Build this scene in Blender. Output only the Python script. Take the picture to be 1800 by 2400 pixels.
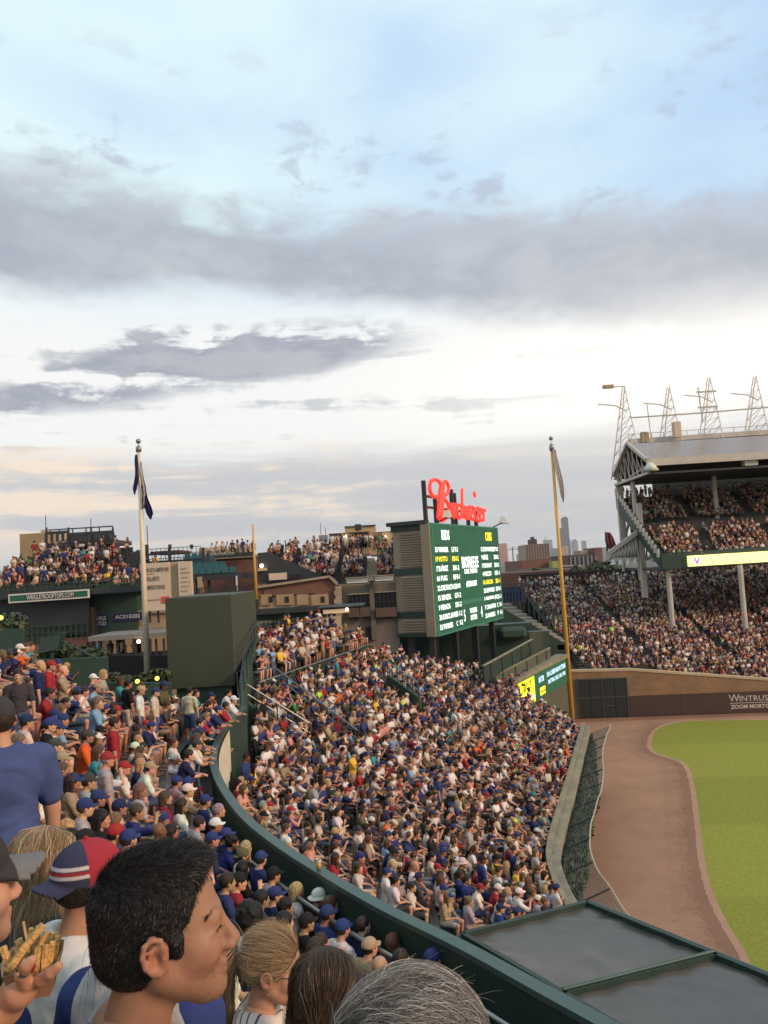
import bpy, bmesh, math, random
import numpy as np
from mathutils import Vector, Matrix
rad = math.radians
for o in list(bpy.data.objects): bpy.data.objects.remove(o)
S = bpy.context.scene
C = S.collection
random.seed(7); RNG = np.random.default_rng(7)

# ------------------------------------------------------------------ camera
CAM_H = 14.0; FPX = 1866.0; PITCH = rad(4.1); ROLL = rad(-3.5)
cd = bpy.data.cameras.new('camera'); cam = bpy.data.objects.new('camera', cd); C.objects.link(cam)
cam.matrix_world = Matrix.Translation((0, 0, CAM_H)) @ Matrix.Rotation(math.pi/2 + PITCH, 4, 'X') @ Matrix.Rotation(ROLL, 4, 'Z')
cd.sensor_fit = 'VERTICAL'; cd.sensor_height = 36.0; cd.lens = 36.0*FPX/2400.0
cd.clip_start = 0.05; cd.clip_end = 40000
S.camera = cam
S.render.resolution_x = 768; S.render.resolution_y = 1024

# ------------------------------------------------------------------ world: Nishita dusk sky with cloud decks
SUN_AZ, SUN_EL = 118.0, 24.0            # degrees right of the view direction, above the horizon
W = bpy.data.worlds.new('World'); S.world = W; W.use_nodes = True
nt = W.node_tree; nt.nodes.clear()
def nd(t, **k):
    n = nt.nodes.new(t)
    for a, b in k.items(): setattr(n, a, b)
    return n
def _in(sock, v):
    if isinstance(v, (int, float)): sock.default_value = v
    elif isinstance(v, (tuple, list)): sock.default_value = tuple(v) + ((1.0,) if len(v) == 3 and sock.type == 'RGBA' else ())
    else: nt.links.new(v, sock)
def M(op, a, b=0.0, c=0.0, clamp=False):
    n = nd('ShaderNodeMath', operation=op, use_clamp=clamp)
    _in(n.inputs[0], a); _in(n.inputs[1], b)
    if len(n.inputs) > 2: _in(n.inputs[2], c)
    return n.outputs[0]
def sstep(x, a, b):
    n = nd('ShaderNodeMapRange', interpolation_type='SMOOTHSTEP')
    _in(n.inputs[0], x); n.inputs[1].default_value = a; n.inputs[2].default_value = b
    return n.outputs[0]
def mixc(f, a, b):
    n = nd('ShaderNodeMix', data_type='RGBA'); _in(n.inputs[0], f); _in(n.inputs[6], a); _in(n.inputs[7], b)
    return n.outputs[2]
tc = nd('ShaderNodeTexCoord'); sx = nd('ShaderNodeSeparateXYZ'); nt.links.new(tc.outputs['Generated'], sx.inputs[0])
A = M('MULTIPLY', M('ARCTAN2', sx.outputs[0], sx.outputs[1]), 57.2958)
Ev = M('MULTIPLY', M('ARCSINE', sx.outputs[2]), 57.2958)
def nz(ka, ke, seed, detail=7.0, rough=0.55, dist=0.0):
    cb = nd('ShaderNodeCombineXYZ')
    _in(cb.inputs[0], M('MULTIPLY', sx.outputs[0], ka*57.3)); _in(cb.inputs[2], M('MULTIPLY', Ev, ke)); _in(cb.inputs[1], M('MULTIPLY_ADD', sx.outputs[1], ka*57.3, seed*7.3))
    n = nd('ShaderNodeTexNoise'); nt.links.new(cb.outputs[0], n.inputs['Vector'])
    n.inputs['Scale'].default_value = 1.0; n.inputs['Detail'].default_value = detail; n.inputs['Roughness'].default_value = rough
    n.inputs['Distortion'].default_value = dist
    return M('SUBTRACT', n.outputs['Fac'], 0.5)
n_big = nz(0.045, 0.10, 1); n_mid = nz(0.10, 0.22, 2, 8, 0.6, 0.3); n_fine = nz(0.30, 0.55, 3, 8, 0.62, 0.4)
n_str = nz(0.055, 0.62, 4, 8, 0.58, 0.25); n_wisp = nz(0.06, 0.12, 5, 6, 0.5, 0.15)
sky = nd('ShaderNodeTexSky', sky_type='NISHITA', sun_disc=False, sun_elevation=rad(SUN_EL), sun_rotation=rad(SUN_AZ))
sky.air_density = 1.2; sky.dust_density = 2.0
nish = nd('ShaderNodeVectorMath', operation='SCALE'); nt.links.new(sky.outputs[0], nish.inputs[0]); nish.inputs[3].default_value = 0.08
# clear part of the sky: blue from the Sky Texture under a bright high veil
veil = sstep(M('ADD', M('MULTIPLY', n_wisp, 2.4), M('MULTIPLY', A, -0.014)), -0.75, 0.45)
hi = mixc(veil, (0.52, 0.71, 0.95), (0.77, 0.95, 1.0))
low = mixc(sstep(M('ADD', Ev, M('MULTIPLY', n_mid, 3)), 15.0, 24.0), (0.97, 0.97, 0.95), hi)
low = mixc(sstep(M('ADD', Ev, M('MULTIPLY', n_big, 3)), 1.0, 8.5), (0.66, 0.66, 0.66), low)
clear = mixc(0.06, low, nish.outputs[0])
# cloud deck A: broad grey band
topA = M('ADD', M('MULTIPLY_ADD', A, -0.10, 24.6), M('MULTIPLY', M('ADD', n_mid, M('MULTIPLY', n_fine, 0.35)), 9.0))
q = M('MINIMUM', M('MAXIMUM', M('ADD', A, 12.0), 0.0), 46.0)
botA = M('ADD', M('MULTIPLY_ADD', M('MULTIPLY', q, q), -0.0050, 19.4), M('MULTIPLY', n_mid, 4.5))
mA = M('MULTIPLY', sstep(M('SUBTRACT', topA, Ev), -1.3, 2.2), sstep(M('SUBTRACT', Ev, botA), -0.9, 1.6))
greyA = mixc(sstep(M('ADD', n_mid, M('MULTIPLY', n_fine, 0.6)), -0.22, 0.25), (0.37, 0.41, 0.485), (0.53, 0.55, 0.60))
c1 = mixc(M('MULTIPLY', mA, 0.93), clear, greyA)
# small ragged clouds above the deck
rag = M('MULTIPLY', sstep(M('ADD', n_fine, M('MULTIPLY', n_mid, 1.1)), 0.07, 0.26), sstep(Ev, 21.0, 24.0))
rag = M('MULTIPLY', rag, sstep(Ev, 38.0, 27.0))
c1 = mixc(M('MULTIPLY', rag, 0.55), c1, (0.43, 0.49, 0.60))
# cloud B: darker wedge
topB = M('ADD', M('MULTIPLY_ADD', M('MAXIMUM', M('MULTIPLY_ADD', A, -1.0, -16.0), 0.0), -0.42, 17.7), M('MULTIPLY', n_fine, 3.0))
botB = M('ADD', M('MULTIPLY_ADD', A, 0.165, 15.1), M('MULTIPLY', n_mid, 3.0))
mB = M('MULTIPLY', sstep(M('SUBTRACT', topB, Ev), -0.25, 0.9), sstep(M('SUBTRACT', Ev, botB), -0.6, 0.9))
mB = M('MULTIPLY', mB, sstep(M('ADD', n_str, M('MULTIPLY', n_fine, 0.7)), -0.13, 0.01))
mB = M('MULTIPLY', mB, sstep(M('ADD', A, M('MULTIPLY', n_fine, 8)), 6.0, -2.0))
c2 = mixc(M('MULTIPLY', mB, 0.95), c1, mixc(sstep(n_fine, -0.2, 0.25), (0.30, 0.33, 0.415), (0.44, 0.465, 0.53)))
# thin streaks in the bright gap
st = M('MULTIPLY', sstep(M('ADD', n_str, M('MULTIPLY', n_fine, 0.5)), 0.045, 0.17), M('MULTIPLY', sstep(Ev, 8.0, 9.5), sstep(Ev, 19.5, 15.0)))
pt_ = M('MULTIPLY', sstep(M('ADD', n_mid, M('MULTIPLY', n_fine, 0.8)), 0.09, 0.24), M('MULTIPLY', sstep(Ev, 9.5, 12.0), sstep(Ev, 20.5, 17.5)))
st = M('MAXIMUM', st, M('MULTIPLY', pt_, 0.85))
c3 = mixc(M('MULTIPLY', st, 0.75), c2, (0.47, 0.50, 0.54))
# low lavender-grey deck with peach-lit streaks
mL = sstep(M('SUBTRACT', M('ADD', 9.3, M('MULTIPLY', n_str, 6.0)), Ev), -0.5, 1.6)
greyL = mixc(sstep(n_str, -0.15, 0.2), (0.56, 0.575, 0.60), (0.69, 0.68, 0.66))
pe = M('MULTIPLY', sstep(M('ADD', n_str, M('MULTIPLY', n_fine, 0.35)), -0.06, 0.09), sstep(M('ADD', A, M('MULTIPLY', n_big, 14)), 11.0, -5.0))
pe = M('MULTIPLY', pe, sstep(Ev, 1.5, 4.0))
greyL = mixc(M('MULTIPLY', pe, 0.85), greyL, (1.0, 0.82, 0.64))
c4 = mixc(M('MULTIPLY', mL, 0.96), c3, greyL)
# bright cloud glowing in the gap, right of view
dx = M('MULTIPLY', M('SUBTRACT', A, 24.0), 0.058); dy = M('MULTIPLY', M('SUBTRACT', Ev, 12.3), 0.26)
gl = M('EXPONENT', M('MULTIPLY', M('ADD', M('MULTIPLY', dx, dx), M('MULTIPLY', dy, dy)), -1.0))
c5 = mixc(M('MULTIPLY', gl, 0.94), c4, (1.25, 1.20, 1.10))
bg = nd('ShaderNodeBackground'); nt.links.new(c5, bg.inputs[0]); bg.inputs[1].default_value = 0.92
wo = nd('ShaderNodeOutputWorld'); nt.links.new(bg.outputs[0], wo.inputs[0])

# ------------------------------------------------------------------ sun (behind thin cloud) and exposure
sd = bpy.data.lights.new('sun', 'SUN'); sd.energy = 2.4; sd.angle = rad(12); sd.color = (1.0, 0.64, 0.37)
sun = bpy.data.objects.new('sun', sd); C.objects.link(sun)
_d = Vector((math.sin(rad(SUN_AZ))*math.cos(rad(SUN_EL)), math.cos(rad(SUN_AZ))*math.cos(rad(SUN_EL)), math.sin(rad(SUN_EL))))
sun.rotation_euler = _d.to_track_quat('Z', 'Y').to_euler(); sun.location = (60, 30, 40)
vs = S.view_settings; vs.view_transform = 'Standard'; vs.look = 'None'; vs.exposure = 0.22; vs.gamma = 1.0
S.view_settings.use_curve_mapping = False

# ------------------------------------------------------------------ helpers
CR = np.array(cam.matrix_world.to_3x3())
def ray(u, v): return CR @ np.array([(u-900)/FPX, -(v-1200)/FPX, -1.0])
def PY(u, v, Y):
    d = ray(u, v); return Vector(d*(Y/d[1])) + Vector((0, 0, CAM_H))
def PZ(u, v, z):
    d = ray(u, v); return Vector(d*((z-CAM_H)/d[2])) + Vector((0, 0, CAM_H))
MATS = {}
def mat(name, col, rough=0.7, var=0.12, scale=3.0, bump=0.0, metal=0.0, emit=0.0, spec=None, bscale=None, stretch=None, alpha=None):
    if name in MATS: return MATS[name]
    m = bpy.data.materials.new(name); m.use_nodes = True; t = m.node_tree; b = t.nodes['Principled BSDF']
    b.inputs['Roughness'].default_value = rough; b.inputs['Metallic'].default_value = metal
    if spec is not None: b.inputs['Specular IOR Level'].default_value = spec
    tcn = t.nodes.new('ShaderNodeTexCoord'); vec = tcn.outputs['Object']
    if stretch:
        mp = t.nodes.new('ShaderNodeMapping'); mp.inputs['Scale'].default_value = stretch; t.links.new(vec, mp.inputs[0]); vec = mp.outputs[0]
    nz_ = t.nodes.new('ShaderNodeTexNoise'); nz_.inputs['Scale'].default_value = scale; nz_.inputs['Detail'].default_value = 6; nz_.inputs['Roughness'].default_value = 0.65
    t.links.new(vec, nz_.inputs['Vector'])
    mr = t.nodes.new('ShaderNodeMapRange'); mr.inputs[1].default_value = 0.25; mr.inputs[2].default_value = 0.75; mr.inputs[3].default_value = 1-var*1.4; mr.inputs[4].default_value = 1+var
    t.links.new(nz_.outputs['Fac'], mr.inputs[0])
    vm = t.nodes.new('ShaderNodeVectorMath'); vm.operation = 'SCALE'; vm.inputs[0].default_value = col; t.links.new(mr.outputs[0], vm.inputs[3])
    t.links.new(vm.outputs[0], b.inputs['Base Color'])
    if bump:
        bn = t.nodes.new('ShaderNodeTexNoise'); bn.inputs['Scale'].default_value = bscale or scale*6; bn.inputs['Detail'].default_value = 4
        t.links.new(vec, bn.inputs['Vector'])
        bp = t.nodes.new('ShaderNodeBump'); bp.inputs['Strength'].default_value = bump; bp.inputs['Distance'].default_value = 0.02
        t.links.new(bn.outputs['Fac'], bp.inputs['Height']); t.links.new(bp.outputs[0], b.inputs['Normal'])
    if emit:
        t.links.new(vm.outputs[0], b.inputs['Emission Color']); b.inputs['Emission Strength'].default_value = emit
    MATS[name] = m; return m
def tag(o, label=None, cat=None, group=None, kind=None):
    if label: o['label'] = label
    if cat: o['category'] = cat
    if group: o['group'] = group
    if kind: o['kind'] = kind
    return o
def empty(name, loc=(0, 0, 0), rz=0.0, label=None, cat=None, group=None, kind=None):
    o = bpy.data.objects.new(name, None); C.objects.link(o); o.location = loc; o.rotation_euler = (0, 0, rz); o.empty_display_size = 0.2
    return tag(o, label, cat, group, kind)
class MB:
    """collects shapes, then links them as ONE mesh object"""
    def __init__(s): s.v = []; s.f = []
    def add(s, vs_, fs):
        k = len(s.v); s.v.extend([tuple(p) for p in vs_]); s.f.extend([tuple(i+k for i in f) for f in fs]); return s
    def box(s, a, b):
        (x0, y0, z0), (x1, y1, z1) = a, b
        return s.add([(x0,y0,z0),(x1,y0,z0),(x1,y1,z0),(x0,y1,z0),(x0,y0,z1),(x1,y0,z1),(x1,y1,z1),(x0,y1,z1)],
                     [(0,3,2,1),(4,5,6,7),(0,1,5,4),(1,2,6,5),(2,3,7,6),(3,0,4,7)])
    def bar(s, p, q, w, h=None, up=(0, 0, 1)):
        p, q = Vector(p), Vector(q); h = h or w; d = (q-p)
        if d.length < 1e-6: return s
        d.normalize(); u = Vector(up); 
        if abs(d.dot(u)) > 0.98: u = Vector((0, 1, 0))
        sd_ = d.cross(u).normalized()*(w/2); ud = sd_.cross(d).normalized()*(h/2)
        vs_ = [p-sd_-ud, p+sd_-ud, p+sd_+ud, p-sd_+ud, q-sd_-ud, q+sd_-ud, q+sd_+ud, q-sd_+ud]
        return s.add(vs_, [(0,1,2,3),(7,6,5,4),(0,4,5,1),(1,5,6,2),(2,6,7,3),(3,7,4,0)])
    def tube(s, pts, r, n=8, caps=True):
        pts = [Vector(p) for p in pts]; N = len(pts); rr = r if isinstance(r, (list, tuple)) else [r]*N
        ref = Vector((0, 0, 1)); vs_ = []; fs = []
        for i, p in enumerate(pts):
            d = (pts[min(i+1, N-1)]-pts[max(i-1, 0)]).normalized()
            rf = ref if abs(d.dot(ref)) < 0.95 else Vector((0, 1, 0))
            a = d.cross(rf).normalized(); b = a.cross(d)
            for k in range(n):
                t = 2*math.pi*k/n; vs_.append(p + a*(math.cos(t)*rr[i]) + b*(math.sin(t)*rr[i]))
        for i in range(N-1):
            for k in range(n): fs.append((i*n+k, i*n+(k+1) % n, (i+1)*n+(k+1) % n, (i+1)*n+k))
        if caps: fs.append(tuple(range(n-1, -1, -1))); fs.append(tuple((N-1)*n+k for k in range(n)))
        return s.add(vs_, fs)
    def quad(s, a, b, c, d): return s.add([a, b, c, d], [(0, 1, 2, 3)])
    def prism(s, poly, z0, z1):
        n = len(poly); vs_ = [(x, y, z0) for x, y in poly] + [(x, y, z1) for x, y in poly]
        return s.add(vs_, [tuple(range(n-1, -1, -1)), tuple(range(n, 2*n))] + [(i, (i+1) % n, n+(i+1) % n, n+i) for i in range(n)])
    def build(s, name, m, parent=None, smooth=False, bevel=0.0):
        me = bpy.data.meshes.new(name); me.from_pydata(s.v, [], s.f); me.validate()
        if m: me.materials.append(m)
        bm = bmesh.new(); bm.from_mesh(me); bmesh.ops.recalc_face_normals(bm, faces=bm.faces)
        if bevel: bmesh.ops.bevel(bm, geom=bm.edges[:], offset=bevel, segments=1, affect='EDGES')
        bm.to_mesh(me); bm.free()
        if smooth: me.shade_smooth()
        o = bpy.data.objects.new(name, me); C.objects.link(o)
        if parent is not None: o.parent = parent
        return o
def relink(o, parent): o.parent = parent; return o
def text(name, s, m, M4, size, parent=None, ext=0.004, sx=1.0, align='LEFT', bold=0.0, shear=0.0):
    """flat lettering: mesh from Blender's own font, x right / y up mapped by the 4x4 matrix M4"""
    cu = bpy.data.curves.new(name, 'FONT'); cu.body = s; cu.size = size; cu.extrude = ext; cu.resolution_u = 2; cu.align_x = align; cu.offset = bold; cu.shear = shear
    to = bpy.data.objects.new(name, cu); C.objects.link(to)
    dg = bpy.context.evaluated_depsgraph_get(); me = bpy.data.meshes.new_from_object(to.evaluated_get(dg))
    bpy.data.objects.remove(to); bpy.data.curves.remove(cu)
    me.transform(M4 @ Matrix.Diagonal((sx, 1, 1, 1))); me.materials.clear(); me.materials.append(m)
    o = bpy.data.objects.new(name, me); C.objects.link(o)
    if parent is not None: o.parent = parent
    return o
def fit_text(name, s, m, M4, width, height, parent, bold=0.0, ext=0.003):
    o = text(name, s, m, Matrix.Identity(4), 1.0, parent, ext, 1.0, 'LEFT', bold); co = np.empty(len(o.data.vertices)*3); o.data.vertices.foreach_get('co', co); co = co.reshape(-1, 3)
    lo_, hi_ = co.min(0), co.max(0); co[:, 0] = (co[:, 0]-lo_[0])*width/(hi_[0]-lo_[0]); co[:, 1] = (co[:, 1]-lo_[1])*height/(hi_[1]-lo_[1]); o.data.vertices.foreach_set('co', co.ravel()); o.data.transform(M4); return o
def frame(o, xdir, ydir):
    """matrix whose x/y axes are given directions (world), origin o"""
    x = Vector(xdir).normalized(); y = (Vector(ydir) - x*Vector(ydir).dot(x)).normalized(); z = x.cross(y)
    m = Matrix((x, y, z)).transposed().to_4x4(); m.translation = Vector(o); return m
# ------------------------------------------------------------------ plan curves (metres; camera stands at the origin, field to the right)
def catmull(pts, n=12):
    P = [np.array(p, float) for p in pts]; P = [2*P[0]-P[1]] + P + [2*P[-1]-P[-2]]; out = []
    for i in range(1, len(P)-2):
        for k in range(n):
            t = k/n; a, b, c, d = P[i-1:i+3]
            out.append(0.5*((2*b)+(-a+c)*t+(2*a-5*b+4*c-d)*t*t+(-a+3*b-3*c+d)*t**3))
    out.append(P[-2]); return np.array(out)
def resample(c, step):
    s = np.r_[0, np.cumsum(np.linalg.norm(np.diff(c, axis=0), axis=1))]; q = np.arange(0, s[-1], step)
    return np.stack([np.interp(q, s, c[:, k]) for k in range(2)], 1)
def normals(c):
    t = np.gradient(c, axis=0); t /= np.linalg.norm(t, axis=1)[:, None]; return np.stack([t[:, 1], -t[:, 0]], 1)   # right of travel = field side
FRONT = resample(catmull([(4.95, 17.5), (4.80, 21.9), (4.72, 24.3), (4.78, 26.4), (5.10, 28.6), (6.23, 32.5), (8.2, 38.8), (11.3, 48.9), (15.9, 63.0), (18.4, 70.6)]), 0.35)
RAIL = resample(catmull([(12.0, -6.0), (9.0, -2.0), (6.45, 1.4), (4.0, 4.75), (2.55, 6.75), (1.45, 8.30), (0.60, 9.53), (-0.31, 10.70), (-1.19, 12.0), (-2.17, 13.6), (-3.07, 15.4), (-4.1, 18.2), (-4.75, 20.9), (-5.15, 24.4), (-5.2, 27.9)]), 0.25)
FN, RN = normals(FRONT), normals(RAIL)
def sdist(c, n, p):
    """distance behind the curve (positive away from the field)"""
    d = c - np.array(p[:2]); i = int(np.argmin((d*d).sum(1))); v = -d[i]
    return -float(np.dot(v, n[i])) if 0 < i < len(c)-1 else math.copysign(float(np.linalg.norm(v)), -float(np.dot(v, n[i])))
LOW_Z, LOW_SL, UP_Z, UP_SL, ROW, UP_OFF, ROWL = 3.3, 0.44, 8.22, 0.68, 0.76, 0.70, 0.665
TIER_D, TIER_H = 12.0, 0.80
def tier(d): return TIER_H if d > TIER_D else 0.0
def floor_low(p): d = sdist(FRONT, FN, p); return LOW_Z + LOW_SL*max(0.0, d-0.35) + tier(d)
def up_base(y): t = np.clip((np.asarray(y, float)-11.5)/5.0, 0, 1); return UP_Z + 0.58*t*t*(3-2*t)
UPB = up_base(RAIL[:, 1])
def floor_up(p): i = int(np.argmin(((RAIL-np.array(p[:2]))**2).sum(1))); return float(UPB[i]) + UP_SL*max(0.0, sdist(RAIL, RN, p)-UP_OFF)
def inpoly(p, poly):
    x, y = p[0], p[1]; c = False; j = len(poly)-1
    for i in range(len(poly)):
        (xi, yi), (xj, yj) = poly[i], poly[j]
        if (yi > y) != (yj > y) and x < (xj-xi)*(y-yi)/(yj-yi)+xi: c = not c
        j = i
    return c
_ro = RAIL + RN*0.35
LOW_POLY = [(5.6, 21.6), (1.2, 20.2), (-3.9, 19.2)] + [tuple(p) for p in _ro if p[1] > 19.4] + [(-5.2, 28.6), (-5.6, 31), (-6.6, 38), (-8.6, 44.5), (-8.0, 46.5), (-1.4, 49.0), (1.8, 51.3), (5.0, 54.2), (8.2, 58.2), (10.4, 62.0), (11.6, 62.2), (7.7, 53.4), (8.0, 51.2), (10.9, 48.7), (13, 48.9)]
UP_POLY = [(-13.5, -1.0), (11.0, -6.0)] + [tuple(p) for p in RAIL if p[1] > -5] + [(-5.5, 28.3), (-7.0, 25.6), (-8.2, 22.9), (-10.6, 20.6), (-14.0, 18.6)]

# ------------------------------------------------------------------ materials of the place
m_dgreen = mat('dark_green_paint', (0.020, 0.045, 0.032), 0.5, 0.18, 1.5)
m_capgreen = mat('rail_cap_green', (0.048, 0.092, 0.080), 0.42, 0.10, 4)
m_green = mat('stadium_green', (0.028, 0.062, 0.040), 0.55, 0.18, 1.2)
m_eye = mat('batters_eye_green', (0.047, 0.055, 0.033), 0.75, 0.06, 0.8)
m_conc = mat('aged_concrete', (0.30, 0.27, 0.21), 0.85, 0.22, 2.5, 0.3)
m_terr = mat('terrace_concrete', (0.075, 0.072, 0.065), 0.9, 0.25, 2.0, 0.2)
m_ledge = mat('weathered_ledge', (0.25, 0.225, 0.150), 0.8, 0.30, 1.2, 0.3)
m_bench = mat('bench_aluminium', (0.105, 0.115, 0.105), 0.5, 0.15, 5)
m_steel = mat('dark_steel', (0.030, 0.034, 0.036), 0.5, 0.15, 5)
m_wsteel = mat('white_steel', (0.50, 0.46, 0.40), 0.5, 0.12, 2)
m_pipe = mat('galvanised_pipe', (0.26, 0.29, 0.28), 0.38, 0.1, 5, metal=0.6)
m_tarp = mat('grey_tarp', (0.088, 0.082, 0.070), 0.28, 0.16, 1.1, 0.9, bscale=1.6)
m_yellow = mat('foul_pole_yellow', (0.62, 0.36, 0.06), 0.45, 0.10, 3)
m_brick = mat('red_brick_far', (0.185, 0.085, 0.060), 0.85, 0.18, 2.0)
m_brickb = mat('brown_brick_far', (0.15, 0.085, 0.055), 0.85, 0.18, 2.0)
m_tan = mat('tan_stucco', (0.44, 0.33, 0.20), 0.85, 0.08, 0.8)
m_ochre = mat('ochre_stone', (0.36, 0.25, 0.14), 0.85, 0.14, 0.9)
m_lime = mat('limestone_trim', (0.36, 0.29, 0.19), 0.85, 0.18, 1.2)
m_greybrick = mat('grey_brick_far', (0.20, 0.165, 0.125), 0.85, 0.10, 2.0)
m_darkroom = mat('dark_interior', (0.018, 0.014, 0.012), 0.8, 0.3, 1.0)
m_glass = mat('window_glass', (0.03, 0.032, 0.035), 0.08, 0.2, 0.6)
m_white = mat('white_paint', (0.66, 0.63, 0.56), 0.6, 0.05, 3)
m_cream = mat('billboard_cream', (0.58, 0.47, 0.35), 0.8, 0.05, 1.0)
m_signgreen = mat('sign_green', (0.012, 0.115, 0.060), 0.55, 0.06, 2)
m_navy = mat('navy_cloth', (0.025, 0.030, 0.11), 0.85, 0.12, 4)
m_black = mat('black_print', (0.025, 0.022, 0.020), 0.8, 0.1, 4)
m_brownprint = mat('brown_print', (0.10, 0.065, 0.045), 0.8, 0.1, 4)
m_red = mat('red_print', (0.55, 0.06, 0.05), 0.7, 0.1, 4)
m_lamp = mat('lit_bulb', (1.0, 0.82, 0.50), 0.5, 0.0, emit=6.0)
m_leaf = mat('leaf_green', (0.040, 0.060, 0.018), 0.6, 0.45, 3.0)
m_ivy = mat('ivy_green', (0.045, 0.062, 0.022), 0.6, 0.40, 2.0)

def brick_mat(name, c1, c2, mortar, scale):
    m = bpy.data.materials.new(name); m.use_nodes = True; t = m.node_tree; b = t.nodes['Principled BSDF']; b.inputs['Roughness'].default_value = 0.85
    tcn = t.nodes.new('ShaderNodeTexCoord'); mp = t.nodes.new('ShaderNodeMapping'); mp.inputs['Rotation'].default_value = (math.pi/2, 0, 0)
    t.links.new(tcn.outputs['Object'], mp.inputs[0])
    br = t.nodes.new('ShaderNodeTexBrick'); br.inputs['Scale'].default_value = scale
    for k, c in (('Color1', c1), ('Color2', c2), ('Mortar', mortar)): br.inputs[k].default_value = c + (1,)
    br.inputs['Mortar Size'].default_value = 0.012; br.inputs['Brick Width'].default_value = 0.42; br.inputs['Row Height'].default_value = 0.14
    t.links.new(mp.outputs[0], br.inputs['Vector'])
    n = t.nodes.new('ShaderNodeTexNoise'); n.inputs['Scale'].default_value = 0.7; n.inputs['Detail'].default_value = 7; t.links.new(tcn.outputs['Object'], n.inputs['Vector'])
    mr = t.nodes.new('ShaderNodeMapRange'); mr.inputs[1].default_value = 0.3; mr.inputs[2].default_value = 0.7; mr.inputs[3].default_value = 0.75; mr.inputs[4].default_value = 1.15
    t.links.new(n.outputs['Fac'], mr.inputs[0]); vm = t.nodes.new('ShaderNodeVectorMath'); vm.operation = 'SCALE'
    t.links.new(br.outputs['Color'], vm.inputs[0]); t.links.new(mr.outputs[0], vm.inputs[3]); t.links.new(vm.outputs[0], b.inputs['Base Color']); return m
m_fwbrick = brick_mat('field_wall_brick', (0.30, 0.165, 0.085), (0.25, 0.135, 0.070), (0.26, 0.19, 0.12), 1.0)

# ------------------------------------------------------------------ ground, warning track, grass
g = MB(); N = 48
g.add([(0, 4000, -0.3)] + [(5200*math.cos(2*math.pi*k/N), 4000+5200*math.sin(2*math.pi*k/N), -0.3) for k in range(N)], [(0, 1+k, 1+(k+1) % N) for k in range(N)])
tag(g.build('ground', mat('city_ground', (0.10, 0.10, 0.085), 0.9, 0.35, 0.004)), kind='structure')
def dirt(name, col, spec=0.3):
    m = mat(name, col, 0.9, 0.12, 0.4, 0.6, bscale=7.0, spec=spec)
    return m
m_dirt = dirt('warning_track_clay', (0.365, 0.208, 0.128)); m_damp = dirt('damp_clay', (0.255, 0.138, 0.085)); m_lip = dirt('dry_clay_lip', (0.42, 0.245, 0.155))
tk = MB(); tk.add([(3, 6, 0), (75, 6, 0), (75, 74, 0), (3, 74, 0)], [(0, 1, 2, 3)]); wt = tag(tk.build('warning_track', m_dirt), kind='structure')
ge = [PZ(u, v, 0) for u, v in [(1800, 1688), (1640, 1690), (1575, 1697), (1540, 1712), (1527, 1740), (1535, 1762), (1570, 1775), (1610, 1792), (1628, 1840), (1640, 1920), (1652, 2010), (1668, 2080), (1700, 2152), (1745, 2225), (1800, 2292)]]
gx = catmull([(p.x, p.y) for p in ge] + [(13.5, 22.0), (16.5, 16.0)], 8)
def band(o0, o1, z, rag=0.0, i0=0, i1=None):
    n = normals(gx); k = slice(i0, i1); b = MB(); r = RNG.normal(0, 1, len(gx)); r = np.convolve(r, np.ones(3)/3, 'same')
    a = gx + n*(o0); c = gx + n*(o1 + rag*r[:, None]); a, c = a[k], c[k]; m = len(a)
    b.add([(p[0], p[1], z) for p in a] + [(p[0], p[1], z) for p in c], [(i, i+1, m+i+1, m+i) for i in range(m-1)]); return b
sgn = 1.0 if np.dot(normals(gx)[40], np.array([-1, 0])) > 0 else -1.0
gx0 = gx; gx = catmull(gx0, 6)
o = band(0.0, sgn*1.75, 0.004, 0.22, 84).build('damp_clay_strip', dirt('half_damp_clay', (0.335, 0.188, 0.115)), wt)
o = band(0.0, sgn*1.05, 0.008, 0.20, 100).build('damp_clay_strip', dirt('damp_clay_b', (0.300, 0.166, 0.100)), wt)
o = band(0.1, sgn*0.75, 0.012, 0.14, 120).build('damp_clay_strip', m_damp, wt)
o = band(sgn*-0.05, sgn*0.30, 0.016, 0.03).build('dry_clay_lip', m_lip, wt); gx = gx0
wb = MB(); wb.add([(12, 71.6, 0.006), (60, 65.2, 0.006), (60, 63.9, 0.006), (26, 67.7, 0.006), (19, 68.5, 0.006), (12, 69.6, 0.006)], [(0, 1, 2, 3, 4, 5)]); wb.build('damp_clay_strip', m_damp, wt)
m = bpy.data.materials.new('outfield_turf'); m.use_nodes = True; t = m.node_tree; b = t.nodes['Principled BSDF']; b.inputs['Roughness'].default_value = 0.8
tcn = t.nodes.new('ShaderNodeTexCoord'); sp = t.nodes.new('ShaderNodeSeparateXYZ'); t.links.new(tcn.outputs['Object'], sp.inputs[0])
w1 = t.nodes.new('ShaderNodeMath'); w1.operation = 'MULTIPLY_ADD'; w1.inputs[1].default_value = 0.14; t.links.new(sp.outputs[0], w1.inputs[0]); t.links.new(sp.outputs[1], w1.inputs[2])
w2 = t.nodes.new('ShaderNodeMath'); w2.operation = 'MULTIPLY_ADD'; w2.inputs[1].default_value = math.pi/9.0; w2.inputs[2].default_value = 0.4; t.links.new(w1.outputs[0], w2.inputs[0])
w3 = t.nodes.new('ShaderNodeMath'); w3.operation = 'SINE'; t.links.new(w2.outputs[0], w3.inputs[0])
w4 = t.nodes.new('ShaderNodeMapRange'); w4.inputs[1].default_value = -0.12; w4.inputs[2].default_value = 0.12; t.links.new(w3.outputs[0], w4.inputs[0])
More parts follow.
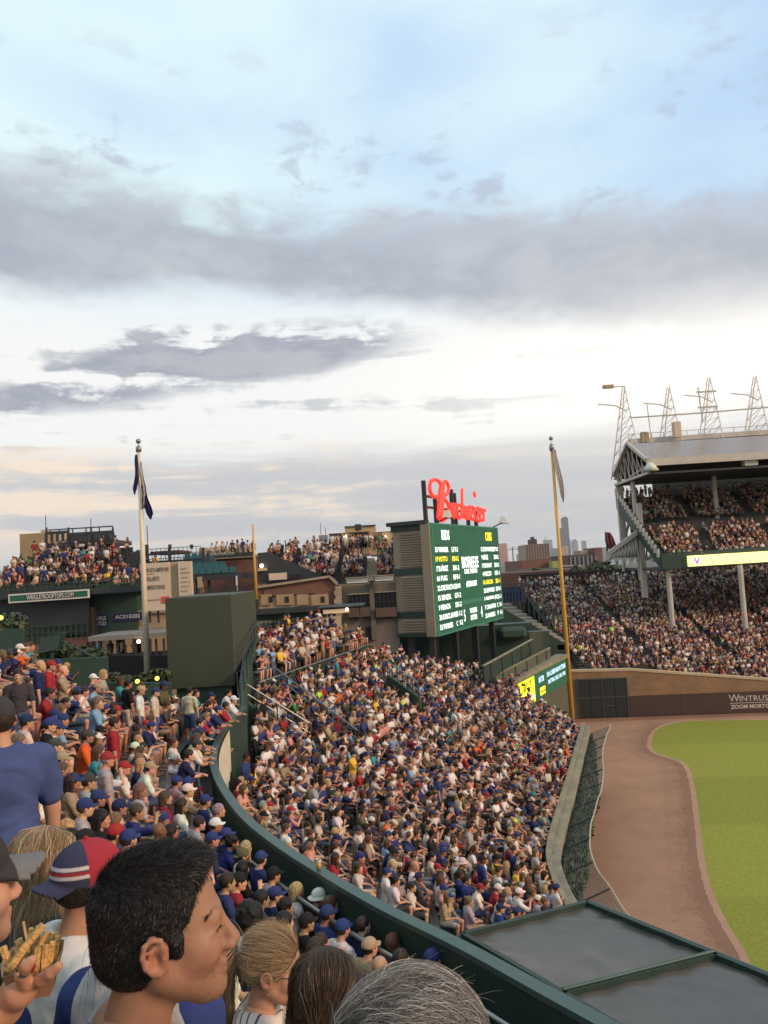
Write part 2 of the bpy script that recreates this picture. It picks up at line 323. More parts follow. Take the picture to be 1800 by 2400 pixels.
mx = t.nodes.new('ShaderNodeMix'); mx.data_type = 'RGBA'; mx.inputs[6].default_value = (0.225, 0.235, 0.016, 1); mx.inputs[7].default_value = (0.262, 0.262, 0.022, 1); t.links.new(w4.outputs[0], mx.inputs[0])
n1 = t.nodes.new('ShaderNodeTexNoise'); n1.inputs['Scale'].default_value = 5.0; n1.inputs['Detail'].default_value = 10; n1.inputs['Roughness'].default_value = 0.8; t.links.new(tcn.outputs['Object'], n1.inputs['Vector'])
r1 = t.nodes.new('ShaderNodeMapRange'); r1.inputs[1].default_value = 0.3; r1.inputs[2].default_value = 0.7; r1.inputs[3].default_value = 0.60; r1.inputs[4].default_value = 1.32; t.links.new(n1.outputs['Fac'], r1.inputs[0])
v1 = t.nodes.new('ShaderNodeVectorMath'); v1.operation = 'SCALE'; t.links.new(mx.outputs[2], v1.inputs[0]); t.links.new(r1.outputs[0], v1.inputs[3]); t.links.new(v1.outputs[0], b.inputs['Base Color'])
gr = MB(); gp = [(p[0], p[1], 0.020) for p in gx]; gp += [(75, 16, 0.020), (75, 60, 0.020), (40, 65.4, 0.020)]
gr.add(gp, [tuple(range(len(gp)))]); tag(gr.build('outfield_grass', m), kind='structure')

# ------------------------------------------------------------------ lower bleachers
def ribbon(c, n, o0, z0, o1, z1, ok=None, mbx=None):
    """strip between two offsets of a plan curve (o>0 = away from the field)"""
    b = mbx or MB(); z0 = np.broadcast_to(z0, len(c)); z1 = np.broadcast_to(z1, len(c)); A0 = c - n*o0; A1 = c - n*o1; run = []
    for i in range(len(c)):
        good = ok is None or ok(0.5*(A0[i]+A1[i]))
        if good: run.append(i)
        if (not good or i == len(c)-1) and len(run) > 1:
            k = len(run); b.add([(A0[j][0], A0[j][1], float(z0[j])) for j in run] + [(A1[j][0], A1[j][1], float(z1[j])) for j in run], [(i2, i2+1, k+i2+1, k+i2) for i2 in range(k-1)]); run = []
        elif not good: run = []
    return b
def stand(name, c, n, z0, sl, rows, poly, label, tr=lambda d: 0.0, o0=0.35, ROW=ROW):
    root = empty(name, (0, 0, 0), 0, label, 'bleachers'); ok = lambda p: inpoly(p, poly); st_ = MB()
    for k in range(rows):
        d = o0 + ROW*k; z = z0 + sl*ROW*k + tr(d)
        ribbon(c, n, d-0.0 if k else 0.12, z, d+ROW, z, ok, st_); ribbon(c, n, d+ROW, z, d+ROW, z0+sl*ROW*(k+1)+tr(d+ROW), ok, st_)
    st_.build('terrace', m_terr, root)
    for k in range(rows):
        d = o0 + ROW*k + 0.42; z = z0 + sl*ROW*k + 0.42 + tr(o0+ROW*k); b = MB()
        ribbon(c, n, d, z, d+0.30, z, ok, b); ribbon(c, n, d, z-0.045, d, z, ok, b)
        if b.v: b.build('bench', m_bench, root)
    return root
lowst = stand('lower_bleachers', FRONT, FN, LOW_Z, LOW_SL, 22, LOW_POLY, 'lower outfield bleachers rising from the ivy wall below the curved green rail', tier, ROW=ROWL)
upst = stand('upper_bleachers', RAIL, RN, UPB, UP_SL, 17, UP_POLY, 'upper bleachers terrace behind the curved dark green rail', o0=UP_OFF)

# front wall with ledge, ivy and wire basket
iF = [i for i in range(len(FRONT)) if 21.2 < FRONT[i][1] < 49.3]; F2, N2 = FRONT[iF], FN[iF]
fw = empty('outfield_wall', (5, 30, 0), 0, 'low outfield wall with weathered tan ledge in front of the lower bleachers', 'wall')
fw.location = (0, 0, 0)
b = MB(); ribbon(F2, N2, -0.30, -0.1, -0.30, 3.72, None, b); b.build('wall_face', m_conc, fw)
b = MB(); ribbon(F2, N2, -0.32, 3.80, -0.02, 3.80, None, b); ribbon(F2, N2, -0.32, 3.70, -0.32, 3.80, None, b); b.build('ledge', m_ledge, fw)
b = MB(); ribbon(F2, N2, -0.02, 3.98, 0.16, 3.98, None, b); ribbon(F2, N2, -0.02, 3.72, -0.02, 3.98, None, b); ribbon(F2, N2, 0.16, 3.3, 0.16, 3.98, None, b); b.build('parapet', m_ledge, fw)
# return wall at the far corner
e0 = F2[-1]; b = MB(); q = e0 - N2[-1]*4.2
b.bar((e0[0], e0[1]+0.15, 1.8), (q[0], q[1]+0.15, 1.8), 0.3, 3.9); b.build('return_wall', m_conc, fw)
bk = empty('wire_basket', (0, 0, 0), 0, 'wire mesh basket hung along the top of the ivy wall', 'basket')
RIM = F2 + N2*(1.38 + 0.10*np.sin(np.linspace(0, 14, len(F2))))[:, None]; INN = F2 + N2*0.34
b = MB(); b.tube([(p[0], p[1], 3.86+0.05*math.sin(i*0.7)) for i, p in enumerate(RIM)], 0.030, 6); b.build('rim_pipe', mat('pale_rim_pipe', (0.40, 0.36, 0.27), 0.5, 0.1, 3), bk)
for i in range(4, len(RIM)-2, 7):
    b = MB(); b.bar((INN[i][0], INN[i][1], 3.40), (RIM[i][0], RIM[i][1], 3.84), 0.045, 0.045); b.build('bracket', m_steel, bk)
b = MB()
for k in range(1, 12):
    t_ = k/12; L = INN*(1-t_)+RIM*t_
    for i in range(len(L)-1): b.bar((*L[i], 3.40+0.42*t_), (*L[i+1], 3.40+0.42*t_), 0.016, 0.003)
fine = np.linspace(0, len(F2)-1.001, 330)
for f in fine:
    i = int(f); t_ = f-i; p = INN[i]*(1-t_)+INN[i+1]*t_; q = RIM[i]*(1-t_)+RIM[i+1]*t_
    b.bar((*p, 3.40), (*q, 3.82), 0.016, 0.003)
tag(b.build('wire_mesh', m_dgreen, bk), kind='stuff')
# ivy leaves on the wall
def leaf_cloud(pts, nrm, size, name, m, parent=None, jit=1.0, label=None, cat=None, kind='stuff'):
    n = len(pts); pts = np.asarray(pts); nrm = np.asarray(nrm) + RNG.normal(0, 0.55*jit, (n, 3)); nrm /= np.linalg.norm(nrm, axis=1)[:, None]
    r = RNG.normal(0, 1, (n, 3)); a = np.cross(nrm, r); a /= np.linalg.norm(a, axis=1)[:, None]; c = np.cross(nrm, a)
    s = size*RNG.uniform(0.6, 1.4, n)[:, None]; v = np.concatenate([pts-a*s*0.5, pts+c*s*0.55, pts+a*s*0.5, pts-c*s*0.75]).reshape(4, n, 3).transpose(1, 0, 2).reshape(-1, 3)
    me = bpy.data.meshes.new(name); me.from_pydata(v.tolist(), [], np.arange(4*n).reshape(n, 4).tolist()); me.materials.append(m)
    o_ = bpy.data.objects.new(name, me); C.objects.link(o_); o_.parent = parent
    if kind: o_['kind'] = kind
    if label: tag(o_, label, cat)
    return o_
n = 15000; ii = RNG.integers(0, len(F2)-1, n); tt = RNG.random(n)[:, None]; base = F2[ii]*(1-tt)+F2[ii+1]*tt; zz = RNG.random(n)**0.8*3.4
bul = 0.36 + 0.34*np.clip(np.sin(base[:, 1]*0.9+1)*np.sin(base[:, 1]*0.37)+0.4, 0, 1)*RNG.random(n)*np.where(base[:, 1] > 24.6, 1, 0.4)
pts = np.c_[base + N2[ii]*bul[:, None], zz]; leaf_cloud(pts[base[:, 1] > 23.6], np.c_[N2[ii], np.full(n, 0.5)][base[:, 1] > 23.6], 0.16, 'ivy', m_ivy, None, label='dense green ivy leaves covering the outfield wall', cat='ivy')

# curved rail wall of the upper section
rw = empty('curved_rail_wall', (0, 0, 0), 0, 'curved dark green rail wall with teal cap along the upper bleachers', 'wall')
b = MB(); ribbon(RAIL, RN, 0.06, 8.10, 0.06, 9.55, None, b); ribbon(RAIL, RN, -0.08, 4.2, -0.08, 9.55, None, b); b.build('wall_face', m_dgreen, rw)
b = MB()
for a0, z0_, a1, z1_ in ((0.08, 9.55, -0.10, 9.55), (0.08, 9.62, -0.10, 9.62), (0.08, 9.55, 0.08, 9.62), (-0.10, 9.55, -0.10, 9.62)): ribbon(RAIL, RN, a0, z0_, a1, z1_, None, b)
b.build('cap', m_capgreen, rw)
b = MB(); b.tube([(p[0], p[1], 9.32) for p in (RAIL - RN*0.36)[4:]], 0.028, 8); b.build('pipe_rail', m_pipe, rw, True)
for i in range(6, len(RAIL)-4, 8):
    p = RAIL[i]-RN[i]*0.36; q = RAIL[i]-RN[i]*0.1; b = MB(); b.bar((*p, 9.30), (*q, 9.10), 0.03, 0.03); b.build('pipe_bracket', m_pipe, rw)
# end return of the rail and the stepped side wall between the two sections
ew = empty('green_side_wall', (-5.3, 28, 0), 0, 'tall plain green side wall stepping down from the batter eye to the lower seats', 'wall'); ew.location = (0, 0, 0)
b = MB(); pw = [(-5.25, 27.7), (-5.9, 33.0), (-6.45, 38.8)]
b.add([(-5.25, 27.75, 5), (-5.95, 33.0, 5), (-6.4, 38.8, 5), (-5.25, 27.75, 9.6), (-5.95, 33.0, 10.4), (-6.4, 38.8, 11.2)], [(0, 1, 4, 3), (1, 2, 5, 4)])
b.add([(-5.45, 27.75, 5), (-6.15, 33.0, 5), (-6.6, 38.8, 5), (-5.45, 27.75, 9.6), (-6.15, 33.0, 10.4), (-6.6, 38.8, 11.2)], [(0, 1, 4, 3), (1, 2, 5, 4)])
b.add([(-5.25, 27.75, 9.6), (-5.95, 33.0, 10.4), (-6.4, 38.8, 11.2), (-5.45, 27.75, 9.6), (-6.15, 33.0, 10.4), (-6.6, 38.8, 11.2)], [(0, 1, 4, 3), (1, 2, 5, 4)])
b.add([(-5.25, 27.75, 5), (-5.45, 27.75, 5), (-5.45, 27.75, 9.6), (-5.25, 27.75, 9.6)], [(0, 1, 2, 3)]); b.build('wall_panel', m_green, ew)
b = MB()
for z in (10.0, 10.35): b.tube([(-5.35, 27.9, z-0.0), (-6.05, 33.0, z+0.8), (-6.5, 38.8, z+1.6)], 0.022, 6)
for t_ in np.linspace(0, 1, 7): b.bar((-5.35-1.15*t_, 27.9+10.9*t_, 9.6+1.6*t_), (-5.35-1.15*t_, 27.9+10.9*t_, 10.35+1.6*t_), 0.04)
b.build('hand_rail', m_steel, ew)
# pale worn banner on the outer face of the curved wall
i0 = int(np.argmin(abs(RAIL[:, 1]-20.2))); i1 = int(np.argmin(abs(RAIL[:, 1]-24.2))); k = np.arange(i0, i1+1)
bt = [9.15-0.25*abs(math.sin(j*1.7))-0.55*math.sin(math.pi*min(1, j/len(k)*1.15)) for j in range(len(k))]
P0 = RAIL[k]+RN[k]*0.12; b = MB(); mN = len(k)
b.add([(p[0], p[1], 9.50) for p in P0] + [(p[0], p[1], z-0.7) for p, z in zip(P0, bt)], [(j, j+1, mN+j+1, mN+j) for j in range(mN-1)])
b.add([(p[0]+0.012, p[1], 9.50) for p in P0] + [(p[0]+0.012, p[1], z-0.7) for p, z in zip(P0, bt)], [(j, j+1, mN+j+1, mN+j) for j in range(mN-1)])
tag(b.build('worn_banner', mat('worn_banner_cloth', (0.62, 0.56, 0.42), 0.9, 0.2, 3)), 'pale ragged banner hanging on the curved green wall', 'banner')

# aisle walls and rails in the lower bleachers
def aisle(u0, v0, z0, u1, v1, z1, label, wall=True):
    a, c = PZ(u0, v0, z0), PZ(u1, v1, z1); r = empty('aisle_rail', (0, 0, 0), 0, label, 'railing')
    b = MB()
    for dz in (0, -0.38): b.tube([a+Vector((0, 0, dz)), c+Vector((0, 0, dz))], 0.03, 6)
    b.build('hand_rail', m_pipe, r)
    for t_ in np.linspace(0.02, 0.98, 7):
        p = a.lerp(c, t_); b = MB(); b.bar(p, p-Vector((0, 0, 1.1)), 0.05); b.build('post', m_steel, r)
    if wall:
        b = MB(); w = Vector((0, 0, 0.75)); w2 = Vector((0, 0, 1.5)); off = Vector((0.12, 0.12, 0))
        b.add([a-w, c-w, c-w2, a-w2, a-w+off, c-w+off, c-w2+off, a-w2+off], [(0, 1, 2, 3), (4, 5, 6, 7), (0, 1, 5, 4), (1, 2, 6, 5), (3, 0, 4, 7)]); b.build('side_wall', m_green, r)
aisle(640, 1562, 9.9, 838, 1712, 7.4, 'railed stair aisle with green side wall crossing the middle of the lower bleachers')
aisle(572, 1600, 9.9, 725, 1695, 8.1, 'railed stair aisle beside the tall green side wall')
aisle(905, 1548, 9.2, 980, 1600, 8.2, 'short railed aisle below the video board')
# cross-aisle fences near the far corner
def cross_fence(u0, v0, u1, v1, z, h, label, m_):
    a, c = PZ(u0, v0, z), PZ(u1, v1, z); r = empty('cross_fence', (0, 0, 0), 0, label, 'fence'); b = MB(); b.bar(a-Vector((0, 0, h/2)), c-Vector((0, 0, h/2)), 0.10, h); b.build('panel', m_, r)
    b = MB(); b.bar(a+Vector((0, 0, 0.03)), c+Vector((0, 0, 0.03)), 0.18, 0.06); b.build('top_rail', m_ledge, r)
    for t_ in np.linspace(0.1, 0.9, 5):
        p = a.lerp(c, t_); b = MB(); b.bar(p+Vector((0.07, -0.05, 0.0)), p+Vector((0.07, -0.05, -h)), 0.06); b.build('post', m_steel, r)
m_olive = mat('olive_panel', (0.085, 0.095, 0.060), 0.7, 0.15, 1.0)
cross_fence(1132, 1562, 1247, 1499, 7.9, 1.0, 'dark mesh fence below the video board, behind the ribbon screen', m_dgreen)
cross_fence(1160, 1584, 1288, 1519, 6.9, 0.8, 'olive panel fence just behind the ribbon screen', m_olive)
tf = empty('tier_fence', (0, 0, 0), 0, 'long dark fence wall between the two tiers of the lower bleachers', 'fence')
iT = [i for i in range(len(FRONT)) if inpoly(FRONT[i]-FN[i]*12.2, LOW_POLY)]; b = MB(); ribbon(FRONT[iT], FN[iT], 11.90, 8.2, 11.90, 9.48, None, b); ribbon(FRONT[iT], FN[iT], 11.96, 8.2, 11.96, 9.48, None, b); b.build('panel', m_dgreen, tf)
b = MB(); b.tube([(*(FRONT[i]-FN[i]*11.93), 9.54) for i in iT], 0.035, 6); b.build('top_rail', m_pipe, tf)

# ------------------------------------------------------------------ tarp canopy in the near right corner
tp = empty('tarp_canopy', (0, 0, 0), 0, 'grey tarpaulin canopy on green steel beams beside the warning track', 'canopy')
TA, TB, TC_, TD = PZ(1085, 2197, 5.2), PZ(1378, 2122, 5.2), PZ(1680, 2246, 5.2), PZ(1322, 2338, 5.2)
dv = (TC_-TB); TE = TC_ + dv*1.25; TF = TD + (TD-TA)*1.25
def tarp(a, b_, c, d, seed):
    bb = MB(); n = 40; rr = random.Random(seed); ph = [rr.uniform(0, 6) for _ in range(9)]
    def P(i, j):
        s, t_ = i/n, j/n; p = (a*(1-s)+b_*s)*(1-t_) + (d*(1-s)+c*s)*t_
        e = min(s, 1-s, t_, 1-t_); sag = -0.10*math.sin(math.pi*s)*math.sin(math.pi*t_)
        wr = 0.018*math.sin(26*s+5*math.sin(7*t_+ph[0])+ph[1])*math.exp(-e*9) + 0.030*max(0, math.sin(9*s+2*t_+ph[2]))**8*math.exp(-((t_-0.6-0.1*math.sin(5*s))/0.13)**2)
        return p + Vector((0, 0, sag+wr))
    V = [P(i, j) for j in range(n+1) for i in range(n+1)]
    bb.add(V, [(j*(n+1)+i, j*(n+1)+i+1, (j+1)*(n+1)+i+1, (j+1)*(n+1)+i) for j in range(n) for i in range(n)]); return bb
tarp(TA, TB, TC_, TD, 3).build('tarp_panel', m_tarp, tp, True)
tarp(TD, TC_, TE, TF, 8).build('tarp_panel', m_tarp, tp, True)
up = Vector((0, 0, 0.05))
for a, c, w in ((TA, TB, 0.13), (TD, TC_, 0.11), (TA, TF, 0.12), (TB, TE, 0.15)):
    b = MB(); b.bar(a+up, c+up, w, 0.13); b.build('beam', m_dgreen, tp)
b = MB(); off = Vector((0.10, 0.06, 0.06)); b.tube([TB+off, TE+off], 0.035, 8); b.build('front_pipe', m_pipe, tp)
b = MB(); b.tube([TD+Vector((0, .05, .14)), TC_+Vector((0, .05, .14))], 0.035, 8); b.build('cross_pipe', m_capgreen, tp)
for a in (TA, TD, TF, TB, TC_, TE):
    b = MB(); b.bar(a, a-Vector((0, 0, 3.6)), 0.14); b.build('post', m_dgreen, tp)
b = MB(); n_ = Vector((dv.y, -dv.x, 0)).normalized()*-1.0
if n_.x < 0: n_ = -n_
b.bar(TB+n_*0.35-dv*0.03-Vector((0, 0, 0.28)), TE+n_*0.35-Vector((0, 0, 0.28)), 0.34, 0.30); b.build('front_ledge', m_ledge, tp)
b = MB(); b.bar(TB+n_*0.30-Vector((0, 0, 2.9)), TE+n_*0.30-Vector((0, 0, 2.9)), 0.2, 4.9); b.build('front_wall', m_conc, tp)
b = MB(); b.bar(TA-Vector((0.0, 0, 0.9)), TF-Vector((0.0, 0, 0.9)), 0.05, 0.08); b.bar(TA-Vector((0, 0, 2.2)), TF-Vector((0, 0, 2.2)), 0.05, 0.08); b.build('back_rail', m_dgreen, tp)
# ------------------------------------------------------------------ batter's eye, flagpole, planters
be = empty('batters_eye', (-7.85, 36, 0), 0, 'large plain dark green box standing behind the upper bleachers', 'screen box'); be.location = (0, 0, 0)
b = MB(); b.box((-9.25, 33.0, 9.62), (-6.5, 38.9, 13.35)); b.build('box', m_eye, be, bevel=0.03)
b = MB(); b.box((-9.0, 33.3, 7.0), (-6.7, 38.6, 9.66)); b.build('plinth', m_green, be)
b = MB(); b.bar((-6.45, 33.1, 10.1), (-6.45, 38.7, 10.1), 0.05); b.bar((-6.45, 33.1, 9.75), (-6.45, 38.7, 9.75), 0.04)
for y in np.linspace(33.2, 38.6, 6): b.bar((-6.45, y, 9.2), (-6.45, y, 10.1), 0.05)
b.build('side_railing', m_pipe, be)
def flagpole(u0, v0, u1, v1, Y, r0, r1, name, label, cat, m_, ball=True):
    a = PY(u0, v0, Y); h = PY(u1, v1, Y).z - a.z; r = empty(name, a, 0, label, cat)
    b = MB(); b.tube([(0, 0, 0), (0, 0, h*0.5), (0, 0, h*0.96)], [r0, (r0+r1)/2, r1], 14); b.build('pole', m_, r, True)
    if ball:
        b = MB(); b.tube([(0, 0, h*0.94), (0, 0, h*0.955), (0, 0, h*0.965)], [r1*1.6, r1*1.7, r1*1.1], 12); b.build('truck', m_pipe, r, True)
        b = MB(); R_ = r1*1.5; b.tube([(0, 0, h*0.985+R_*math.sin(t_)) for t_ in np.linspace(-1.57, 1.57, 9)], [max(0.005, R_*math.cos(t_)) for t_ in np.linspace(-1.57, 1.57, 9)], 12)
        b.tube([(0, 0, h*0.96), (0, 0, h*0.985)], 0.02, 6); b.build('ball', m_pipe, r, True)
    return r, h
fp, fh = flagpole(346, 1592, 320, 1026, 34.5, 0.135, 0.075, 'flagpole', 'tall cream flagpole with limp navy flag beside the dark green box', 'flagpole', mat('cream_pole', (0.72, 0.62, 0.47), 0.45, 0.06, 2))
def limp_flag(z0, z1, w, m_, seed, off, colA=None):
    """gathered cloth hanging down from its hoist"""
    bb = MB(); n, k = 34, 13; rr = random.Random(seed); p1, p2 = rr.uniform(0, 6), rr.uniform(0, 6)
    V = []
    for j in range(n+1):
        t_ = j/n; z = z0 + (z1-z0)*t_; ww = w*(0.25+0.95*math.sin(math.pi*min(1, t_*0.62+0.18)))*(1 if t_ < 0.86 else (1-t_)/0.14*0.9+0.1); ox = off[0]*(0.3+0.9*t_)
        for i in range(k+1):
            s = i/k-0.5; fold = 0.16*math.sin(s*15+p1+2*t_)*(0.4+t_)*w*3
            V.append((ox + s*ww + 0.04*math.sin(7*t_+p2), off[1]-0.05+fold*0.6, z - abs(s)*0.12*(1-t_)))
    bb.add(V, [(j*(k+1)+i, j*(k+1)+i+1, (j+1)*(k+1)+i+1, (j+1)*(k+1)+i) for j in range(n) for i in range(k)]); return bb
limp_flag(fh*0.90, fh*0.70, 0.26, None, 3, (0.12, 0)).build('flag', mat('pale_flag_cloth', (0.45, 0.38, 0.33), 0.85, 0.3, 6), fp, True)
limp_flag(fh*0.93, fh*0.76, 0.16, None, 5, (-0.15, -0.05)).build('flag', m_navy, fp, True)
limp_flag(fh*0.80, fh*0.655, 0.30, None, 9, (0.34, 0.02)).build('flag', m_navy, fp, True)
rp, rh = flagpole(1342, 1690, 1284, 1018, 66.2, 0.19, 0.12, 'foul_pole', 'tall yellow foul pole carrying a pale hanging pennant beside the ribbon screen', 'foul pole', m_yellow)
limp_flag(rh*0.945, rh*0.755, 0.34, None, 11, (0.50, -0.2)).build('pennant', mat('white_pennant', (0.62, 0.55, 0.50), 0.85, 0.35, 5), rp, True)
yp, yh = flagpole(601, 1405, 590, 1222, 48.0, 0.095, 0.05, 'yellow_pole', 'slim yellow pole in front of the red brick building', 'pole', m_yellow, False)
rf, rfh = flagpole(1425, 1312, 1419, 1243, 120, 0.16, 0.09, 'far_flagpole', 'thin far flagpole with hanging dark red flag beside the white truss', 'flagpole', m_steel, False)
limp_flag(rfh*0.93, rfh*0.30, 1.1, None, 4, (0.75, 0)).build('flag', mat('dark_red_flag', (0.22, 0.05, 0.06), 0.85, 0.2, 2), rf, True)

def bush(u0, v0, u1, v1, Y, dep, n, name, label, leaf=0.14):
    a, c = PY(u0, (v0+v1)/2, Y), PY(u1, (v0+v1)/2, Y); um = (u0+u1)/2; zt, zb = PY(um, v0, Y).z, PY(um, v1, Y).z
    r = empty(name, (0.5*(a.x+c.x), Y, zb), 0, label, 'plant'); w = c.x-a.x; h = zt-zb
    cl = [(RNG.uniform(-0.45, 0.45)*w, RNG.uniform(-0.3, 0.3)*dep, RNG.uniform(0.15, 0.75)*h, RNG.uniform(0.12, 0.3)*min(w, 2.2*h)) for _ in range(12)]
    pts = []; nr = []
    for _ in range(n):
        x, y, z, s = cl[RNG.integers(0, len(cl))]; d = RNG.normal(0, 1, 3); d /= np.linalg.norm(d); rr = s*RNG.uniform(0.5, 1.05); p = np.array([x, y, z]) + d*rr*np.array([1.3, 0.9, 0.8])
        p[2] = min(max(p[2], 0), h*1.08); pts.append(p); nr.append(d+[0, 0, 0.4])
    leaf_cloud(pts, nr, leaf, 'foliage', m_leaf, r, kind=None)
    b = MB()
    for x, y, z, s in cl: b.tube([(x*0.7, y*0.7, 0), (x*0.9, y, z*0.6), (x, y, z)], [0.05, 0.035, 0.015], 5)
    b.build('stem', mat('bark', (0.06, 0.045, 0.03), 0.9, 0.3, 6), r); return r
def zwall(u0, v0, u1, v1, Y, name, m_, label, cat='wall', th=0.2, v0b=None, v1b=None):
    """upright wall panel whose corners are given at distance Y"""
    a, b_, c, d = PY(u0, v0, Y), PY(u1, v0b if v0b is not None else v0, Y), PY(u1, v1b if v1b is not None else v1, Y), PY(u0, v1, Y)
    k = MB(); t_ = Vector((0, th, 0)); k.add([a, b_, c, d, a+t_, b_+t_, c+t_, d+t_], [(0, 1, 2, 3), (7, 6, 5, 4), (0, 4, 5, 1), (1, 5, 6, 2), (2, 6, 7, 3), (3, 7, 4, 0)])
    return tag(k.build(name, m_), label, cat)
zwall(-30, 1475, 52, 1640, 29.5, 'planter_wall', m_green, 'dark green planter wall at the top of the upper bleachers, under the speaker end')
zwall(52, 1548, 250, 1680, 30.0, 'planter_wall', m_green, 'long dark green planter wall with bushes behind the back row of the upper bleachers', v0b=1540, v1b=1680)
zwall(250, 1600, 400, 1680, 31.0, 'planter_wall', m_green, 'low dark green planter wall at the foot of the cream flagpole')
bush(-30, 1440, 55, 1478, 30.2, 1.0, 1500, 'planter_bush', 'bushy green plant above the dark green planter wall near the speaker')
bush(62, 1508, 250, 1556, 31.0, 1.2, 3200, 'planter_bush', 'long spreading green bush on top of the long planter wall')
bush(255, 1574, 392, 1606, 32.0, 1.0, 1800, 'planter_bush', 'low green bush lit by small lamps at the flagpole foot')
bush(600, 1455, 700, 1476, 47.5, 1.0, 1000, 'planter_bush', 'small green shrub row above the upper crowd beneath the brick facade')
for u, v in ((368, 1590), (322, 1597), (2, 1448)):
    p = PY(u, v, 30.8 if u > 10 else 29.2); b = MB(); R_ = 0.085; b.tube([(p.x, p.y, p.z+R_*math.sin(t_)) for t_ in np.linspace(-1.5, 1.5, 6)], [R_*math.cos(t_)+0.003 for t_ in np.linspace(-1.5, 1.5, 6)], 10)
    tag(b.build('planter_lamp', mat('lit_yellow_lamp', (1.0, 0.80, 0.12), 0.5, 0.0, emit=1.6)), {368: 'round yellow lamp glowing brightest in the low flagpole bush', 322: 'small yellow lamp glowing at the left end of the low flagpole bush', 2: 'yellow lamp glowing in the bush near the speaker'}[u], 'lamp')
# loudspeaker on its arm
sp_ = empty('loudspeaker', PY(120, 1520, 29.0), 0, 'boxy green loudspeaker tilted on an arm above the planter bushes', 'loudspeaker')
b = MB(); b.add([(-.38, -.3, -.15), (.30, -.3, -.05), (.30, .35, .0), (-.38, .35, -.1), (-.30, -.22, .42), (.42, -.22, .52), (.42, .35, .50), (-.30, .35, .42)], [(0,3,2,1),(4,5,6,7),(0,1,5,4),(1,2,6,5),(2,3,7,6),(3,0,4,7)]); b.build('cabinet', m_dgreen, sp_, bevel=0.02)
b = MB(); b.add([(-.31, -.225, .432), (.43, -.225, .532), (.43, .35, .512), (-.31, .35, .432), (-.31, -.225, .452), (.43, -.225, .552), (.43, .35, .532), (-.31, .35, .452)], [(0,3,2,1),(4,5,6,7),(0,1,5,4),(1,2,6,5),(2,3,7,6),(3,0,4,7)]); b.build('lid', m_capgreen, sp_)
b = MB(); b.tube([(0.0, 0.0, 0.1), (0.0, 0.1, -1.5)], 0.06, 8); b.tube([(0.3, 0, 0.3), (1.6, 0.2, -0.5)], 0.03, 6); b.build('arm', m_dgreen, sp_)

# ------------------------------------------------------------------ video board with script sign
vb = empty('video_board', (0, 0, 0), 0, 'tall green video board showing line-ups on a tan louvred cabinet with red script sign', 'video board')
VL, VR = 55.0, 69.0
bl, br_ = PY(1009, 1225, VL), PY(1164, 1243, VR)     # top corners of the screen
zt, zb = 0.5*(bl.z+br_.z), 0.5*(PY(1029, 1482, VL).z + PY(1180, 1450, VR).z)
PL, PR = Vector((PY(1019, 1350, VL).x, VL, 0)), Vector((PY(1172, 1350, VR).x, VR, 0))
ux = (PR-PL).normalized(); BW = (PR-PL).length; BH = zt-zb; out_ = Vector((ux.y, -ux.x, 0)); back = -out_
VM = frame((PL.x, PL.y, zb), ux, (0, 0, 1))                     # x along the screen, y up, z toward the viewers
def vbox(x0, y0, z0, x1, y1, z1):
    b = MB(); b.box((x0, y0, z0), (x1, y1, z1)); b.v = [tuple(VM @ Vector(p)) for p in b.v]; return b
m_vb = mat('screen_green', (0.017, 0.082, 0.045), 0.5, 0.10, 0.35, emit=0.62); m_vbl = mat('screen_green_light', (0.030, 0.125, 0.072), 0.5, 0.06, 0.5, emit=0.62)
m_vtan = mat('cabinet_tan', (0.30, 0.235, 0.165), 0.7, 0.07, 0.8); m_scr = mat('screen_white', (0.86, 1.0, 0.96), 0.5, 0.0, emit=1.15); m_scy = mat('screen_yellow', (1.0, 0.80, 0.03), 0.5, 0.0, emit=1.0)
vbox(0, 0, -0.06, BW, BH, 0.0).build('screen', m_vb, vb)
fr = MB()
for x0, y0, x1, y1 in ((-0.12, -0.12, 0.0, BH+0.12), (BW, -0.12, BW+0.12, BH+0.12), (0, BH, BW, BH+0.12), (0, -0.12, BW, 0)):
    q = vbox(x0, y0, -0.3, x1, y1, 0.05); fr.add(q.v, q.f)
fr.build('screen_frame', m_vbl, vb)
ML = BW*0.335; MR = BW*0.665
for x in (ML, MR): vbox(x-0.03, 0.0 if x == ML else 0, 0.001, x+0.03, BH, 0.004).build('column_line', m_vbl, vb)
rows_l = ['33 WINKER|LF|0-2', '19 VOTTO|1B|0-2', '7 SUÁREZ|3B|1-2', '66 PUIG|RF|0-1', '22 DIETRICH|2B|0-0', '15 SENZEL|CF|1-2', '9 PERAZA|SS|1-2', '28 DESCLAFANI|P|1-2', '52 FARMER|C|0-2']
rows_r = ['12 SCHWARBER|LF|0-2', '9 BÁEZ|SS|0-2', '17 BRYANT|3B|0-2', '44 RIZZO|1B|1-1', '16 GARCIA|2B|1-1', '22 HEYWARD|RF|0-1', '5 ALMORA JR.|CF|1-1', '7 CARATINI|C|0-1', '35 HAMELS|P|0-1']
def vtext(s, x, y, size, m_, sx=1.0, align='LEFT', bold=0.012): return text('lettering', s, m_, VM @ Matrix.Translation((x, y, 0.012)), size, vb, 0.002, sx, align, bold)
rhh = (BH*0.80)/9.0
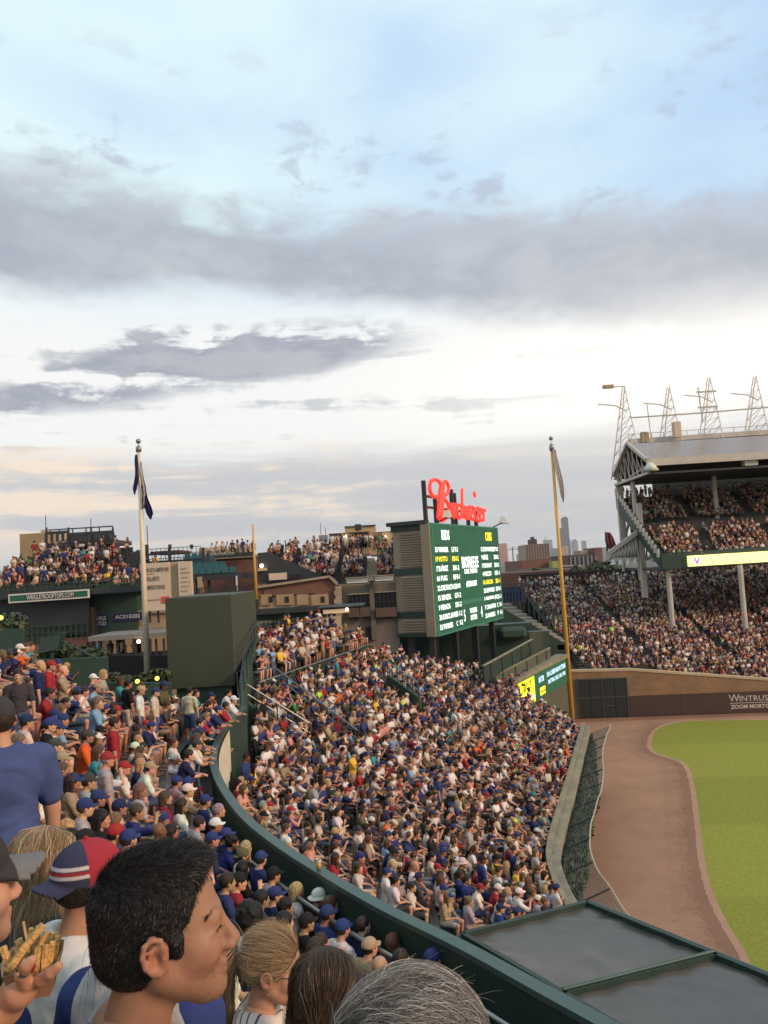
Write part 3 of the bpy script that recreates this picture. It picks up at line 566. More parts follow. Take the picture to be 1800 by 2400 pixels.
for col, (rows, x0, xw) in enumerate(((rows_l, 0.0, ML), (rows_r, MR, BW-MR))):
    for k, rtxt in enumerate(rows):
        y = BH*0.815 - rhh*(k+1)
        vbox(x0+0.10, y+rhh*0.95, 0.001, x0+xw-0.10, y+rhh*1.02, 0.006).build('row_line', m_dgreen, vb)
        a_, p_, s_ = rtxt.split('|'); mm = m_scy if (col == 0 and k == 1) or (col == 1 and k == 4) else m_scr
        for q, xx, ww in ((a_, x0+xw*0.07, xw*0.052*len(a_)), (p_, x0+xw*0.72, xw*0.055*len(p_)), (s_, x0+xw*0.86, xw*0.11)): fit_text('lettering', q, mm, VM @ Matrix.Translation((xx, y+rhh*0.22, 0.012)), ww*1.08, rhh*0.54*(1.3 if 'Á' in q else 1), vb, 0.012)
vtext('REDS', ML*0.5, BH*0.865, BH*0.125, m_scr, 0.75, 'CENTER', 0.03); vtext('CUBS', (MR+BW)/2, BH*0.865, BH*0.125, m_scy, 0.75, 'CENTER', 0.03)
CX = (ML+MR)/2
vtext('BIOFREEZE', CX, BH*0.585, BH*0.155, m_scr, 0.70, 'CENTER', 0.03); vtext('COOL THE PAIN', CX, BH*0.525, BH*0.066, m_scr, 0.82, 'CENTER', 0.012)
vtext('#FEELNOLIMITS', CX, BH*0.395, BH*0.075, m_scr, 0.62, 'CENTER', 0.016)
vbox(ML+0.05, BH*0.225, 0.001, MR-0.05, BH*0.262, 0.006).build('row_line', m_vbl, vb)
vtext('5', ML+0.25, BH*0.06, BH*0.16, m_scr, 0.6, 'LEFT', 0.02); vtext('4', MR-0.75, BH*0.06, BH*0.16, m_scr, 0.6, 'LEFT', 0.02)
vtext('WINNING', CX, BH*0.125, BH*0.07, m_scr, 0.7, 'CENTER', 0.012); vtext('BATTERS', CX, BH*0.055, BH*0.07, m_scr, 0.7, 'CENTER', 0.012)
# cabinet behind, its left end is seen with louvres
CD = 3.0
vbox(0.02, -0.1, -CD, BW-0.02, BH+0.1, -0.3).build('cabinet', m_vtan, vb)
le = MB(); q = vbox(-0.30, -0.1, -0.75, 0.02, BH+0.06, -0.10); le.add(q.v, q.f); le.build('edge_column', m_vtan, vb)
for y0, y1 in ((BH*0.955, BH*1.01), (BH*0.55, BH*0.615), (BH*0.155, BH*0.215), (-0.1, 0.02*BH)): vbox(-0.05, y0, -CD-0.1, 0.021, y1, -0.8).build('green_band', m_dgreen, vb)
vbox(-0.35, BH*1.01, -CD-0.3, 0.3, BH*1.045, -0.3).build('roof_lip', m_steel, vb)
for y0, y1 in ((BH*0.63, BH*0.945), (BH*0.235, BH*0.545), (BH*0.03, BH*0.15)):
    n_ = int((y1-y0)/0.16)
    for k in range(n_):
        y = y0 + (y1-y0)*k/n_; q = MB(); q.add([(-0.10, y, -2.5), (-0.10, y, -0.85), (0.03, y+0.11, -0.85), (0.03, y+0.11, -2.5), (-0.10, y+0.02, -2.5), (-0.10, y+0.02, -0.85), (0.03, y+0.13, -0.85), (0.03, y+0.13, -2.5)], [(0,3,2,1),(4,5,6,7),(0,1,5,4),(1,2,6,5),(2,3,7,6),(3,0,4,7)])
        q.v = [tuple(VM @ Vector(p)) for p in q.v]; q.build('louvre', m_vtan, vb)
for x in (0.8, BW*0.35, BW*0.66, BW-0.8):
    for z in (-0.8, -CD+0.6): vbox(x-0.2, -5.2, z-0.2, x+0.2, -0.09, z+0.2).build('support_column', m_steel, vb)
vbox(-0.15, BH*0.165, -1.9, -0.05, BH*0.185, -1.3).build('floodlight', m_dgreen, vb)
# script sign: neon-lit tube letters on a frame
m_neon = mat('red_lit_script', (0.95, 0.045, 0.03), 0.5, 0.0, emit=0.85)
sg = empty('script_sign', (0, 0, 0), 0, 'large red glowing script lettering on posts above the video board', 'sign'); sg['category'] = 'sign'
SH = BH*0.34; sw = BW*0.80; s0 = 0.25
def script(path, r=0.16, name='letter'):
    b = MB(); pts = catmull(path, 7); b.tube([VM @ Vector((s0 + x*sw, BH + 0.42 + y*SH, 0.0)) for x, y in pts], r*0.82, 8); b.build(name, m_neon, sg, True)
B_ = [(0.10, 0.02), (0.13, 0.40), (0.16, 0.80), (0.185, 1.0)]; script(B_, 0.22); script([(0.145, 0.02), (0.17, 0.40), (0.20, 0.85), (0.21, 0.98)], 0.20)
script([(0.20, 0.93), (0.12, 1.08), (0.03, 1.04), (-0.01, 0.85), (0.01, 0.66), (0.07, 0.60), (0.12, 0.66)], 0.17)
script([(0.19, 0.98), (0.25, 1.10), (0.30, 0.98), (0.28, 0.78), (0.20, 0.62), (0.26, 0.50), (0.28, 0.30), (0.23, 0.08), (0.15, -0.04), (0.10, 0.06)], 0.17)
def hump(x0, x1, h0, h1): return [(x0, h0), (x0-0.006, 0.22), (x0+0.02, 0.08), ((x0+x1)/2, 0.10), (x1, h1), (x1-0.004, 0.25), (x1+0.012, 0.07)]
script(hump(0.335, 0.39, 0.50, 0.50), 0.13)
script([(0.50, 0.44), (0.45, 0.48), (0.43, 0.28), (0.45, 0.08), (0.49, 0.14), (0.52, 0.45), (0.545, 0.98)], 0.13); script([(0.545, 0.98), (0.525, 0.40), (0.53, 0.08)], 0.13)
script(hump(0.565, 0.61, 0.48, 0.45), 0.12); script(hump(0.61, 0.66, 0.45, 0.50), 0.12)
script([(0.685, 0.22), (0.73, 0.32), (0.725, 0.48), (0.69, 0.44), (0.68, 0.20), (0.705, 0.06), (0.745, 0.14)], 0.12)
script([(0.765, 0.48), (0.76, 0.22), (0.775, 0.07), (0.795, 0.12)], 0.12); script([(0.775, 0.86), (0.785, 0.94), (0.793, 0.86), (0.785, 0.80)], 0.13, 'dot')
script([(0.81, 0.42), (0.845, 0.48), (0.835, 0.28), (0.80, 0.10), (0.835, 0.02), (0.865, 0.14)], 0.12)
script([(0.87, 0.22), (0.91, 0.32), (0.905, 0.46), (0.875, 0.42), (0.865, 0.20), (0.89, 0.06), (0.925, 0.12)], 0.12)
script([(0.945, 0.05), (0.955, 0.40), (0.975, 0.44), (1.00, 0.40)], 0.12)
for x, h in ((0.0, 1.05), (0.165, 0.6), (0.45, 0.95), (0.50, 0.85), (0.74, 0.5), (0.90, 0.4)):
    vbox(s0+x*sw-0.12, BH, -0.62, s0+x*sw+0.12, BH+0.42+h*SH, -0.36).build('post', m_steel, sg)
vbox(s0, BH+0.42+SH*0.30, -0.56, s0+sw*0.95, BH+0.42+SH*0.36, -0.40).build('cross_bar', m_steel, sg); vbox(s0, BH+0.42+SH*0.60, -0.56, s0+sw*0.2, BH+0.42+SH*0.66, -0.40).build('cross_bar', m_steel, sg)
for x in (1.6, BW-0.2):
    fl = empty('floodlight', VM @ Vector((x, BH+0.5, 0.6)), 0, 'white floodlight on a bracket at the %s' % ('foot of the script sign' if x < 5 else 'far top corner of the video board'), 'floodlight')
    b = MB(); b.add([(-.35, -.2, 0), (.35, -.2, 0), (.35, .2, 0), (-.35, .2, 0), (-.12, -.1, .5), (.22, -.1, .5), (.22, .1, .5), (-.12, .1, .5)], [(0,3,2,1),(4,5,6,7),(0,1,5,4),(1,2,6,5),(2,3,7,6),(3,0,4,7)]); b.build('housing', m_white, fl)
    b = MB(); b.bar((0, 0, 0), (-0.8, 0.35, -0.35), 0.09); b.bar((-0.3, 0.1, -.1), (0.6, 0, -0.1), 0.05); b.build('bracket', m_steel, fl)
# ribbon screen by the foul pole
rb = empty('ribbon_screen', (0, 0, 0), 0, 'long low ribbon screen with yellow panel beside the yellow foul pole', 'screen')
A0, A1 = PZ(1211, 1599, 5.9), PZ(1326, 1541, 5.9); rx = (A1-A0).normalized(); RWD = (A1-A0).length
RM = frame((A0.x, A0.y, 3.95), rx, (0, 0, 1))
def rbox(x0, y0, z0, x1, y1, z1):
    b = MB(); b.box((x0, y0, z0), (x1, y1, z1)); b.v = [tuple(RM @ Vector(p)) for p in b.v]; return b
rbox(0, 0, -0.35, RWD, 1.95, 0).build('screen', m_vb, rb)
rbox(0.25, 0.04, 0.002, RWD*0.30, 1.80, 0.02).build('yellow_panel', mat('screen_lemon', (0.86, 0.92, 0.03), 0.5, 0.0, emit=0.95), rb)
rbox(-0.7, 1.95, -0.8, RWD+0.15, 2.22, 0.16).build('hood', m_ledge, rb); rbox(-0.9, 1.0, -0.7, -0.0, 1.95, 0.08).build('end_hood', m_ledge, rb)
rbox(-0.3, -4.0, -0.6, RWD+0.3, -0.02, -0.10).build('wall', m_olive, rb)
rbox(RWD*0.40, 0.18, 0.002, RWD*0.50, 0.72, 0.02).build('yellow_tile', m_scy, rb)
m_scb = mat('screen_pale_blue', (0.55, 0.80, 1.0), 0.5, 0.0, emit=0.95)
for s, x, y, sz, sx_, mm in (('BATTER', 0.385, 1.12, 0.40, 0.10, m_scb), ('ON A CAREER HIGH HIT STREAK', 0.55, 1.22, 0.36, 0.42, m_scb), ('BATTING .300, 2 HR, 5 RBI', 0.57, 0.62, 0.36, 0.38, m_scb), ('GARCIA', 0.405, 0.34, 0.22, 0.09, m_black), ('Zone', 0.13, 0.25, 0.55, 0.15, m_scb)):
    fit_text('lettering', s, mm, RM @ Matrix.Translation((RWD*x, y, 0.03)), RWD*sx_, sz, rb, 0.012)
# ------------------------------------------------------------------ brick field wall with gate
fwl = empty('brick_field_wall', (0, 0, 0), 0, 'brown brick field wall with dark padded base and white lettering', 'wall')
WA, WD = Vector((11.5, 71.02, 0)), Vector((15.5, -2.10, 0)).normalized(); WM = frame(WA, WD, (0, 0, 1))
def wpoly(pts, z0, z1, name, m_, par=fwl):
    b = MB(); n = len(pts); b.add([WM @ Vector((x, y, z1)) for x, y in pts] + [WM @ Vector((x, y, z0)) for x, y in pts], [tuple(range(n)), tuple(range(2*n-1, n-1, -1))] + [(i, n+i, n+(i+1) % n, (i+1) % n) for i in range(n)]); return b.build(name, m_, par)
wx = lambda u, v=1620: (PY(u, v, 70.2-0.135*(u-1356)/28.7*0.4)-WA).dot(WD)
xg0, xg1 = wx(1355, 1640), wx(1471, 1640)
wpoly([(0, 0), (46, 0), (46, 1.9), (20.5, 2.62), (9.0, 3.95), (0, 4.1)], -0.5, 0.0, 'brick_face', m_fwbrick)
wpoly([(46, 1.9), (20.5, 2.62), (9.0, 3.95), (0, 4.1), (0, 4.28), (9.0, 4.13), (20.5, 2.80), (46, 2.08)][::-1], -0.55, 0.06, 'coping', mat('pale_coping', (0.50, 0.38, 0.24), 0.8, 0.15, 1.0))
m_pad = mat('wall_pad_brown', (0.066, 0.036, 0.028), 0.5, 0.10, 1.0)
for k in range(9):
    xa, xb = xg1+0.15+k*4.2, xg1+0.15+(k+1)*4.2-0.02
    wpoly([(xa, 0.05), (xb, 0.05), (xb, 1.8), (xa, 1.8)], 0.003, 0.09, 'wall_pad', m_pad)
gt = empty('bullpen_gate', (0, 0, 0), 0, 'dark green double gate set in the brick field wall', 'gate')
m_gate = mat('gate_green', (0.018, 0.022, 0.020), 0.6, 0.15, 2)
wpoly([(xg0, 0.05), (xg1, 0.05), (xg1, 3.35), (xg0, 3.35)], 0.004, 0.06, 'gate_backing', m_gate, gt)
mg = (xg0+xg1)/2
for xa, xb in ((xg0+0.06, (xg0+mg)/2-0.04), ((xg0+mg)/2+0.04, mg-0.04), (mg+0.04, (xg1+mg)/2-0.04), ((xg1+mg)/2+0.04, xg1-0.06)):
    for ya, yb in ((0.12, 1.75), (1.85, 3.25)): wpoly([(xa, ya), (xb, ya), (xb, yb), (xa, yb)], 0.06, 0.10, 'gate_panel', m_gate, gt)
m_gf = mat('gate_frame_grey', (0.055, 0.060, 0.056), 0.5, 0.1, 2)
for r_ in ((xg0-.06, 0, xg0+.06, 3.42), (xg1-.06, 0, xg1+.06, 3.42), (mg-.04, 0, mg+.04, 3.4), (xg0, 1.75, xg1, 1.85), (xg0, 3.3, xg1, 3.42)):
    wpoly([(r_[0], r_[1]), (r_[2], r_[1]), (r_[2], r_[3]), (r_[0], r_[3])], 0.061, 0.135, 'gate_frame', m_gf, gt)
wpoly([(mg+0.1, 1.0), (mg+0.9, 1.0), (mg+0.9, 1.1), (mg+0.1, 1.1)], 0.136, 0.20, 'latch_bar', m_gf, gt)
m_let = mat('wall_lettering', (0.60, 0.52, 0.44), 0.7, 0.05, 2)
xt = wx(1702, 1640)
text('lettering', 'W', m_let, WM @ Matrix.Translation((xt, 1.02, 0.10)), 0.86, fwl, 0.004, 0.95, 'LEFT', 0.0); text('lettering', 'INTRUST', m_let, WM @ Matrix.Translation((xt+0.80, 1.02, 0.10)), 0.66, fwl, 0.004, 1.05, 'LEFT', 0.0)
wpoly([(xt+0.05, 0.86), (xt+4.4, 0.86), (xt+4.4, 0.90), (xt+0.05, 0.90)], 0.09, 0.10, 'rule_line', m_let)
text('lettering', 'ZOOM MORTGAGE', m_let, WM @ Matrix.Translation((xt+0.10, 0.42, 0.10)), 0.46, fwl, 0.004, 0.97, 'LEFT', 0.012)
# ------------------------------------------------------------------ rooftop buildings across the street
CROWD = []      # (x, y, floor z, facing angle, standing?) for the far crowd
def xz(u0, v0, u1, v1, Y):
    um, vm = (u0+u1)/2, (v0+v1)/2; return PY(u0, vm, Y).x, PY(u1, vm, Y).x, PY(um, v1, Y).z, PY(um, v0, Y).z
def bx(name, u0, v0, u1, v1, Y, dep, m_, par, bevel=0.0, grow=0.0):
    x0, x1, z0, z1 = xz(u0, v0, u1, v1, Y); b = MB(); b.box((x0, Y, z0-grow), (x1, Y+dep, z1)); return b.build(name, m_, par, bevel=bevel)
def btext(s, u, v, Y, px_h, m_, par, sx=1.0, align='LEFT', bold=0.0):
    p = PY(u, v, Y); return text('lettering', s, m_, frame(p, (1, 0, 0), (0, 0, 1)), px_h/FPX*Y*1.36, par, 0.004, sx, align, bold)
def railing(name, u0, v0, u1, v1, Y, n, m_, par, rails=2, w=0.05):
    a0, a1 = PY(u0, v0, Y), PY(u1, v0, Y); h = a0.z-PY(u0, v1, Y).z; b = MB()
    z = 0.5*(a0.z+a1.z)
    for k in range(rails): b.bar((a0.x, Y, z-h*0.5*k), (a1.x, Y, z-h*0.5*k), w)
    for t_ in np.linspace(0, 1, n): x = a0.x+(a1.x-a0.x)*t_; b.bar((x, Y, z), (x, Y, z-h), w*0.8)
    return b.build(name, m_, par)
def bldg(name, label, cat='building'): return empty(name, (0, 0, 0), 0, label, cat)
def terr(par, u0, u1, Y0, v0, Y1, v1, rows, m_, fill, face=-math.pi/2, stand=0.2, name='terrace', uoff=0):
    """roof bleachers: steps rising away from the viewer between two image rows"""
    b = MB(); um = (u0+u1)/2; z0, z1 = PY(um, v0, Y0).z, PY(um, v1, Y1).z
    for k in range(rows):
        t0, t1 = k/rows, (k+1)/rows; ya, yb = Y0+(Y1-Y0)*t0, Y0+(Y1-Y0)*t1; za = z0+(z1-z0)*t0; zb_ = z0+(z1-z0)*t1
        xa, xb = PY(u0+uoff*t0, v0, Y0).x, PY(u1, v0, Y0).x; b.box((xa, ya, za-0.35), (xb, yb+0.02, zb_ if False else za))
        b.box((xa, ya+0.30, za), (xb, ya+0.55, za+0.40))
        x = xa+0.3
        while x < xb-0.2:
            if RNG.random() < fill: CROWD.append((x+RNG.normal(0, .06), ya+0.45, za, face+RNG.normal(0, 0.25), RNG.random() < stand))
            x += 0.52
    b.box((PY(u0, v0, Y0).x, Y0+0.2, z0-3.0), (PY(u1, v0, Y0).x, Y1, z0-0.36)); return b.build(name, m_, par)

# left building: open porch, sign, roof bleachers, steel look-out
L = bldg('rooftop_building', 'dark porch building with roof bleachers and long green rooftop sign')
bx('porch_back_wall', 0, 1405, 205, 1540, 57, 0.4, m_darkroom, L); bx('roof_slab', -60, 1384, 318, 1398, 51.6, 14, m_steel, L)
bx('brick_pier', 184, 1424, 222, 1530, 53, 1.6, m_brickb, L); bx('brick_pier', 5, 1415, 28, 1530, 53, 1.6, m_green, L); bx('base_wall', -60, 1500, 205, 1600, 52.8, 4, m_brick, L)
railing('porch_railing', 35, 1466, 205, 1500, 52.6, 14, m_green, L, 2, 0.07); bx('porch_panel', 48, 1476, 100, 1508, 52.7, 0.06, m_eye, L)
for u in (165, 172): bx('porch_post', u, 1405, u+3, 1480, 53, 0.12, m_steel, L)
for k in range(7): CROWD.append((PY(45+k*17, 1480, 54).x, 54+RNG.uniform(0, 2), PY(100, 1497, 54).z, RNG.uniform(-2.5, -0.5), False))
terr(L, -60, 205, 52.6, 1388, 63, 1300, 9, m_steel, 0.62, stand=0.35, uoff=0); terr(L, 205, 318, 53.5, 1386, 60, 1338, 6, m_green, 0.30, stand=0.1)
railing('deck_railing', -60, 1366, 318, 1387, 51.9, 30, m_green, L, 2, 0.06)
bx('penthouse', 47, 1250, 108, 1345, 65, 6, m_ochre, L); bx('penthouse', 108, 1250, 140, 1345, 66, 4, m_tan, L); bx('penthouse', 165, 1276, 216, 1345, 64.5, 5, m_lime, L); bx('chimney', 96, 1242, 108, 1256, 65.2, 1, m_tan, L)
lk = bldg('steel_lookout', 'black steel look-out deck with glass rails above the roof bleachers', 'platform')
bx('deck_beam', 108, 1269, 266, 1279, 62, 4.5, m_steel, lk)
for u in (108, 160, 213, 264): bx('post', u-1.5, 1236, u+1.5, 1272, 62, 0.18, m_steel, lk)
bx('long_post', 260, 1278, 264, 1342, 62, 0.2, m_steel, lk)
railing('glass_rail', 108, 1248, 160, 1270, 62.05, 5, m_steel, lk, 1, 0.22); railing('glass_rail', 160, 1250, 264, 1270, 62.05, 13, m_steel, lk, 1, 0.26); railing('glass_rail', 108, 1238, 264, 1250, 66, 6, m_steel, lk, 1, 0.1)
for u, v in ((107, 1208), (213, 1216)): bx('antenna', u-0.6, v, u+0.6, 1250, 62.3, 0.06, m_steel, lk)
bx('notice_board', 180, 1275, 197, 1281, 61.8, 0.08, m_white, lk)
sgn1 = bldg('rooftop_sign', 'long white framed green sign reading WRIGLEYROOFTOPS.COM on the porch building', 'sign')
def sign_box(par, u0, v0, u1, v1, Y, tilt, txt, mid0, mid1, mid_m, txt_m):
    a, c = PY(u0, v0, Y), PY(u1, v1, Y); 
    M0 = frame((a.x, Y, a.z), (c.x-a.x, 0, tilt), (0, 0, 1)); w = c.x-a.x; h = a.z - PY(u0, v0+(v1-v0), Y).z
    return M0, w
Ys = 51.3; pA, pB = PY(20, 1414, Ys), PY(209, 1401, Ys); SM = frame(pA, pB-pA, (0, 0, 1)); sw_ = (pB-pA).length; sh_ = 20.5/FPX*Ys
def smesh(MM, x0, y0, z0, x1, y1, z1, name, m_, par):
    b = MB(); b.box((x0, y0, z0), (x1, y1, z1)); b.v = [tuple(MM @ Vector(p)) for p in b.v]; return b.build(name, m_, par)
smesh(SM, 0, 0, -0.12, sw_, sh_, 0, 'frame', m_white, sgn1); smesh(SM, 0.09, 0.09, 0.0, sw_-0.09, sh_-0.09, 0.012, 'panel', m_signgreen, sgn1)
smesh(SM, sw_*0.21, 0.09, 0.012, sw_*0.82, sh_-0.09, 0.02, 'name_panel', mat('sign_dark', (0.012, 0.03, 0.022), 0.6, 0.1, 2), sgn1)
fit_text('lettering', 'WRIGLEYROOFTOPS.COM', m_white, SM @ Matrix.Translation((sw_*0.225, 0.13, 0.026)), sw_*0.585, sh_-0.26, sgn1, 0.01)

# ochre building with banners, canopy below
O = bldg('ochre_building', 'ochre stone building with two dark banners above a flat canopy')
bx('wall', 214, 1436, 420, 1600, 54, 8, m_ochre, O, grow=6); bx('parapet_band', 214, 1470, 420, 1476, 53.8, 0.3, m_lime, O); bx('parapet_band', 214, 1432, 420, 1440, 53.8, 0.3, m_lime, O)
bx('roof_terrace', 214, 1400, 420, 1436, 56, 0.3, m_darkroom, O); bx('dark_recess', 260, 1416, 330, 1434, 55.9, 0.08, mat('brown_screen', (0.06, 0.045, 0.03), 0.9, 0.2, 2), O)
bx('cartouche', 345, 1455, 385, 1468, 53.85, 0.2, m_lime, O)
for k in range(6): CROWD.append((PY(225+k*15, 1440, 55.2).x, 55.2, PY(260, 1438, 55.2).z, RNG.uniform(-2.6, -.5), True))
ban = bldg('fan_banner', 'dark banner with white words EAMUS CATULI on the ochre wall', 'banner')
bx('cloth', 217, 1441, 252, 1470, 53.6, 0.05, m_navy, ban); fit_text('lettering', 'EAMUS', m_white, frame(PY(220.5, 1455, 53.55), (1, 0, 0), (0, 0, 1)), 28/FPX*53.5, 10/FPX*53.5, ban, 0.02); fit_text('lettering', 'CATULI!', m_white, frame(PY(220, 1467.5, 53.55), (1, 0, 0), (0, 0, 1)), 29/FPX*53.5, 10/FPX*53.5, ban, 0.02)
ban = bldg('fan_banner', 'navy banner with white letters and digits AC010202 on the ochre wall', 'banner')
bx('cloth', 266, 1436, 334, 1455, 53.6, 0.05, m_navy, ban); fit_text('lettering', 'AC010202', m_white, frame(PY(270, 1451, 53.55), (1, 0, 0), (0, 0, 1)), 58/FPX*53.5, 9/FPX*53.5, ban, 0.01)
K = bldg('flat_canopy', 'flat grey canopy on dark posts with a lit bulb, below the banners', 'canopy')
bx('roof', 206, 1487, 395, 1498, 46, 4, mat('canopy_grey', (0.20, 0.185, 0.16), 0.6, 0.1, 2), K)
for u in (218, 236, 275, 318, 352, 366, 384): bx('post', u-2, 1497, u+2, 1560, 46.4, 0.16, m_steel, K)
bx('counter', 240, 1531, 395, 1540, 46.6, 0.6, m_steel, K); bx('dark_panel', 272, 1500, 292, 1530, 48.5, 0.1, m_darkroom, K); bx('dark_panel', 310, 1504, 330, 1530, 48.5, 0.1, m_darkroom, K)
p = PY(325, 1499, 45.9); b = MB(); b.tube([(p.x, p.y, p.z-0.11+0.11*math.sin(a)) for a in np.linspace(-1.5, 1.5, 6)], [0.115*math.cos(a)+0.004 for a in np.linspace(-1.5, 1.5, 6)], 10); b.build('bulb', m_lamp, K)
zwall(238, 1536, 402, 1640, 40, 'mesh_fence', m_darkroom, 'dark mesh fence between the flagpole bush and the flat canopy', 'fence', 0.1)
zwall(180, 1530, 245, 1640, 38, 'stair_screen', m_green, 'sloping green stair screen left of the cream flagpole', 'screen', 0.1, v0b=1568)
for k in range(5): CROWD.append((PY(240+k*28, 1530, 48).x, 47.4, PY(300, 1560, 47.4).z, -1.6+RNG.normal(0, .5), True))
# steel stands, stair truss and teal seats in the middle
T = bldg('steel_stands', 'black steel roof stands with sloping stair and rows of teal seats', 'stands')
def seg(u0, v0, u1, v1, Y, w, h=None, name='stair_truss', m_=m_steel, par=T):
    b = MB(); b.bar(PY(u0, v0, Y), PY(u1, v1, Y), 0.5, w, up=(0, 1, 0)) if False else b.bar(PY(u0, v0, Y), PY(u1, v1, Y), h or 0.6, w); return b.build(name, m_, par)
seg(262, 1352, 335, 1300, 60, 0.9, 0.9); seg(285, 1362, 340, 1318, 60, 0.7, 0.5); seg(208, 1356, 300, 1345, 60, 0.7, 1.0, 'deck_beam')
for u, v in ((344, 1276), (476, 1283), (397, 1285), (487, 1296)): bx('post', u-3.2, v, u+3.2, 1330, 61, 0.22, m_steel, T)
bx('mast', 344.4, 1232, 345.8, 1280, 61, 0.06, m_steel, T)
for u, v, w in ((206, 1304, 66), (285, 1297, 60), (340, 1296, 70), (345, 1312, 130)): bx('rail_beam', u, v, u+w, v+4.5, 61.5, 0.3, m_steel if v != 1297 else mat('rust_roof', (0.09, 0.035, 0.03), 0.8, 0.2, 2), T)
bx('rust_roof', 352, 1291, 420, 1298, 66, 4, MATS['rust_roof'], T)
railing('roof_railing', 205, 1296, 335, 1322, 61, 14, m_steel, T, 2, 0.05); railing('roof_railing', 335, 1284, 470, 1312, 66, 14, m_steel, T, 2, 0.05); railing('roof_railing', 350, 1308, 440, 1324, 61, 12, m_steel, T, 2, 0.05)
for u in (397, 448): bx('lamp_head', u-3, 1276, u+3, 1286, 62, 0.3, m_steel, T)
m_teal = mat('teal_seat', (0.030, 0.115, 0.130), 0.5, 0.15, 3)
for r_ in range(9):
    Y_ = 58+r_*0.8; v_ = 1344-r_*4.8; u0 = 446 - 2*r_; u1 = 556 - r_*8.5
    x0, x1 = PY(u0, v_, Y_).x, PY(u1, v_, Y_).x; z = PY(500, v_, Y_).z; n_ = int((x1-x0)/0.56)
    bx('seat_step', u0, v_+1, u1, v_+6, Y_+0.45, 0.5, m_steel, T)
    for k in range(n_):
        x = x0+0.56*k; b = MB(); b.box((x, Y_, z), (x+0.46, Y_+0.36, z+0.06)); b.box((x, Y_+0.36, z), (x+0.46, Y_+0.42, z+0.42)); b.build('seat', m_teal, T)
bx('platform', 446, 1346, 556, 1360, 57.5, 9, m_steel, T)
for u in (462, 490, 553): bx('post', u-3, 1358, u+3, 1420, 58, 0.3, m_steel, T)
bx('white_column', 463, 1352, 473, 1392, 57.3, 0.5, m_lime, T); railing('lower_railing', 446, 1376, 580, 1400, 57.2, 16, m_steel, T, 2, 0.06); bx('pale_post', 553, 1350, 556, 1384, 57.3, 0.15, m_white, T)
terr(T, 262, 335, 57, 1382, 60, 1352, 4, m_steel, 0.15)
# cream billboard
bb = bldg('cream_billboard', 'cream two-panel billboard with brown lettering beside the flagpole', 'billboard')
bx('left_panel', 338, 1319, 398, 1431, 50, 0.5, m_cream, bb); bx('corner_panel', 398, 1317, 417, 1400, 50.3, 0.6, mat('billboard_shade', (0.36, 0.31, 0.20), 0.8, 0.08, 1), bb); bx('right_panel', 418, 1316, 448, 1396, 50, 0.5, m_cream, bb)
for s_, u, v, w in (('WE GET A LIMITED VIEW', 342.5, 1341.5, 54), ('STILL BEATS', 343.5, 1362, 30), ('LIMITED STORAGE.', 344.5, 1382, 43)): fit_text('lettering', s_, m_brownprint, frame(PY(u, v, 49.95), (1, 0, 0), (0, 0, 1)), w/FPX*50, 9.5/FPX*50, bb, 0.01)
bx('underline', 342.5, 1345, 361, 1346, 49.97, 0.02, m_brownprint, bb); bx('red_badge', 378, 1398, 396, 1413, 49.95, 0.04, m_red, bb); btext('Samsung Galaxy', 346, 1408, 49.95, 4, m_brownprint, bb, 0.8)
for k, s_ in enumerate(('expandable', 'memory you can', 'switch today', 'Galaxy S9', 'T-Mobile only', 'at us')): fit_text('lettering', s_, m_brownprint, frame(PY(424, 1335+k*10.5, 49.95), (1, 0, 0), (0, 0, 1)), (14+(k*5) % 8)/FPX*50, 4.2/FPX*50, bb, 0.0)
for u in (350, 370, 392, 410, 430): bx('leg', u-1.5, 1390 if u > 395 else 1430, u+1.5, 1460, 50.6, 0.2, m_steel, bb)
# big plain red brick block behind
R1 = bldg('brick_block', 'tall plain red brick block behind the teal seats')
bx('wall', 440, 1309, 602, 1450, 72, 20, m_brick, R1, grow=6); bx('roof_edge', 438, 1304, 602, 1310, 71.8, 20, m_lime, R1)
for u, v, w, h in ((466, 1284, 16, 20), (498, 1280, 12, 24), (515, 1288, 14, 16), (538, 1284, 12, 20), (553, 1275, 32, 18)): bx('roof_unit', u, v, u+w, v+h+8, 75, 3, m_lime if u != 498 else m_ochre, R1)
rs = bldg('roof_edge_sign', 'dark strip sign with pale letters on the edge of the red brick block', 'sign'); bx('strip', 452, 1297, 596, 1307, 71, 0.2, m_steel, rs); btext('WRIGLEYROOFTOPS.COM', 462, 1304.5, 70.95, 6.0, m_white, rs, 0.9)
for k in range(9): CROWD.append((PY(500+k*12, 1300, 73).x, 72.6, PY(540, 1309, 72).z, -1.57+RNG.normal(0, .4), True))
# red brick building with stone ornament and packed roof bleachers
R2 = bldg('ornate_brick_building', 'red brick building with carved stone panels and packed roof bleachers')
zt_ = PY(700, 1358, 56).z; zb_ = -0.3; x0, x1, x2 = PY(600, 1400, 56).x, PY(775, 1400, 56).x, PY(792, 1400, 56).x
b = MB(); b.add([(x0, 56, zb_), (x2, 56, zb_), (x2, 56, zt_-0.55), (x1, 56, zt_), (x0, 56, zt_-0.45), (x0, 70, zb_), (x2, 70, zb_), (x2, 70, zt_-0.55), (x1, 70, zt_), (x0, 70, zt_-0.45)], [(0,1,2,3,4),(9,8,7,6,5),(0,5,6,1),(1,6,7,2),(2,7,8,3),(3,8,9,4),(4,9,5,0)]); b.build('wall', m_brick, R2)
b = MB(); b.bar((x0, 55.9, zt_-0.38), (x1, 55.9, zt_+0.07), 0.35, 0.16); b.bar((x1, 55.9, zt_+0.07), (x2, 55.9, zt_-0.48), 0.35, 0.16); b.build('coping', m_lime, R2)
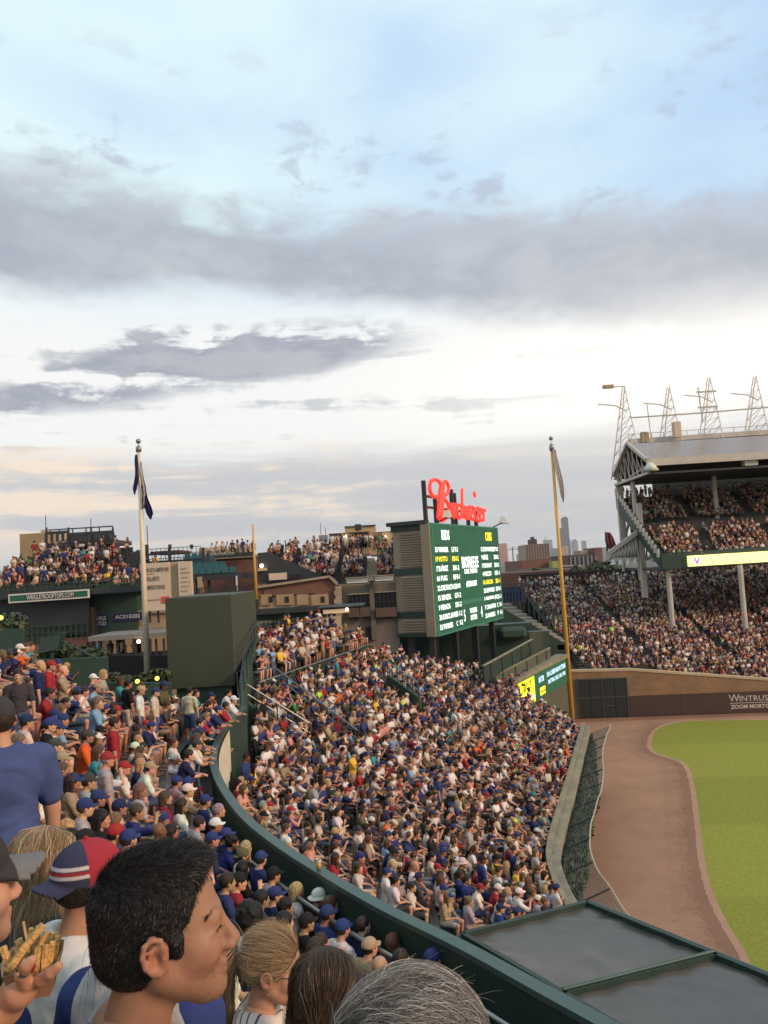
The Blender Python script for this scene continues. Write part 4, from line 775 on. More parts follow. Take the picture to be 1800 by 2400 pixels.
for k in range(9): bx('quoin', 783 if k % 2 else 786, 1374+k*10, 800, 1383.6+k*10, 55.7, 0.5, m_lime, R2)
bx('stone_frieze', 607, 1398, 770, 1424, 55.75, 0.25, m_lime, R2)
for u, w in ((612, 24), (648, 40), (696, 26), (730, 40)): bx('stone_panel', u, 1393, u+w, 1418, 55.6, 0.2, m_ochre, R2)
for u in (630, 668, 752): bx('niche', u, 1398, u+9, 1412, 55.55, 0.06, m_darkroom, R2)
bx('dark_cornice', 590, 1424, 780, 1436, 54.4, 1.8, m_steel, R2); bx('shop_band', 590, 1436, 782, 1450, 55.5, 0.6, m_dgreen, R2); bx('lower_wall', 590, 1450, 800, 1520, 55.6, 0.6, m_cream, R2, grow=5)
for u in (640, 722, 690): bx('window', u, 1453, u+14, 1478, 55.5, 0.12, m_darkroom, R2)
bx('roof_screen', 618, 1380, 740, 1394, 55.9, 0.2, m_brickb, R2)
R3 = bldg('roof_bleachers', 'dark roof bleachers packed with people above the ornate brick building', 'bleachers')
terr(R3, 690, 800, 60, 1366, 69, 1290, 10, m_steel, 0.95, stand=0.25); terr(R3, 655, 690, 63, 1340, 69, 1290, 7, m_steel, 0.9, stand=0.25); terr(R3, 622, 655, 66, 1318, 69.5, 1292, 4, m_steel, 0.85, stand=0.3)
b = MB(); pa = [PY(u, v, 59.8) for u, v in ((604, 1296), (626, 1294), (800, 1368), (604, 1368))]; b.add([*pa, *[q+Vector((0, 0.2, 0)) for q in pa]], [(0, 1, 2, 3), (7, 6, 5, 4), (0, 4, 5, 1), (1, 5, 6, 2)]); b.build('side_screen', m_steel, R3)
bx('pale_panel', 630, 1343, 672, 1359, 59.5, 0.2, m_cream, R3); bx('pale_panel', 604, 1331, 626, 1338, 59.5, 0.2, m_lime, R3); bx('screen_frame', 680, 1347, 703, 1358, 59.4, 0.15, m_darkroom, R3)
p = PY(613, 1326, 59.3); b = MB(); b.tube([(p.x, p.y, p.z+0.14*math.sin(a)) for a in np.linspace(-1.5, 1.5, 6)], [0.14*math.cos(a)+0.004 for a in np.linspace(-1.5, 1.5, 6)], 8); b.build('bulb', m_lamp, R3)
bx('scoreboard_panel', 646, 1277, 665, 1287, 69.5, 0.2, m_navy, R3); bx('flag_post', 668, 1266, 670, 1290, 69.5, 0.1, m_steel, R3)
# grey brick building with big windows, signs and roof terrace
G = bldg('grey_brick_building', 'grey brick building with large dark windows left of the video board')
bx('wall', 798, 1366, 935, 1560, 56.5, 16, m_greybrick, G, grow=5); bx('pier', 868, 1364, 879, 1500, 56.1, 0.5, mat('grey_pier', (0.13, 0.115, 0.085), 0.85, .1, 2), G)
for u0, u1, va in ((816, 867, 1393), (881, 930, 1388)):
    bx('window', u0, va, u1, 1450, 56.3, 0.25, m_glass, G)
    for k in range(1, 5): bx('mullion', u0+(u1-u0)*k/5-0.6, va, u0+(u1-u0)*k/5+0.6, 1450, 56.22, 0.1, m_steel, G)
    bx('transom', u0, va+22, u1, va+23.5, 56.2, 0.1, m_steel, G); bx('balcony_rail', u0, 1424, u1, 1446, 55.9, 0.06, m_brownprint, G); bx('window_frame', u0-1, va-2, u1+1, va, 56.1, 0.2, m_lime, G)
for u in (838, 852): bx('lower_window', u+20, 1470, u+30, 1500, 56.3, 0.2, m_darkroom, G)
terr(G, 798, 858, 58, 1362, 66, 1310, 7, m_steel, 0.95, stand=0.3); terr(G, 884, 935, 58, 1356, 70, 1288, 9, m_steel, 0.9, stand=0.2)
sa, sb = PY(868, 1352, 58), PY(848, 1306, 68); n_ = 12
for k in range(n_):
    p0 = sa.lerp(sb, k/n_); b = MB(); b.box((p0.x-0.1, p0.y, p0.z-0.15), (p0.x+1.0, p0.y+0.8, p0.z)); b.build('stair_step', m_lime, G)
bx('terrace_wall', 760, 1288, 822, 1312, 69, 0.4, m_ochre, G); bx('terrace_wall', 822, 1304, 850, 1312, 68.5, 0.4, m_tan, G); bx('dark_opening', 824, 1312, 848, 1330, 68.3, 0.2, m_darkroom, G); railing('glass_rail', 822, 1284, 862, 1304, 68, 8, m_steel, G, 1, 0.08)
for k in range(22): CROWD.append((PY(772+k*6.2, 1290, 70).x, 70+RNG.uniform(0, 1.5), PY(800, 1297, 70).z, -1.57+RNG.normal(0, .7), True))
for u0, va in ((810, 1352.5), (876, 1347.5)):
    s2 = bldg('rooftop_sign', 'pale framed WRIGLEYROOFTOPS.COM sign %s' % ('left of the grey pier' if u0 == 810 else 'between grey pier and video board'), 'sign')
    w_ = 55 if u0 == 810 else 48
    bx('frame', u0, va, u0+w_, va+17.5, 55.6, 0.15, m_lime, s2); bx('border', u0+1.5, va+1.8, u0+w_-1.5, va+15.7, 55.57, 0.02, m_dgreen, s2); bx('face', u0+3.4, va+4, u0+w_-3.4, va+13.4, 55.55, 0.015, m_white, s2); fit_text('lettering', 'WRIGLEYROOFTOPS.COM', m_dgreen, frame(PY(u0+5, va+12, 55.54), (1, 0, 0), (0, 0, 1)), (w_-10)/FPX*55.5, 6.4/FPX*55.5, s2, 0.0)
PH = bldg('tan_penthouse', 'tan stucco penthouse with stepped roofline above the roof bleachers')
bx('main_block', 772, 1249, 832, 1300, 76, 8, m_tan, PH); bx('corner_block', 832, 1247, 866, 1300, 76.3, 8, mat('tan_stucco_b', (0.40, 0.30, 0.18), .85, .08, .8), PH); bx('tower', 808, 1233, 880, 1252, 77.5, 6, m_tan, PH); bx('right_block', 866, 1247, 935, 1300, 77, 8, m_tan, PH)
for u0, u1, v in ((771, 866, 1248), (866, 936, 1246), (807, 881, 1231.5)): bx('coping', u0, v, u1, v+2, 75.8 if v != 1231.5 else 77.3, 0.5, m_steel, PH)
for u, v in ((809, 1258), (902, 1259)):
    p = PY(u, v, 75.8 if u < 850 else 76.8); b = MB(); b.tube([(p.x, p.y, p.z+0.16*math.sin(a)) for a in np.linspace(-1.5, 1.5, 6)], [0.16*math.cos(a)+0.004 for a in np.linspace(-1.5, 1.5, 6)], 8); b.build('bulb', m_lamp, PH)
b = MB()
for u, v in ((779, 1264), (839, 1236)): p = PY(u, v, 75.5); b.box((p.x-.3, p.y, p.z-.3), (p.x+.3, p.y+.3, p.z+.3)); b.bar((p.x, p.y, p.z), (p.x-.2, p.y, p.z-1.4), .08)
b.build('camera_mast', m_steel, PH)
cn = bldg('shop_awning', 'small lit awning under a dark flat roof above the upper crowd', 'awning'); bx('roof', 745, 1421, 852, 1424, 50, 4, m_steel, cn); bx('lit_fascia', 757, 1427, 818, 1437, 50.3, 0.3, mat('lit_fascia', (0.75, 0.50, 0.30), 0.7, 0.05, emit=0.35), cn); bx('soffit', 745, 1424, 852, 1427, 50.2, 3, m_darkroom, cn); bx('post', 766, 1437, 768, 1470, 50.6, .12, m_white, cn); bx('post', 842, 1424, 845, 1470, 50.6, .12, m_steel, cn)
p = PY(813, 1428, 49.8); b = MB(); b.tube([(p.x, p.y, p.z+0.09*math.sin(a)) for a in np.linspace(-1.5, 1.5, 6)], [0.09*math.cos(a)+0.004 for a in np.linspace(-1.5, 1.5, 6)], 8); b.build('bulb', m_lamp, cn)
# dark stair house, stairs and ad fence right of the board
D = bldg('dark_stair_house', 'dark green stair house under and behind the video board'); bx('wall', 900, 1470, 1250, 1530, 71, 2, m_dgreen, D, grow=4); zw_ = zwall(1165, 1418, 1336, 1600, 79, 'wall', m_dgreen, None, None, 0.6, v0b=1514, v1b=1600); zw_.parent = D; bx('grey_tower', 1243, 1480, 1290, 1560, 67, 1.2, m_olive, D, grow=2); bx('drum_roof', 1172, 1470, 1236, 1500, 70, 2.5, m_green, D, 0.3)
af = bldg('blue_ad_fence', 'blue advertising banner on a dark fence right of the video board', 'banner'); bx('banner', 1176, 1376, 1226, 1410, 82, 0.1, mat('ad_blue', (0.015, 0.07, 0.26), 0.7, 0.15, 1), af); btext('ballparks', 1178, 1389, 81.9, 8, mat('ad_lightblue', (0.15, 0.38, 0.70), .7, .05, 2), af, 0.9); btext('music', 1180, 1403, 81.9, 7, MATS['ad_lightblue'], af, 0.9); railing('bars', 1176, 1368, 1236, 1412, 81.7, 9, m_steel, af, 1, 0.16)
ss = bldg('side_stairs', 'pale stepped side edge of the far grandstand with railing posts', 'stairs')
n_ = 13
for k in range(n_):
    t_ = k/(n_-1); u, v, Y_ = 1186+(1322-1186)*t_, 1415+(1508-1415)*t_, 98-18*t_
    p0 = PY(u, v, Y_); b = MB(); b.box((p0.x-0.9, p0.y-1.0, p0.z-0.5), (p0.x+0.6, p0.y+0.9, p0.z)); b.build('step', m_conc, ss)
    b = MB(); b.bar((p0.x+0.5, p0.y, p0.z), (p0.x+0.5, p0.y, p0.z+2.6), 0.14); b.build('post', m_dgreen, ss)
b = MB(); b.add([PY(1186, 1422, 98), PY(1322, 1514, 80), PY(1322, 1600, 80), PY(1186, 1560, 98)], [(0, 1, 2, 3)]); b.build('side_wall', m_dgreen, ss)

# ------------------------------------------------------------------ grandstand
GS = bldg('grandstand', 'double-deck grandstand packed with people under a pitched roof', 'grandstand')
def gs_floor(x, y): return 3.3 + 0.205*(y-74)
st = MB()
for k in range(42):
    y = 74+0.82*k; z = gs_floor(0, y); x0 = 17.4+0.02*k; st.box((x0, y, z-0.6), (62, y+0.84, z))
for k in range(6):
    y = 69.9+0.7*k; z = 1.5+0.34*k; st.box((22.5+0.5*(5-k), y, z-0.6), (62, y+0.72, z))
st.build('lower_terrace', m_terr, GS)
for k in range(42):
    y = 74+0.82*k; z = gs_floor(0, y); x = 17.7+RNG.uniform(0, .4)
    while x < 0.60*y+4:
        aisle_ = min(abs((x-(y-74)*0.06) - a) for a in (24.0, 31.5, 39, 46.5)) < 0.42
        if not aisle_ and RNG.random() < (0.94 if k > 3 else 0.7): CROWD.append((x, y+0.35, z, -1.2+RNG.normal(0, .3), RNG.random() < (0.06 if k < 38 else 0.7)))
        x += 0.50+RNG.uniform(0, .06)
for k in range(6):
    y = 69.9+0.7*k; x = 23.5+0.5*(5-k)
    while x < 46:
        if RNG.random() < 0.9: CROWD.append((x, y+0.3, 1.5+0.34*k, -1.2+RNG.normal(0, .3), False))
        x += 0.52
ud = MB(); UX0 = 28.6
for k in range(17):
    y = 83+0.82*k; z = 13.1+0.48*k; ud.box((UX0, y, z-0.5), (66, y+0.84, z))
    x = UX0+0.5+RNG.uniform(0, .3)
    while x < 0.60*y+4:
        ai = min(abs(x-a) for a in (34.0+0.10*(y-83), 41.5, 49)) < 0.5 or k in (7, 8)
        if not ai and RNG.random() < 0.93: CROWD.append((x, y+0.35, z, -1.2+RNG.normal(0, .3), RNG.random() < 0.04))
        x += 0.52+RNG.uniform(0, .05)
ud.build('upper_terrace', m_terr, GS)
b = MB(); b.box((UX0-0.15, 82.9, 12.2), (66, 83.2, 13.9)); b.build('deck_front', m_dgreen, GS); b = MB(); b.box((UX0, 83, 12.1), (66, 97.0, 12.4)); b.build('deck_soffit', m_steel, GS)
b = MB(); b.add([(UX0-0.05, 83, 12.2), (UX0-0.05, 97.0, 19.6), (UX0-0.05, 97.0, 22.0), (UX0-0.05, 83, 14.1), (UX0-0.25, 83, 12.2), (UX0-0.25, 97.0, 19.6), (UX0-0.25, 97.0, 22.0), (UX0-0.25, 83, 14.1)], [(0, 1, 2, 3), (7, 6, 5, 4), (3, 2, 6, 7), (0, 3, 7, 4)]); b.build('deck_end_wall', m_dgreen, GS)
for k in range(17):
    y = 83+0.82*k; z = 14.0+0.48*k; b = MB(); b.box((UX0-0.40, y, z-0.5), (UX0-0.255, y+0.6, z+0.35)); b.build('stepped_edge', m_wsteel, GS)
b = MB(); b.box((18, 109.0, 5), (66, 109.4, 12.1)); b.build('back_wall', m_darkroom, GS); b = MB(); b.box((UX0+4.5, 97.3, 12.4), (66, 97.6, 23.2)); b.build('upper_back_wall', mat('pale_back_wall', (0.22, 0.20, 0.17), .8, .1, 1), GS)
RE = 28.2
rf_ = MB(); rf_.add([(RE, 84, 23.75), (66, 84, 23.75), (66, 90, 26.5), (RE, 90, 26.5), (66, 96.5, 23.4), (RE, 96.5, 23.4), (RE, 84, 23.45), (66, 84, 23.45), (66, 90, 26.2), (RE, 90, 26.2), (66, 96.5, 23.1), (RE, 96.5, 23.1)],
    [(0, 1, 2, 3), (3, 2, 4, 5), (7, 6, 9, 8), (8, 9, 11, 10), (0, 3, 9, 6), (3, 5, 11, 9), (5, 4, 10, 11)])
rf_.build('roof', mat('roof_metal', (0.40, 0.31, 0.24), 0.32, 0.12, 0.8, metal=0.55, stretch=(3, 0.2, 1)), GS)
b = MB(); b.box((RE-0.1, 83.7, 23.15), (66, 84.0, 23.95)); b.build('roof_fascia', m_wsteel, GS); b = MB(); b.box((RE, 84.2, 22.3), (66, 96.3, 22.5)); b.build('roof_ceiling', m_steel, GS)
b = MB(); b.bar((RE-0.1, 84, 23.9), (RE-0.1, 90, 26.65), 0.25, 0.32); b.bar((RE-0.1, 90, 26.65), (RE-0.1, 96.5, 23.6), 0.25, 0.32); b.build('gable_trim', m_wsteel, GS)
for k in range(8):
    y = 84.5+1.55*k; zt2 = 23.6+(y-84)*0.45 if y < 90 else 26.3-(y-90)*0.45; b = MB(); b.bar((RE+0.1, y, 22.5), (RE+0.1, y, zt2), 0.11); b.bar((RE+0.1, y, 22.5), (RE+0.1, min(96.2, y+1.4), zt2-0.35), 0.08); b.build('gable_truss', m_wsteel, GS)
b = MB(); b.bar((RE+0.1, 84, 22.5), (RE+0.1, 96.5, 22.5), 0.25, 0.28); b.build('gable_chord', m_wsteel, GS)
for x in (RE+0.5, RE+9.8, RE+19, RE+28): 
    b = MB(); b.tube([(x, 91.0, 11.0), (x, 91.0, 22.5)], 0.26, 10); b.build('roof_column', m_wsteel, GS)
    b = MB(); b.tube([(x-0.3, 96.2, 12.0), (x-0.3, 96.2, 22.5)], 0.2, 8); b.build('rear_column', m_wsteel, GS)
for x, y, z1 in ((29.4, 84, 12.2), (36.3, 82.5, 12.2), (46, 83, 12.2), (55, 83, 12.2)):
    b = MB(); b.tube([(x, y, 3.4), (x, y, z1)], 0.27, 10); b.build('deck_column', m_wsteel, GS)
# white cantilever truss at the end of the upper deck
tr = bldg('white_truss', 'white steel truss cantilevered from the end of the upper deck', 'truss')
tA, tB, tC = PY(1425, 1298, 90), PY(1497, 1245, 90), PY(1545, 1300, 90)
for a, c, w in ((tA, tB, 0.45), (PY(1428, 1312, 90), PY(1556, 1308, 90), 0.4), (tB, tC, 0.4), (PY(1497, 1180, 90), PY(1512, 1400, 90), 0.55), (tA, PY(1428, 1312, 90), 0.4)):
    b = MB(); b.bar(a, c, w); b.build('chord', m_wsteel, tr)
for k in range(1, 9):
    p0 = tA.lerp(tB, k/9); p1 = PY(1428+(1497-1428)*(k-0.5)/9*1.05, 1311, 90); p2 = PY(1428+(1497-1428)*(k+0.5)/9*1.05, 1311, 90)
    for q in (p1, p2): b = MB(); b.bar(p0, q, 0.16); b.build('web_member', m_wsteel, tr)
for k in range(1, 5):
    p0 = tB.lerp(tC, k/5); p1 = PY(1505+10*(k-1), 1309, 90)
    b = MB(); b.bar(p0, p1, 0.16); b.build('web_member', m_wsteel, tr)
b = MB(); b.add([tA+Vector((0, .3, 0)), tB+Vector((0, .3, 0)), PY(1497, 1308, 90.3), PY(1428, 1310, 90.3)], [(0, 1, 2, 3)]); b.build('roof_slope', m_steel, tr)
for k, (u, v) in enumerate(((1438, 1318), (1455, 1317), (1473, 1316), (1490, 1315), (1530, 1312))):
    p0 = PY(u, v, 89.5); b = MB(); b.tube([(p0.x, p0.y, p0.z+.3), (p0.x, p0.y, p0.z-.25)], [0.15, 0.38], 8); b.build('lamp', m_white, tr)
for u0, v0, u1, v1 in ((1452, 1110, 1465, 1265), (1478, 1120, 1500, 1250), (1462, 1230, 1470, 1262), (1476, 1215, 1484, 1262), (1465, 1262, 1476, 1215), (1484, 1262, 1476, 1215)):
    b = MB(); b.bar(PY(u0, v0, 96), PY(u1, v1, 96), 0.4 if u0 in (1452, 1478) else 0.25); b.build('leg', m_wsteel, tr)
# facade ribbon display on the deck front
fd = bldg('facade_display', 'glowing yellow display strip along the upper deck front', 'display'); m_fdy = mat('display_yellow', (1.0, 0.83, 0.30), 0.5, 0.0, emit=1.15)
x0_ = PY(1613, 1315, 82.6).x
for k in range(4): 
    b = MB(); b.box((x0_+k*5.6, 82.55, 12.35), (x0_+k*5.6+5.54, 82.85, 13.45)); b.build('display_panel', m_fdy, fd)
text('lettering', 'V', mat('display_purple', (0.30, 0.10, 0.75), .5, 0, emit=0.8), frame((x0_+0.6, 82.53, 12.55), (1, 0, 0), (0, 0, 1)), 0.95, fd, 0.004, 1.0, 'LEFT', 0.04)
# dim scoreboard text strips under the deck
for s_, u, v, h in (('* INN  3B0 10', 1700, 1341, 6.5), ('= 5V-4', 1577, 1350, 6.0)):
    btext(s_, u, v, 88, h, mat('dim_display', (0.55, 0.50, 0.45), .5, 0, emit=0.25), fd, 1.1)
# light towers and catwalk on the roof
m_ltw = mat('pale_tower_steel', (0.72, 0.66, 0.58), 0.5, 0.08, 2)
for i, (u, vt, Y_) in enumerate(((1470, 905, 92), (1575, 905, 92), (1672, 882, 92), (1780, 880, 92))):
    lt = bldg('light_tower', ('slender white lattice light tower at the gable end of the grandstand roof', 'white lattice light tower with the pale cabinet at its foot', 'white lattice light tower with stacked cross arms', 'white lattice light tower beside the tall pale vent')[i], 'light tower', )
    p0 = PY(u+8, 1056-0.08*(u-1470), Y_); topz = PY(u, vt, Y_).z; h = topz-p0.z
    legs = [((0.9, 0, 0), (-0.1, 0, h)), ((-1.5, 3.5, -3.0), (-0.2, 0.4, h)), ((-0.4, 4.5, -3.0), (0.0, 0.4, h*0.98))]
    for a, c in legs: b = MB(); b.bar(p0+Vector(a), p0+Vector(c), 0.09); b.build('leg', m_white if False else m_ltw, lt) if True else b.build('leg', m_wsteel, lt)
    for k in range(1, 7):
        t_ = k/7.5; q = [p0+Vector(a).lerp(Vector(c), t_) for a, c in legs]; q2 = [p0+Vector(a).lerp(Vector(c), min(1, t_+0.13)) for a, c in legs]; b = MB(); b.bar(q[0], q[1], 0.05); b.bar(q[1], q2[0], 0.04); b.bar(q[0], q2[1], 0.04); b.build('brace', m_ltw, lt)
    b = MB(); b.tube([p0+Vector((-0.1, 0, h*0.62)), p0+Vector((-1.6, -0.5, h*0.70)), p0+Vector((-3.6, -1.0, h*0.72))], 0.07, 6); b.build('curved_arm', m_wsteel, lt)
    if i == 0: b = MB(); b.box((p0.x-2.6, p0.y-.3, p0.z+h-0.1), (p0.x-1.4, p0.y+.3, p0.z+h+0.25)); b.bar(p0+Vector((-2, 0, h)), p0+Vector((0, 0, h)), .1); b.build('lamp_head', m_tan, lt)
    if i == 2:
        for f in (0.55, 0.78): b = MB(); b.bar(p0+Vector((-1.8, 0, h*f)), p0+Vector((0.5, 0, h*f)), 0.18); b.build('cross_arm', m_wsteel, lt)
        b = MB(); b.bar(p0+Vector((-1.4, 0, h*0.35)), p0+Vector((-1.6, 0, h*0.85)), .12); b.build('antenna', m_wsteel, lt)
    b = MB(); b.box((p0.x-0.5, p0.y-0.8, p0.z-0.5), (p0.x+1.6, p0.y+0.8, p0.z)); b.build('footing', m_wsteel, lt)
cw = bldg('roof_catwalk', 'long pale catwalk beam running along the grandstand roof', 'catwalk'); a, c = PY(1474, 1036, 93.5), PY(1830, 1012, 93.5)
b = MB(); b.bar(a, c, 1.2, 0.55); b.build('beam', m_wsteel, cw); b = MB(); b.bar(a+Vector((0, 0, .9)), c+Vector((0, 0, .9)), .06); b.build('rail', m_wsteel, cw); b = MB(); b.tube([PY(1478, 979, 92), PY(1640, 968, 92), PY(1830, 952, 92)], 0.09, 6); b.build('cable', m_wsteel, cw)
for t_ in np.linspace(0, 1, 14): p0 = a.lerp(c, t_); b = MB(); b.bar(p0, p0+Vector((0, 0, .9)), .06); b.build('rail_post', m_wsteel, cw)
for k in range(2): p0 = PY(1505+k*9, 1030, 92.6); b = MB(); b.box((p0.x, p0.y, p0.z-.35), (p0.x+.4, p0.y+.6, p0.z+.9)); b.build('cabinet', m_lime, cw)
b = MB(); p0 = PY(1582, 1020, 91.8); b.box((p0.x, p0.y, p0.z-0.2), (p0.x+0.8, p0.y+0.8, p0.z+1.6)); b.build('tall_cabinet', m_cream, cw)
rl = bldg('roof_edge_lamp', 'white bell lamp hanging below the grandstand gable corner', 'lamp'); p0 = PY(1525, 1100, 83.5); b = MB(); b.tube([(p0.x, p0.y, p0.z+.7), (p0.x, p0.y, p0.z+.4), (p0.x, p0.y, p0.z-.15)], [0.2, 0.5, 0.85], 14); b.build('shade', m_white, rl, True); b = MB(); b.bar((p0.x, p0.y, p0.z+.6), (p0.x-2.0, p0.y+1.0, p0.z-0.6), .12); b.tube([(p0.x+.4, p0.y, p0.z+1.2), (p0.x+.2, p0.y, p0.z+7)], .05, 6); b.build('bracket', m_wsteel, rl)
rl = bldg('roof_edge_lamp', 'pale boxy lamp hanging under the front of the grandstand roof', 'lamp'); p0 = PY(1757, 1083, 84.5); b = MB(); b.box((p0.x-.7, p0.y-.4, p0.z-.4), (p0.x+.7, p0.y+.4, p0.z+.3)); b.build('housing', m_wsteel, rl); b = MB(); b.bar(p0, p0+Vector((0, 0, 1.2)), .1); b.build('hanger', m_wsteel, rl)

# ------------------------------------------------------------------ mid-distance city and skyline
def slab(name, label, u0, v0, u1, Y, dep, m_, wins=None, wm=None, rot=0.0, cat='building'):
    x0, x1 = PY(u0, v0, Y).x, PY(u1, v0, Y).x; z1 = PY((u0+u1)/2, v0, Y).z; r = empty(name, ((x0+x1)/2, Y+dep/2, 0), rad(rot), label, cat); w = x1-x0
    b = MB(); b.box((-w/2, -dep/2, -0.3), (w/2, dep/2, z1)); b.build('wall', m_, r)
    if wins:
        nx, nz_, z0, pad = wins; H_ = z1-z0
        for j in range(nz_):
            for i in range(nx):
                cx_ = -w/2+w*(i+0.5)/nx; cz_ = z0+H_*(j+0.5)/nz_; b = MB(); b.box((cx_-w/nx*pad, -dep/2-0.06*w/nx, cz_-H_/nz_*pad), (cx_+w/nx*pad, -dep/2+0.2, cz_+H_/nz_*pad)); b.build('window', wm or m_glass, r)
    return r, w, z1, dep
m_farb = mat('far_brick', (0.16, 0.085, 0.06), .85, .1, .05); m_farg = mat('far_grey', (0.22, 0.22, 0.22), .8, .1, .05); m_fart = mat('far_tan', (0.36, 0.27, 0.20), .8, .08, .05); m_fard = mat('far_dark', (0.075, 0.06, 0.055), .8, .1, .05)
slab('brown_brick_building', 'long dark brown brick building right of the video board', 1165, 1338, 1400, 130, 20, mat('dark_brown_brick', (0.085, 0.048, 0.036), .85, .1, .2))
slab('brick_warehouse', 'red brick warehouse with flat roof below the striped apartment block', 1222, 1312, 1293, 210, 30, m_brick)
ap, w_, z_, d_ = slab('striped_apartment_block', 'striped tan apartment block with rooftop box on the horizon', 1231, 1275, 1287, 520, 30, m_fart, (9, 9, PY(1260, 1318, 520).z, 0.36), mat('far_window', (0.06, 0.045, 0.04), .4, .1, .2))
b = MB(); b.box((-w_*0.13, -5, z_), (w_*0.12, 8, z_+3.6)); b.box((-w_*0.05, -3, z_+3.6), (w_*0.04, 4, z_+5.2)); b.build('rooftop_box', m_fard, ap)
dk, w_, z_, d_ = slab('dark_pilaster_block', 'low dark block with pale pilasters and brick tower end', 1316, 1300, 1398, 430, 30, m_fard)
for k in range(7): b = MB(); x = -w_*0.25+w_*0.72*k/6; b.box((x-0.35, -15.6, -0.3), (x+0.35, -15.0, z_-1)); b.build('pilaster', m_farg, dk)
b = MB(); b.box((w_*0.46, -15.5, -.3), (w_*0.66, 10, z_+3.2)); b.build('brick_tower', m_farb, dk)
b = MB(); b.box((w_*0.10, -10, z_), (w_*0.32, 5, z_+2.2)); b.build('roof_box', m_fart, dk)
slab('parking_deck', 'pale layered parking deck between foul pole and trees', 1305, 1326, 1366, 240, 20, m_conc, (1, 3, PY(1330, 1345, 240).z, 0.3), m_fard)
slab('green_lit_shop', 'small shop front with pale green wall left of the foul pole', 1294, 1315, 1308, 205, 6, mat('green_lit_wall', (0.28, 0.34, 0.10), .7, .1, .5))  # the shop's green light is put into the wall colour
slab('roofline_terrace', 'low pale roof terrace with clutter behind the lower grandstand', 1215, 1334, 1310, 150, 8, m_fard)
def tree(u, v, Y, w, h, n, name, label):
    p0 = PY(u, v, Y); r = empty(name, (p0.x, Y, 0), 0, label, 'tree'); b = MB(); b.tube([(0, 0, -0.2), (0.1, 0, p0.z*0.4), (0, 0.1, p0.z-h*0.5)], [0.35, 0.28, 0.12], 8)
    for k in range(6): a = k*1.05; b.tube([(0, 0, p0.z-h), (math.cos(a)*w*0.35, math.sin(a)*w*0.3, p0.z-h*0.45)], [0.14, 0.04], 5)
    b.build('trunk', MATS['bark'], r); pts, nr = [], []
    cl = [(RNG.uniform(-.4, .4)*w, RNG.uniform(-.3, .3)*w, p0.z-h*RNG.uniform(.15, .85), RNG.uniform(.16, .30)*w) for _ in range(14)]
    for _ in range(n): x, y, z, s = cl[RNG.integers(0, 14)]; d = RNG.normal(0, 1, 3); d /= np.linalg.norm(d); pts.append(np.array([x, y, z])+d*s*RNG.uniform(.55, 1.05)*np.array([1, 1, .8])); nr.append(d+[0, 0, .3])
    leaf_cloud(pts, nr, 0.5, 'crown', m_leaf, r, kind=None)
tree(1385, 1318, 125, 6.5, 5.0, 1500, 'street_tree', 'dark green street tree just left of the white truss'); tree(1418, 1314, 130, 6.0, 5.5, 1500, 'street_tree', 'dark green street tree under the tip of the white truss'); tree(1350, 1336, 118, 4.0, 3.0, 700, 'street_tree', 'small olive tree near the parking deck'); tree(1257, 1330, 145, 2.6, 2.0, 500, 'street_tree', 'small round tree on the terrace right of the video board')
m_wil = mat('bronze_black_tower', (0.030, 0.034, 0.042), .5, .1, .002); m_pale = mat('pale_tower', (0.26, 0.26, 0.27), .7, .06, .002); m_sal = mat('sunset_tinted_glass', (0.62, 0.30, 0.24), 0.25, 0.1, .004, metal=0.8); m_gold = mat('sunset_gold_tint', (0.95, 0.62, 0.22), 0.25, 0.05, .004, metal=0.85)  # sunset reflections on the towers are put into the salmon and gold colours
def tower(name, label, blocks, Y, m_, extra=()):
    r = empty(name, (PY(blocks[0][0], 1300, Y).x, Y, 0), 0, label, 'skyscraper'); ox = r.location.x
    for u0, v0, u1 in blocks:
        x0, x1 = PY(u0, v0, Y).x-ox, PY(u1, v0, Y).x-ox; z1 = PY((u0+u1)/2, v0, Y).z; d = (x1-x0); b = MB(); b.box((x0, 0.02*d*blocks.index((u0, v0, u1)), -0.3), (x1, d, z1)); b.build('shaft', m_, r)
    for nm, u, v0, v1, wd, mm in extra:
        x = PY(u, v0, Y).x-ox; b = MB(); b.box((x-wd/2, 5, PY(u, v1, Y).z), (x+wd/2, 5+wd, PY(u, v0, Y).z)); b.build(nm, mm, r)
    return r
tower('black_skyscraper', 'very tall stepped dark blue skyscraper on the horizon', [(1317, 1214, 1331), (1311, 1237, 1333), (1312, 1264, 1336.5)], 7900, m_wil, (('antenna', 1320, 1206, 1216, 6, m_white), ('antenna', 1327, 1210, 1216, 6, m_wil), ('roof_crown', 1324, 1211.5, 1215, 38, m_wil)))
tower('tapered_black_tower', 'dark blue tower with two masts above the packed roof bleachers', [(747, 1254, 767)], 6100, m_wil, (('mast', 750.5, 1225, 1256, 5, m_wil), ('mast', 762, 1236, 1256, 5, m_wil)))
tower('pale_skyscraper', 'pale grey pointed skyscraper right of the very tall dark one', [(1341, 1268, 1354), (1343, 1264, 1351)], 6800, m_pale)
tower('sunset_edged_tower', 'pale tower with a glowing gold strip on its left edge', [(1364, 1267, 1374)], 6300, m_pale, (('sunset_strip', 1364.5, 1268, 1300, 9, m_gold),))
tower('lavender_tower', 'pale lavender tower behind the striped apartment block', [(1276, 1265, 1294), (1290, 1285, 1300)], 6600, m_pale, (('antenna', 1277.5, 1257, 1266, 5, m_pale),))
tower('blue_glass_block', 'low blue grey block left of the gold glass block', [(1291, 1285, 1308)], 5400, mat('blue_grey_glass', (0.14, 0.19, 0.24), .3, .1, .004))
